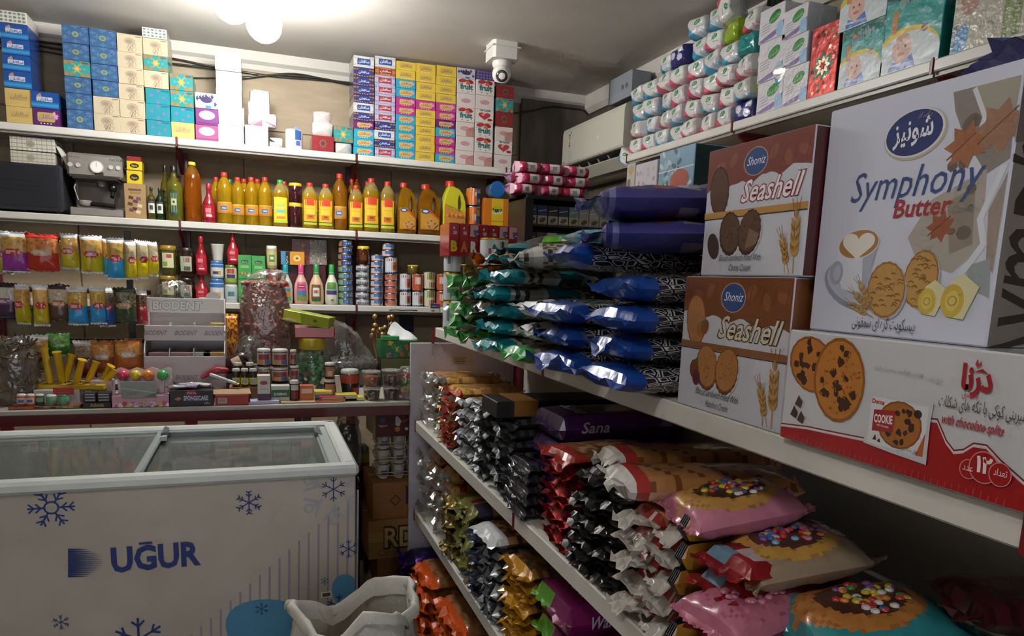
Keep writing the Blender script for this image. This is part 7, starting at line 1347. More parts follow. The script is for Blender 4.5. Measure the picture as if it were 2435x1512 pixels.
# ---- third shelf
z3 = ZS3+.003
stk('at the far end of the third shelf', 'clear-wrapped orange cake', 'cake', 2.92, 2.70, z3, .79, 5, .585, .3, cakecol('#b87a3c', '#c89a5c', stripe='#a8342c'), 'filmfine', CL, 'haze', .055, .15, bodymt='filmfine')
stk('second on the third shelf', 'clear-wrapped cake with red label', 'cake', 2.69, 2.50, z3, .77, 5, .585, .3, cakecol('#c49a5a', '#a87438', stripe='#a02420'), 'filmfine', CL, 'haze', .055, .15, bodymt='filmfine')
stk('of the bronze column on the third shelf', 'bronze foil cake pack', 'cake', 2.48, 2.32, z3, .715, 6, .58, .28, vary('#7a6a3c', '#b09a5c', 6), 'foil', fin=0.035, seal=.14)
for i in range(5): pack(f'golden swiss roll with red stripe and grapes, {ordn(i+1, 5)} of the roll column', 'cake', .632+.01*(i % 2), 2.205+.012*(i % 2), z3+i*.052, .3, .2, .051, lambda a, b, s: '#6f7030' if a < .14 else '#a0243a' if abs(b-.5) < .04 and a < .5 else '#4a4668' if (a < .3 and b < .35) else '#b8aa5c' if a < .5 else '#b09a78' if hsh(a*20, b*20) > -.2 else '#8a3a2c', 170+i % 2, 'golden swiss rolls', 'film', None, .1, 4, 2.4, .003, .05, .006, (0, 0, rnd.uniform(-.06, .06)), 24, 14, 'swiss_roll', key=('grape', i % 2))
stk('in the navy column', 'navy and white coffee cake pack', 'cake', 2.09, 2.0, z3, .72, 6, .575, .28, vary('#23293c', '#3c465c', 7), 'film', fin=0.028, seal=.14)
stk('of the silver column on the third shelf', 'silver foil cake pack', 'cake', 1.99, 1.80, z3, .72, 7, .58, .28, lambda i, j, s: '#a8acb0' if hsh(i*7, j*8) > -.1 else '#4a4c54', 'foil', fin=0.038, seal=.15, zig=.012)
pack('white and brown coffee cake pack lying on the silver column', 'cake', .61, 1.93, .722, .3, .2, .045, lambda a, b, s: '#c8ccd0' if a < .2 else '#a87a4c' if hsh(a*6, b*6) > -.1 else '#5a3a28', 180, 'coffee cake packs', 'film', rot=(0, 0, .05), name='cake_pack')
stk('of the amber column on the third shelf', 'amber wrapped wafer bar', 'wafers', 1.79, 1.60, z3, .75, 8, .58, .28, lambda i, j, s: '#c08a1c' if i < .16 else '#5a3a1c' if hsh(i*6, j*5) > -.1 else '#8a6434', 'film', fin=0.032, seal=.13, zig=.01)
stk('of the magenta column on the third shelf', 'magenta wafer pack', 'wafers', 1.59, 1.36, z3, .765, 3, .60, .32, lambda i, j, s: '#5f9a34' if (i < .09 and j > .5) else '#7c1658', 'gloss', fin=0.014, seal=.07, bx=7, by=5, crum=.0015, nu=26, nv=12, word='Wafer')
stk('of the white column on the third shelf', 'white and gold wafer pack', 'wafers', 1.35, 1.1, z3, .70, 3, .60, .3, lambda i, j, s: '#c8cad0' if i < .4 else '#b8902c', 'gloss', fin=0.014, seal=.07, bx=7, by=5)
# ---- base shelf
zb_ = ZS4+.003
stk('at the far end of the base shelf', 'shiny purple wafer pack', 'wafers', 2.92, 2.76, zb_, .335, 5, .53, .28, vary('#2c1a5a', '#4a2f84', 8), 'foil', fin=0.042, seal=.16, zig=.012)
def orcol(i, j, s): return '#c8541c' if i < .15 else '#7a5230' if (int(i*22) % 5 == 0) else '#8f6238' if hsh(i*5, j*4) > -.2 else '#6a4426'
stk('of the base shelf column', 'orange-ended brown wafer pack', 'wafers', 2.74, 2.46, zb_, .36, 5, .54, .34, orcol, 'film', fin=0.035, seal=.13, bx=8, by=6, nu=26, nv=12)
stk('next on the base shelf', 'brown wafer pack', 'wafers', 2.44, 2.1, zb_, .34, 5, .56, .34, orcol, 'film', fin=0.035, seal=.13, bx=8, by=6, nu=26, nv=12)
# key hanging in front of the end panel
kx = P(1030, 790, Y=2.93); t = thing('hanging_key', 'small red-handled screwdriver hanging at the far end of the gondola', 'screwdriver', (kx.x, 2.93, P(1030, 845, Y=2.93).z)); hk_ = P(1030, 782, Y=2.93).z-P(1030, 845, Y=2.93).z
m = MB(); m.tube([(0, 0, hk_*.45), (0, 0, hk_*.98)], [.006, .007], '#8a2426', 8); m.build('handle', 'plastic', t); m = MB(); m.tube([(0, 0, 0), (0, 0, hk_*.45)], .002, '#a8a49c', 6); m.build('shaft', 'metal', t)
m = MB(); m.tube([(0, 0, hk_*.98), (.004, 0, hk_*1.05)], .001, '#4a4a4a', 5); m.build('ring', 'metal', t)
# ---------------------------------------------------------------- packs on the right top shelf
XP = XT+.012
def yx(u, X=XP, v=250): return P(u, v, X=X).y
def padcol(base, seed, c1='#2f8a4a', c2='#c0506a', c3='#4aa0c8'):
    def f(i, j, s):
        if .02 < i < .5 and abs(j-.62) < .16 and abs(i-.3) < .12 and s == 0: return c1
        if i < .3 and j < .2: return c2
        if i < .2 and j > .86: return c3 if seed % 2 else c2
        return base if hsh(i*9, j*9, seed) > -.35 else mixc(base, '#9a9aa0', .35)
    return f
PADS = {}
def padmesh(k):
    if k not in PADS:
        r_ = random.Random(k); base = ['#d9d8d6', '#d4d4d4', '#dcd9d8', '#d6d6d8', '#d2d0d0', '#2a2a72', '#8fae1c', '#1f8a8a'][k]
        pk_ = ['#c8506c', '#4aa4c8', '#c85a72'][k % 3]
        def col(i, j, sd):
            if k >= 5: return '#c8c8dc' if k == 5 and sd == 0 and min(math.hypot((i-a_)/.14, (j-b_)/.2) for a_, b_ in ((.3, .6), (.7, .35), (.75, .85))) < 1 else base
            if sd: return base
            x, y = i-.56, j-.68; x, y = x*.8+y*.6, y*.8-x*.6
            if math.hypot(x/.17, y/.11) < 1: return '#2f8a4e' if math.hypot(x/.1, y/.03) > 1 else '#a8d0b0'
            if i+j*.8 < .5+.1*(k % 2) and i > .06: return pk_
            if i > .72 and j < .2: return mixc(base, pk_, .5)
            if abs(j-.42) < .04 and .5 < i < .8: return '#a8a8ae'
            return base
        m = pouch(.121, .084, .11, col, 300+k, .03, 4.5, 4.5, .009, 24, 20, 0, .004, ridges=False); m.xf(Matrix(((0, 0, -1, .057), (-1, 0, 0, 0), (0, 1, 0, .0422), (0, 0, 0, 1)))); PADS[k] = m.mesh('pad_pack', 'filmfine')
    return PADS[k], None
gp = 'soft white packs heaped on the right top shelf'
rows = [4, 4, 5, 5, 6, 6, 5, 5, 4, 4]; kk = 0
for c, nrow in enumerate(rows):
    for r_ in range(nrow):
        k = (c*3+r_*2+(c*r_) % 3) % 5
        if (c, r_) in ((3, 4), (8, 0), (7, 0)): k = 5
        if (c, r_) in ((6, 4), (8, 1)): k = 6
        if (c, r_) == (7, 3): k = 7
        b, pr = padmesh(k); y = 3.43-.1255*c+rnd.uniform(-.004, .004); zz = ZTR+.001+r_*.0862
        t = link('pad_pack', b, None, (XP+.055+rnd.uniform(0, .03), y, zz), (rnd.uniform(-.16, .16)*(r_ > 0), rnd.uniform(-.12, .12)*(r_ > 0), rnd.uniform(-.22, .22)))
        look = 'navy spotted soft pack' if k == 5 else 'lime green soft pack' if k == 6 else 'teal soft pack' if k == 7 else 'white soft pack'
        tag(t, f'{look}, {ordn(r_+1, nrow)} in column {["one", "two", "three", "four", "five", "six", "seven", "eight", "nine", "ten", "eleven"][c]} counted from the air conditioner', 'pad pack', gp)
b, pr = padmesh(1); t = link('pad_pack', b, None, (XP+.03, 3.52, ZTR-.045), (.5, .1, .2)); tag(t, 'white soft pack drooping off the far end of the right top shelf', 'pad pack', gp)
b, pr = padmesh(0); t = link('pad_pack', b, None, (XP+.04, yx(1690), 2.172+.462), (1.2, .1, .1)); tag(t, 'white soft pack standing upright on the very top of the heap', 'pad pack', gp)
# white packs with green logo and purple wave
def art_pad(D, H):
    D.poly([(.0, .05), (.3, .12), (.7, .22), (1, .4), (1, .2), (.6, .05), (.2, .0)], '#8a74a8'); D.ell(.62, H*.66, .24, .14, '#2f8a3c', .35); D.text(fa('مای بی بی'), .62, H*.61, .12, '#cfe0cf', w=.36, rot=.2); D.ell(.85, .2, .14, .2, '#9ac0e0'); [D.line([(.12, H*.5-.07*i), (.45, H*.54-.07*i)], .025, '#a8a4b0') for i in range(4)]
def topbox(name, label, cat, uL, uR, vT, vB, X, dep, front, side, art, mt='filmfine', group=None, zb=None):
    vm = (vT+vB)/2; a, b = P(uL, vm, X=X).y, P(uR, vm, X=X).y; z0 = P((uL+uR)/2, vB, X=X).z if zb is None else zb; z1 = z0+P((uL+uR)/2, vT, X=X).z-P((uL+uR)/2, vB, X=X).z
    return printed_box(name, label, X, a, b, z0, z1, dep, front, side, front, art, None, mt, cat, group), z1
gq = 'square white pad packs on the right top shelf'
z_ = ZTR+.0005
for i in range(3):
    _, z_ = topbox('pad_pack', f'square white pad pack with purple wave, {ordn(i+1, 3)} in the left column', 'pad pack', 1801+3*i, 1860+2*i, [188, 93, 15][i], [262, 187, 92][i], XP, .13, '#d6d4da', '#cfcdd4', art_pad, group=gq, zb=z_); z_ += .001
z_ = ZTR+.0005
for i in range(3):
    _, z_ = topbox('pad_pack', f'square white pad pack with purple wave, {ordn(i+1, 3)} in the right column', 'pad pack', 1864, 1921, [140, 68, 0][i], [229, 139, 67][i], XP, .13, '#d6d4da', '#cfcdd4', art_pad, group=gq, zb=z_); z_ += .001
def art_carpet(D, H):
    r = random.Random(2)
    for i in range(46): scal(D, .08+.84*r.random(), H*(.03+.94*r.random()), .05, .05, r.choice(['#c87a70', '#2c4a3a', '#d8b8a0', '#5a1418', '#a85a50']), 5, .4)
    scal(D, .5, H*.42, .3, .3, '#2f5a44', 8, .3); scal(D, .5, H*.42, .2, .2, '#d0b8a0', 8, .3); scal(D, .5, H*.42, .1, .1, '#7a2428', 6, .3)
topbox('patterned_box', 'tall red metallic box with carpet pattern on the right top shelf', 'box', 1928, 1992, 48, 213, XP, .11, '#9c3834', '#2a1012', art_carpet, 'foil', zb=ZTR+.0005)
def art_diap(word):
    def f(D, H):
        D.rect(0, H*.82, 1, H, '#0f6a64'); D.ell(.4, .12, .62, .48, '#d8c02a', n=32); D.ell(.44, .02, .62, .5, '#c8d4d8', n=32)
        D.ell(.36, .3, .17, .19, '#d8b0a0'); D.ell(.3, .33, .02, .025, '#3a2a2a', n=8); D.ell(.42, .33, .02, .025, '#3a2a2a', n=8); D.ell(.36, .23, .06, .025, '#b06a64', n=10); D.ell(.36, .46, .12, .05, '#c8a088')
        D.poly([(.15, .02), (.2, .16), (.36, .1), (.55, .2), (.62, .02)], '#3f6ab8'); D.ell(.72, .5, .06, .05, '#8a4a34'); D.line([(.6, .45), (.8, .52)], .03, '#c8b8a8'); D.text(fa(word), .5, H*.78, .22, '#8fa0a8', w=.5, rot=.12, bold=.04); D.rect(.14, H*.45, .24, H*.72, '#b8823c'); D.ell(.3, H*.84, .05, .04, '#d8843c'); [D.line([(.1, .1+.01*i), (.9, .02+.02*i)], .006, '#e2e8ea') for i in range(3)]
    return f
gd = 'turquoise diaper packs on the right top shelf'
_, z_ = topbox('diaper_pack', 'turquoise diaper pack, lower of two right of the red box', 'diapers', 2000, 2100, 58, 196, XP, .2, '#1f9a96', '#167a78', art_diap('مولفیکس'), 'film', gd, ZTR+.0005)
topbox('diaper_pack', 'turquoise diaper pack, upper of two right of the red box', 'diapers', 2002, 2112, -80, 56, XP, .2, '#2f9ab0', '#167a78', art_diap('مولفیکس'), 'film', gd, z_+.001)
topbox('diaper_pack', 'large turquoise diaper pack standing alone in front', 'diapers', 2104, 2240, -40, 165, XP-.0, .2, '#1f9a96', '#126a6a', art_diap('مولفیکس'), 'film', gd, ZTR+.0005)
def art_bg(D, H):
    D.ell(.12, .1, .09, .2, '#5f98c8', -.2); D.text('MONZA', .07, .16, .1, '#2c5a8a', w=.3, rot=PI/2-.1); D.rect(.62, 0, .82, H, '#7f8f5c'); D.rect(.68, 0, .74, H, '#97a47c'); D.ell(.2, H*.8, .12, .2, '#b08a7c'); [D.line([(.35+.03*i, .2), (.37+.03*i, .24)], .02, '#8a8a78') for i in range(6)]
topbox('towel_pack', 'beige and green soft pack at the upper right corner', 'towels', 2270, 2470, -60, 100, XP, .18, '#b8b5a6', '#a5a294', art_bg, 'filmfine', None, ZTR+.0005)
# grey and navy carton lying on the air conditioner side
# ---------------------------------------------------------------- air conditioner
XA = 1.885; ya, yb_ = P(1338, 350, X=XA).y, 3.57; za, zb2 = P(1339, 307, X=XA).z, P(1340, 394, X=XA).z; zlow = P(1400, 425, X=XA+.04).z
ACP = [(XW-.02, za), (XA+.03, za), (XA+.008, za-.012), (XA, za-.04), (XA, zb2+.01), (XA+.006, zb2), (XA+.07, zb2-.03), (XA+.1, zlow), (XW-.02, zlow)]
t = thing('air_conditioner', 'white split air conditioner with open louvre on the right wall', 'air conditioner')
MY = Matrix(((1, 0, 0, 0), (0, 0, 1, 0), (0, 1, 0, 0), (0, 0, 0, 1)))
m = MB(); m.prism(ACP, yb_, ya, '#d3d2c4', M=MY); m.build('housing', 'plastic', t)
m = MB(); m.prism([(XA+.008, zb2-.006), (XA+.068, zb2-.034), (XA+.092, zlow+.022), (XA+.075, zlow+.022), (XA+.045, zb2-.04)], yb_+.03, ya-.035, '#1c1c1a', M=MY); m.xf(Matrix.Translation((-.004, 0, -.004))); m.build('outlet', 'plastic', t)
m = MB(); m.prism([(XA+.0, zb2-.055), (XA+.055, zlow+.008), (XA+.062, zlow+.012), (XA+.006, zb2-.048)], yb_+.03, ya-.035, '#c4c3b6', M=MY); m.build('louvre', 'plastic', t)
for k in range(5):
    yy = ya-.1-k*.13; m = MB(); m.prism([(XA+.012, zb2-.02), (XA+.06, zb2-.045), (XA+.07, zlow+.03), (XA+.03, zb2-.05)], yy-.003, yy+.003, '#b9b8ac', M=MY); m.build('vane', 'plastic', t)
D = Decal((XA-.0004, ya, zb2), (0, -1, 0), (0, 0, 1), 1); hA = za-zb2
for k, c in enumerate(('#3f8a3c', '#8ab03c', '#d8c82c', '#d8942c', '#c8402c')): D.rect(.1, hA*.72-.016*k, .118, hA*.72-.016*k+.013, c)
D.ell(.128, hA*.8, .006, .006, '#4a4a44'); [D.line([(.1, hA*.4-.015*i), (.118, hA*.4-.015*i)], .003, '#8a8a80') for i in range(8)]; [D.line([(.13, hA*.3-.015*i), (.146, hA*.3-.015*i)], .003, '#a8a89c') for i in range(6)]; D.rect(.02, .012, .045, .018, '#6a6a64'); D.rect(.5, hA*.35, .515, hA*.45, '#e8e8e0'); D.build('stickers', 'paper', t)
# box lying above the conditioner
xq = 1.93; a = P(1447, 250, X=xq).y; t = thing('flat_carton', 'grey carton with navy edge wedged behind the white packs at the ceiling', 'box', (xq, a-.1, P(1450, 250, X=xq).z), 0)
hq = P(1450, 192, X=xq).z-P(1450, 250, X=xq).z; m = MB(); m.box(0, -.16, 0, .12, .1, hq, '#8f97a0', .003, py='#24375c', pz='#24375c'); m.build('body', 'carton', t)
D = Decal((-.0005, .1, 0), (0, -1, 0), (0, 0, 1), .26); D.rect(.0, .0, .035, hq/.26, '#24375c'); D.ell(.62, .25, .06, .05, '#5a6470'); D.ell(.8, .25, .06, .05, '#5a6470'); [D.line([(.1, .04+.05*i), (.9, .04+.05*i)], .008, '#b8c0c8') for i in range(3)]; D.build('print', 'carton', t)
# ---------------------------------------------------------------- security camera and cables
p = P(1193, 172, Y=3.75); t = thing('security_camera', 'white turret security camera under a square ceiling box', 'camera', (p.x, 3.75, CEIL)); sz = .072
m = MB(); m.prism([(-sz, -sz+.015), (-sz+.015, -sz), (sz-.015, -sz), (sz, -sz+.015), (sz, sz-.015), (sz-.015, sz), (-sz+.015, sz), (-sz, sz-.015)], -.085, 0, '#d8d7d0'); m.box(-sz-.004, -sz-.004, -.03, sz+.004, sz+.004, -.024, '#cfcec8'); m.build('mounting_box', 'plastic', t)
m = MB(); m.lathe([(.05, -.086), (.052, -.1), (.046, -.115), (.03, -.125)], 20, col='#d4d3cd'); m.build('base_ring', 'plastic', t)
bc = Vector((-.004, -.012, -.150)); R3 = Matrix.Rotation(1.05, 3, 'X') @ Matrix.Rotation(0, 3, 'Y')
m = MB(); m.lathe([(max(.001, .05*math.sin(PI*i/14)), -.05*math.cos(PI*i/14)) for i in range(12)], 22, tuple(bc), col='#dad9d3', ax=Matrix.Rotation(PI-1.9+PI/2+.75, 3, 'X')); m.build('eyeball', 'plastic', t)
dr = Vector((-.25, -.9, -.45)).normalized(); zq = dr.to_track_quat('Z', 'Y').to_matrix(); m = MB(); m.lathe([(.036, .028), (.038, .038), (.033, .046), (.03, .044)], 22, tuple(bc), col='#cfcec8', ax=zq); m.build('bezel', 'plastic', t); m = MB(); m.lathe([(.0315, .040), (.031, .0455), (.012, .047)], 20, tuple(bc), col='#3c3c3e', ax=zq); m.build('lens_face', 'jar', t)
def cable(label, pts, Y=YW-.03, r=.006):
    q3 = [P(u, v, Y=Y) for u, v in pts]; c = bpy.data.curves.new('c', 'CURVE'); out = []
    for i in range(len(q3)-1):
        p0, p1, p2, p3 = q3[max(i-1, 0)], q3[i], q3[i+1], q3[min(i+2, len(q3)-1)]
        for k in range(6): s = k/6; out.append(.5*((2*p1)+(p2-p0)*s+(2*p0-5*p1+4*p2-p3)*s*s+(3*p1-p0-3*p2+p3)*s**3))
    out.append(q3[-1]); bpy.data.curves.remove(c); m = MB(); m.tube(out, r, '#26241f', 6); tag(m.build('cable', 'plastic'), label, 'cable', 'black cables along the back wall')
cable('black cable along the back wall, uppermost', [(-30, 92), (72, 97), (150, 106), (400, 138), (510, 160), (640, 180), (760, 190), (860, 200)]); cable('black cable along the back wall, middle', [(-30, 100), (72, 105), (150, 118), (400, 150), (520, 166), (560, 186), (650, 178), (760, 186), (860, 208)], YW-.045); cable('black cable along the back wall, lowest', [(-30, 112), (72, 120), (150, 130), (400, 180), (560, 184), (700, 175), (800, 196), (860, 206)], YW-.03, .004); cable('thin black cable in the right corner above the conditioner', [(1222, 270), (1270, 262), (1310, 253), (1350, 257), (1385, 262), (1398, 272)], YW-.045, .005)
pa = P(1826, 0, X=2.0); t = thing('hanging_cables', 'bundle of black cables hanging from the ceiling above the packs', 'cable', (2.03, pa.y, CEIL))
for k, dx in enumerate((-.035, -.02, 0, .02)): m = MB(); m.tube([(0, dx, 0), (.005, dx, -.15), (0, dx*.8, -.34)], [.008, .008, .007] if k < 2 else [.014, .016, .018], '#17171a', 6); m.build('strand', 'plastic', t)
# ---------------------------------------------------------------- cigarette cabinet
YG = 3.5; xg0, xg1 = P(1254, 520, Y=YG).x, P(1254, 520, Y=YG).x+.52; zg = P(1254, 462, Y=YG).z
t = thing('cigarette_cabinet', 'tall black open cabinet with rows of cigarette packs in the corner', 'cabinet', (xg0, YG, 0)); wg = xg1-xg0; BK = '#15161b'
for a, b in ((-.012, .0), (wg, wg+.012)): m = MB(); m.box(a, 0, 0, b, .27, zg, BK, .002); m.build('side_panel', 'plastic', t)
m = MB(); m.box(0, .255, 0, wg, .27, zg, BK); m.build('back_panel', 'plastic', t); m = MB(); m.box(-.012, -.012, zg-.02, wg+.012, .27, zg, BK, .002); m.build('top', 'plastic', t)
m = MB(); m.box(-.012, -.002, .0, .03, 0, zg-.02, BK); m.build('front_frame', 'plastic', t)
zr1, zr2 = P(1330, 536, Y=YG+.02).z, P(1330, 600, Y=YG+.02).z
for z in (zr1, zr2, zr2-.16, zr2-.32, .5): m = MB(); m.box(0, .0, z-.012, wg, .255, z, '#1a1b20', .001); m.build('shelf', 'plastic', t)
ccol = ['#2c4a4c', '#2a3568', '#2c2838', '#24365c', '#6f8f88', '#9aa0a0', '#b4b4b0', '#a8aaa8', '#3a3c44', '#4c4e54', '#b8bcc0', '#54687c', '#2a5f94', '#3c4448', '#444a50', '#2c3a48']
for rw, zz in enumerate((zr1, zr2)):
    for i in range(8):
        w_ = .056; hh = .098; c = ccol[rw*8+i]; o = thing('cigarette_pack', f'{["dark green", "navy", "black", "dark blue", "sage", "pale grey", "white", "silver", "charcoal", "grey", "bright white", "slate blue", "bright blue", "dark teal", "dull grey", "blue-black"][rw*8+i]} cigarette pack in the {["upper", "lower"][rw]} visible row of the cabinet', 'cigarette pack', (xg0+.035+i*.06, YG+.03, zz+.0005), 0, 'cigarette packs in the black cabinet')
        m = MB(); m.box(-w_/2, 0, 0, w_/2, .024, hh, c, .001); m.build('pack', 'gloss', o)
        D = Decal((-w_/2, -.0003, 0), (1, 0, 0), (0, 0, 1), w_); D.rect(.02, .02, .98, .8, '#a8a493'); D.ell(.52, .42, .34, .2, '#4a443c', .4); D.ell(.4, .5, .14, .1, '#6a5c4c', .2); D.line([(.1, .12), (.9, .12)], .06, '#6a675c'); D.line([(.1, 1.2), (.9, 1.35)], .08, mixc(c, '#ffffff', .4)); D.build('print', 'gloss', o)
# pink packs on the cabinet
zk = zg+.001
def pinkcol(i, j, s):
    if i < .1 or i > .9: return '#c8a0b0'
    if .34 < i < .68 and .1 < j < .9: return '#d6d0cc' if not (.44 < i < .58 and .3 < j < .7) else '#8a8a8c'
    return '#b02a54' if hsh(i*5, j*4) > -.3 else '#8a1c40'
for k, (u, lev, lbl) in enumerate(((1250, 0, 'lowest row, left'), (1310, 0, 'lowest row, middle'), (1370, 0, 'lowest row, right'), (1262, 1, 'middle row, left'), (1322, 1, 'middle row, middle'), (1378, 1, 'middle row, right'), (1258, 2, 'top row, left'), (1318, 2, 'top row, middle'), (1372, 2, 'top row, right'))):
    p = P(u, 440, Y=YG+.02); kx = (k % 3); m = pouch(.15, .06, .13, pinkcol, 200+k % 4, .07, 3.5, 3, .006, 20, 12, .003, .01)
    tag(m.build('pad_pack', 'film', None, (p.x, YG+.14, zk+.029+lev*.055), (PI/2, 0, rnd.uniform(-.12, .12))), 'pink and white soft pack on the black cabinet, '+lbl, 'pad pack', 'pink packs on the black cabinet')
for k in range(2): m = pouch(.16, .09, .05, lambda i, j, s: '#a08098' if j > .5 else '#8a1c40', 210+k, .07, 3, 2.6, .008, 16, 10); p = P(1228, 440+20*k, Y=YG+.05); tag(m.build('pad_pack', 'film', None, (p.x+.02, YG+.14+.0*k, zk+.06*(1-k)), (.1, .2, .9)), ['crumpled pink pack at the left end of the cabinet, upper', 'crumpled pink pack at the left end of the cabinet, lower'][k], 'pad pack', 'pink packs on the black cabinet')
# ---------------------------------------------------------------- under the counter, right of the freezer
def uc(name, label, cat, uL, vT, vB, Y, dep, xr, col, art=None, mt='cardboard', zb=None):
    vm = (vT+vB)/2; a = P(uL, vm, Y=Y); z0 = P(uL, vB, Y=Y).z if zb is None else zb; z1 = P(uL, vT, Y=Y).z; wd = xr-a.x
    t = thing(name, label, cat, ((a.x+xr)/2, Y, z0)); m = MB(); m.box(-wd/2, 0, 0, wd/2, dep, z1-z0, col, .002); m.box(-wd/2+.0, dep*.48, z1-z0, wd/2, dep*.52, z1-z0+.0006, mixc(col, '#e0c8a0', .4)); m.build('body', mt, t)
    if art: D = Decal((-wd/2, -.0004, 0), (1, 0, 0), (0, 0, 1), wd); D.clip = (.003, .003, .997, (z1-z0)/wd-.003); art(D, (z1-z0)/wd); D.build('print', mt, t)
    return z1
YK = 3.03; zf = P(905, 1404, Y=YK).z
uc('cardboard_box', 'plain brown cardboard box at the bottom of the stack beside the freezer', 'box', 919, 1404, 1440, YK, .28, .80, '#7d5a36', None, zb=0)
z1 = uc('cardboard_box', 'brown cardboard box, second from below beside the freezer', 'box', 897, 1326, 1404, YK, .28, .80, '#8a5c34', lambda D, H: D.text('4', .2, H*.4, .2, '#6a4424', w=.08), zb=zf+.0008)
z1 = uc('cardboard_box', 'yellow-brown cardboard box with big outlined letters beside the freezer', 'box', 876, 1241, 1327, YK-.02, .32, .80, '#9a7440', lambda D, H: (D.rect(.003, H*.45, .997, H*.7, '#a88a44'), D.text('RD', .4, H*.3, .36, '#3a2a14', w=.42, bold=.09), D.text('RD', .4, H*.3, .36, '#b89a5c', w=.4, bold=.02), D.text('Cardinal', .3, H*.08, .12, '#8a4a2c', w=.36)), zb=z1+.001)
z1 = uc('cardboard_box', 'brown cardboard box with purple number on top of the stack beside the freezer', 'box', 887, 1150, 1240, YK, .3, .80, '#95663a', lambda D, H: (D.text('10A', .62, H*.42, .3, '#3a2a5c', w=.36, bold=.06), D.ring(.3, H*.5, .07, .012, '#4a2c18', 4), D.text('TASTE MONEY', .62, H*.82, .07, '#4a2c18', w=.4), D.line([(.5, H*.2), (.9, H*.2)], .012, '#6a4424')), zb=z1+.001)
# trays of dessert cups
for lev in range(3):
    z0 = z1+.001+lev*.068; t = thing('cup_tray', ['wire tray with cups directly on the carton', 'middle wire tray with cups', 'uppermost wire tray with cups under the brown box'][lev], 'tray', (.595, YK+.04, z0), 0, 'cup trays on the cardboard stack')
    m = MB(); m.tube([(-.1, 0, .02), (.11, 0, .02), (.11, .16, .02), (-.1, .16, .02), (-.1, 0, .02)], .0025, '#b8ac84', 5); m.tube([(-.1, 0, .034), (.11, 0, .034), (.11, .16, .034), (-.1, .16, .034), (-.1, 0, .034)], .0025, '#b8ac84', 5); m.build('tray', 'plastic', t)
    for i in range(3):
        for j in range(2):
            c = thing('dessert_cup', f'white dessert cup, {["left", "middle", "right"][i]} of the {["front", "rear"][j]} pair in the {["lowest", "middle", "upper"][lev]} tray', 'cup', (.595-.07+.07*i, YK+.08+.07*j, z0+.0005), 0, 'dessert cups in the trays')
            m = MB(); m.lathe([(.021, 0), (.022, .002), (.029, .055), (.031, .058)], 14, col='#cfccc6'); m.build('cup', 'plastic', c); m = MB(); m.lathe([(.0315, .058), (.0325, .060), (.0325, .063), (.02, .0635)], 14, col='#d8d2a8' if (i+lev) % 2 else '#dcdad4'); m.build('lid', 'foil', c); m = MB(); band(m, .0262, .02, .04, -2.1, -.9, '#4a5a94' if (i+lev) % 2 == 0 else '#a8a8b8'); m.build('label', 'paper', c)
z0 = z1+.001+3*.068; t = thing('display_carton', 'dark brown open display carton on top of the cup trays', 'box', (.595, YK+.02, z0+.0), .06); hb = .098
m = MB(); m.box(-.115, 0, 0, .115, .003, hb, '#4a1c14', .001); m.box(-.115, .003, 0, -.112, .2, hb, '#c8b48a', .001); m.box(.112, .003, 0, .115, .2, hb, '#4a1c14', .001); m.box(-.115, .2, 0, .115, .203, hb+.035, '#8a8a86', .001); m.box(-.112, .003, 0, .112, .2, .003, '#3a2018'); m.build('body', 'carton', t)
D = Decal((-.115, -.0004, 0), (1, 0, 0), (0, 0, 1), .23); D.ell(.14, .33, .06, .05, '#2f4a8c'); D.poly([(.38, .22), (.46, .2), (.5, .3), (.42, .4), (.38, .38)], '#c0bab8'); D.line([(.52, .28), (.66, .34)], .03, '#a8542c'); scal(D, .42, .14, .05, .05, '#b87a34', 8, .3); D.ell(.6, .14, .035, .03, '#d0c4b8'); D.line([(.68, .06), (.95, .09)], .02, '#d8d0cc'); D.text('Magnum', .14, .2, .06, '#d8c8b8', w=.16); D.build('print', 'carton', t)
for k in range(5): m = pouch(.1, .05, .02, vary(['#d8d0b8', '#2a2422', '#c8b060', '#3a2a24', '#b8a890'][k], '#4a3a30', k), 220+k, .1, 3, 2.5, .004, 12, 8); tag(m.build('ice_cream_bar', 'film', None, (.595-.07+.035*k, YK+.12, z0+.0035+.05), (.3, 1.2, 1.5)), ['cream wrapped bar at the left in the brown carton', 'black wrapped bar second in the brown carton', 'yellow wrapped bar in the middle of the brown carton', 'brown wrapped bar fourth in the brown carton', 'beige wrapped bar at the right in the brown carton'][k], 'bar', 'bars in the brown carton')
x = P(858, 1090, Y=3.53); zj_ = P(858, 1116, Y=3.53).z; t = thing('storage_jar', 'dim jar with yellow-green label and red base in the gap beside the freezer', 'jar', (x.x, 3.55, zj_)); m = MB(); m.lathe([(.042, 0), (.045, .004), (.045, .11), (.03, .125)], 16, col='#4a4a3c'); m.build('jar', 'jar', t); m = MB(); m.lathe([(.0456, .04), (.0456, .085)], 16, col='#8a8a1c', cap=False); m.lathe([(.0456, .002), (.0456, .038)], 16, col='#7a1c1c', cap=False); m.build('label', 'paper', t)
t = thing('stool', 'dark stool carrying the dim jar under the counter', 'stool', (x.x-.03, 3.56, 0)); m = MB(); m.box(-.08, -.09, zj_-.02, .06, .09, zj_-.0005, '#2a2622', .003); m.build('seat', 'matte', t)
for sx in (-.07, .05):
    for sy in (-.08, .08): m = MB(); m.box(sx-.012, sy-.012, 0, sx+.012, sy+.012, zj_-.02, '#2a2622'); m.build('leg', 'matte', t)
heap('rubbish_bag', 'dark crumpled plastic bag hanging in shadow under the counter', 'bag', 800, 860, 985, 3.3, ['#3a3836', '#2c2a28'], 'seed', 5, True, .55, .12, .2, .01)
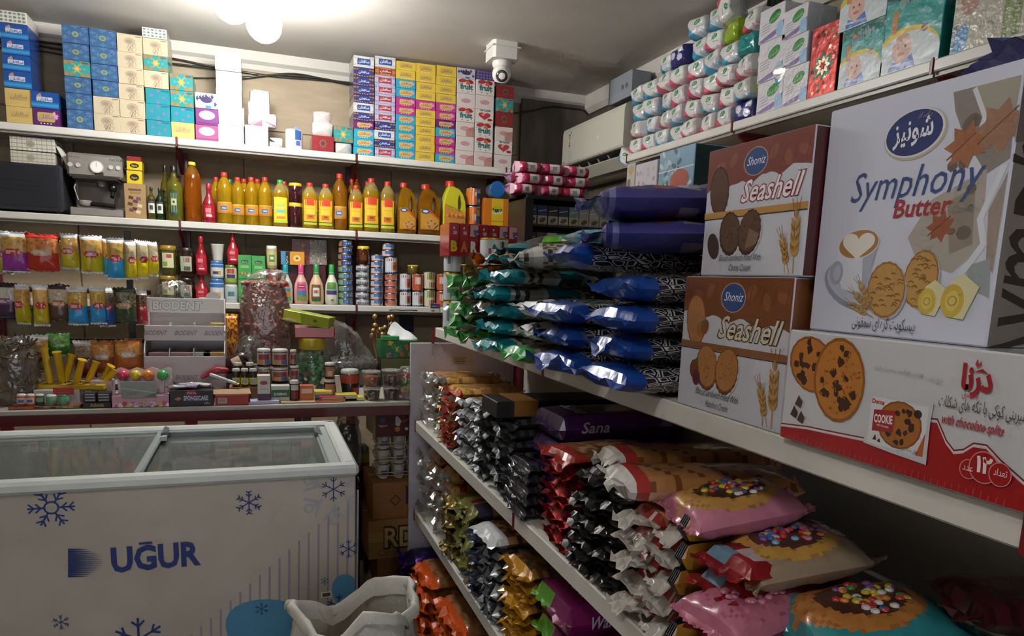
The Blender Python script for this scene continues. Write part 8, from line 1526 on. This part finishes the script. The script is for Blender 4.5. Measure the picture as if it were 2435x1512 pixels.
t = thing('crate', 'dark crate under the shadowed plastic bag', 'crate', (P(830, 1100, Y=3.3).x-.06, 3.32, 0)); m = MB(); m.box(-.12, -.1, 0, .1, .1, .549, '#26231f', .004); m.build('body', 'matte', t)
# ---------------------------------------------------------------- goods in the freezer
def fz(u, v, z): return P(u, v, Z=z)
gf = 'frozen goods under the glass lids'
for k, (u, v, z, Ln, W, T, c1, c2, rz, lbl) in enumerate(((245, 1092, .76, .2, .12, .06, '#6a2434', '#48404c', .5, 'dark red frozen bag near the lid joint'), (200, 1060, .79, .14, .09, .05, '#7a1c2c', '#5a2434', 1.2, 'small upright red frozen bag'), (150, 1115, .74, .2, .14, .06, '#5a2a34', '#6a4a44', .2, 'maroon frozen bag lying at the left'), (300, 1110, .76, .18, .12, .06, '#a02428', '#7a3a34', -.3, 'bright red frozen bag beside the lid frame'), (360, 1080, .76, .18, .13, .08, '#7a4a38', '#a03430', .6, 'brown and red bag right of the lid frame'), (430, 1110, .72, .2, .13, .05, '#4a4440', '#6a625a', 0, 'grey frozen bag in the right half'), (520, 1095, .72, .22, .14, .05, '#6a6662', '#8a3434', .4, 'grey and red frozen bag in the right half'), (600, 1090, .72, .2, .14, .05, '#54504c', '#3a3836', 1, 'dark frozen bag in the right half'), (670, 1085, .74, .14, .1, .06, '#a89a78', '#8a8068', .3, 'beige frozen block left of the white tub'), (60, 1120, .72, .24, .16, .06, '#4a3430', '#3a3030', .1, 'dull brown frozen bag at the far left'))):
    p = fz(u, v, z); m = pouch(Ln*.8, W*.75, T*.8, vary(c1, c2, k), 230+k, .08, 2.6, 2.4, .008, 18, 12); tag(m.build('frozen_bag', 'film', None, (p.x, min(p.y, 2.6-.02*(k % 3)), z-.06), (.2, .25*(-1)**k, rz)), lbl, 'frozen food', gf)
for k in range(3): m = MB(); m.box(-.2, -.13, 0, .2, .13, .24, ['#8f8d8b', '#9a9896', '#939290'][k], .01); tag(m.build('frozen_crate', 'matte', None, ((-.9, -.45, -.0)[k], 2.43, .421)), ['grey freezer basket at the left under the glass', 'grey freezer basket in the middle under the glass', 'grey freezer basket at the right under the glass'][k], 'basket', 'freezer baskets')
p = fz(738, 1075, .78); m = MB(); m.lathe([(.03, -.04), (.034, .035), (.036, .038)], 16, col='#cfcabc', ax=Matrix.Rotation(1.2, 3, 'Y')); o = tag(m.build('yogurt_tub', 'plastic', None, (p.x, p.y, .76)), 'white tub with blue label lying under the right glass lid', 'tub', gf); m = MB(); band(m, .033, -.02, .02, -3, 0, '#3a5a8c'); m.xf(Matrix.Rotation(1.2, 4, 'Y')); m.build('label', 'paper', o)
m = MB(); p = fz(775, 1065, .8)
def ice(i, j): t_, s = 2*PI*i, j*2-1; q = math.sqrt(max(0, 1-s**4)); return (.028*math.cos(t_)*q+.006*hsh(i*6, j*5), s*.2, .06*math.sin(t_)*q+.006*hsh(j*6, i*5))
m.grid(ice, 14, 16, '#c9cdcb'); tag(m.build('ice_bag', 'filmfine', None, (FX1-.10, 2.42, .80)), 'long white frosted bag along the right freezer wall', 'frozen food', gf)
# ---------------------------------------------------------------- woven sack in front of the freezer
p = P(850, 1480, Y=1.78); t = thing('woven_sack', 'white woven sack with rolled open mouth in front of the freezer', 'sack', (p.x, 1.80, 0)); Ht = .60
def sack(i, j):
    th = 2*PI*i; V_ = Vector((math.cos(th)*1.6+3, math.sin(th)*1.6, j*1.7)); n = noise.noise(V_)+.6*noise.noise(V_*3); rr = (.15+.02*math.sin(j*4)+.04*n)*(1-.06*j); z = Ht*j+.09*noise.noise(V_*.8)*j
    return (rr*1.15*math.cos(th), rr*math.sin(th), max(z, .001))
m = MB(); m.grid(sack, 40, 18, '#d2cfc6'); m.build('body', 'cloth', t)
def cuff(i, j):
    a = Vector(sack(i, 1)); th = 2*PI*i; d = Vector((math.cos(th), math.sin(th), 0)); k = PI*1.1*j; return tuple(a+d*(.008-.012*math.cos(k)+.016*noise.noise(Vector((math.cos(th)*5, math.sin(th)*5, j))))+Vector((0, 0, .022*math.sin(k)-.05*max(0, .25-j)*4*.6)))
m = MB(); m.grid(cuff, 40, 8, '#dcdad2'); m.build('rolled_rim', 'cloth', t)
m = MB(); m.grid(lambda i, j: (Vector(sack(i, .75))*1.0)[:2] and (sack(i, .75)[0]*(1-j), sack(i, .75)[1]*(1-j), sack(i, .75)[2]-.02+.05*hsh(i*6, j*4)), 30, 5, lambda i, j: mixc('#b49a74', '#8a704c', .5+.5*hsh(i*9, j*7))); m.build('contents', 'matte', t)
# violet bag lying on the tall white carton, note on the gondola back
pk = P(2400, 128, X=.86); pack('violet-blue seed bag lying on the tall white biscuit carton', 'seed bag', .75, .56, z1s+.001, .26, .17, .045, vary(PU, '#3a3872', 3), 260, 'violet seed bags on the heap', 'film', rot=(0, 0, -.6), name='seed_bag')
p = P(1098, 852, Y=2.984); t = thing('paper_note', 'small white notice card stuck on the gondola end panel', 'card', (p.x, 2.985, p.z-.03), PI/2); m = MB(); m.box(-.002, -.05, 0, .0, .05, .055, '#c9c7bd'); m.build('card', 'paper', t); D = Decal((-.0024, .05, 0), (0, -1, 0), (0, 0, 1), .1); [D.line([(.1, .08+.08*i), (.6+.1*(i % 2), .08+.08*i)], .02, '#5a5854') for i in range(4)]; D.build('print', 'paper', t)
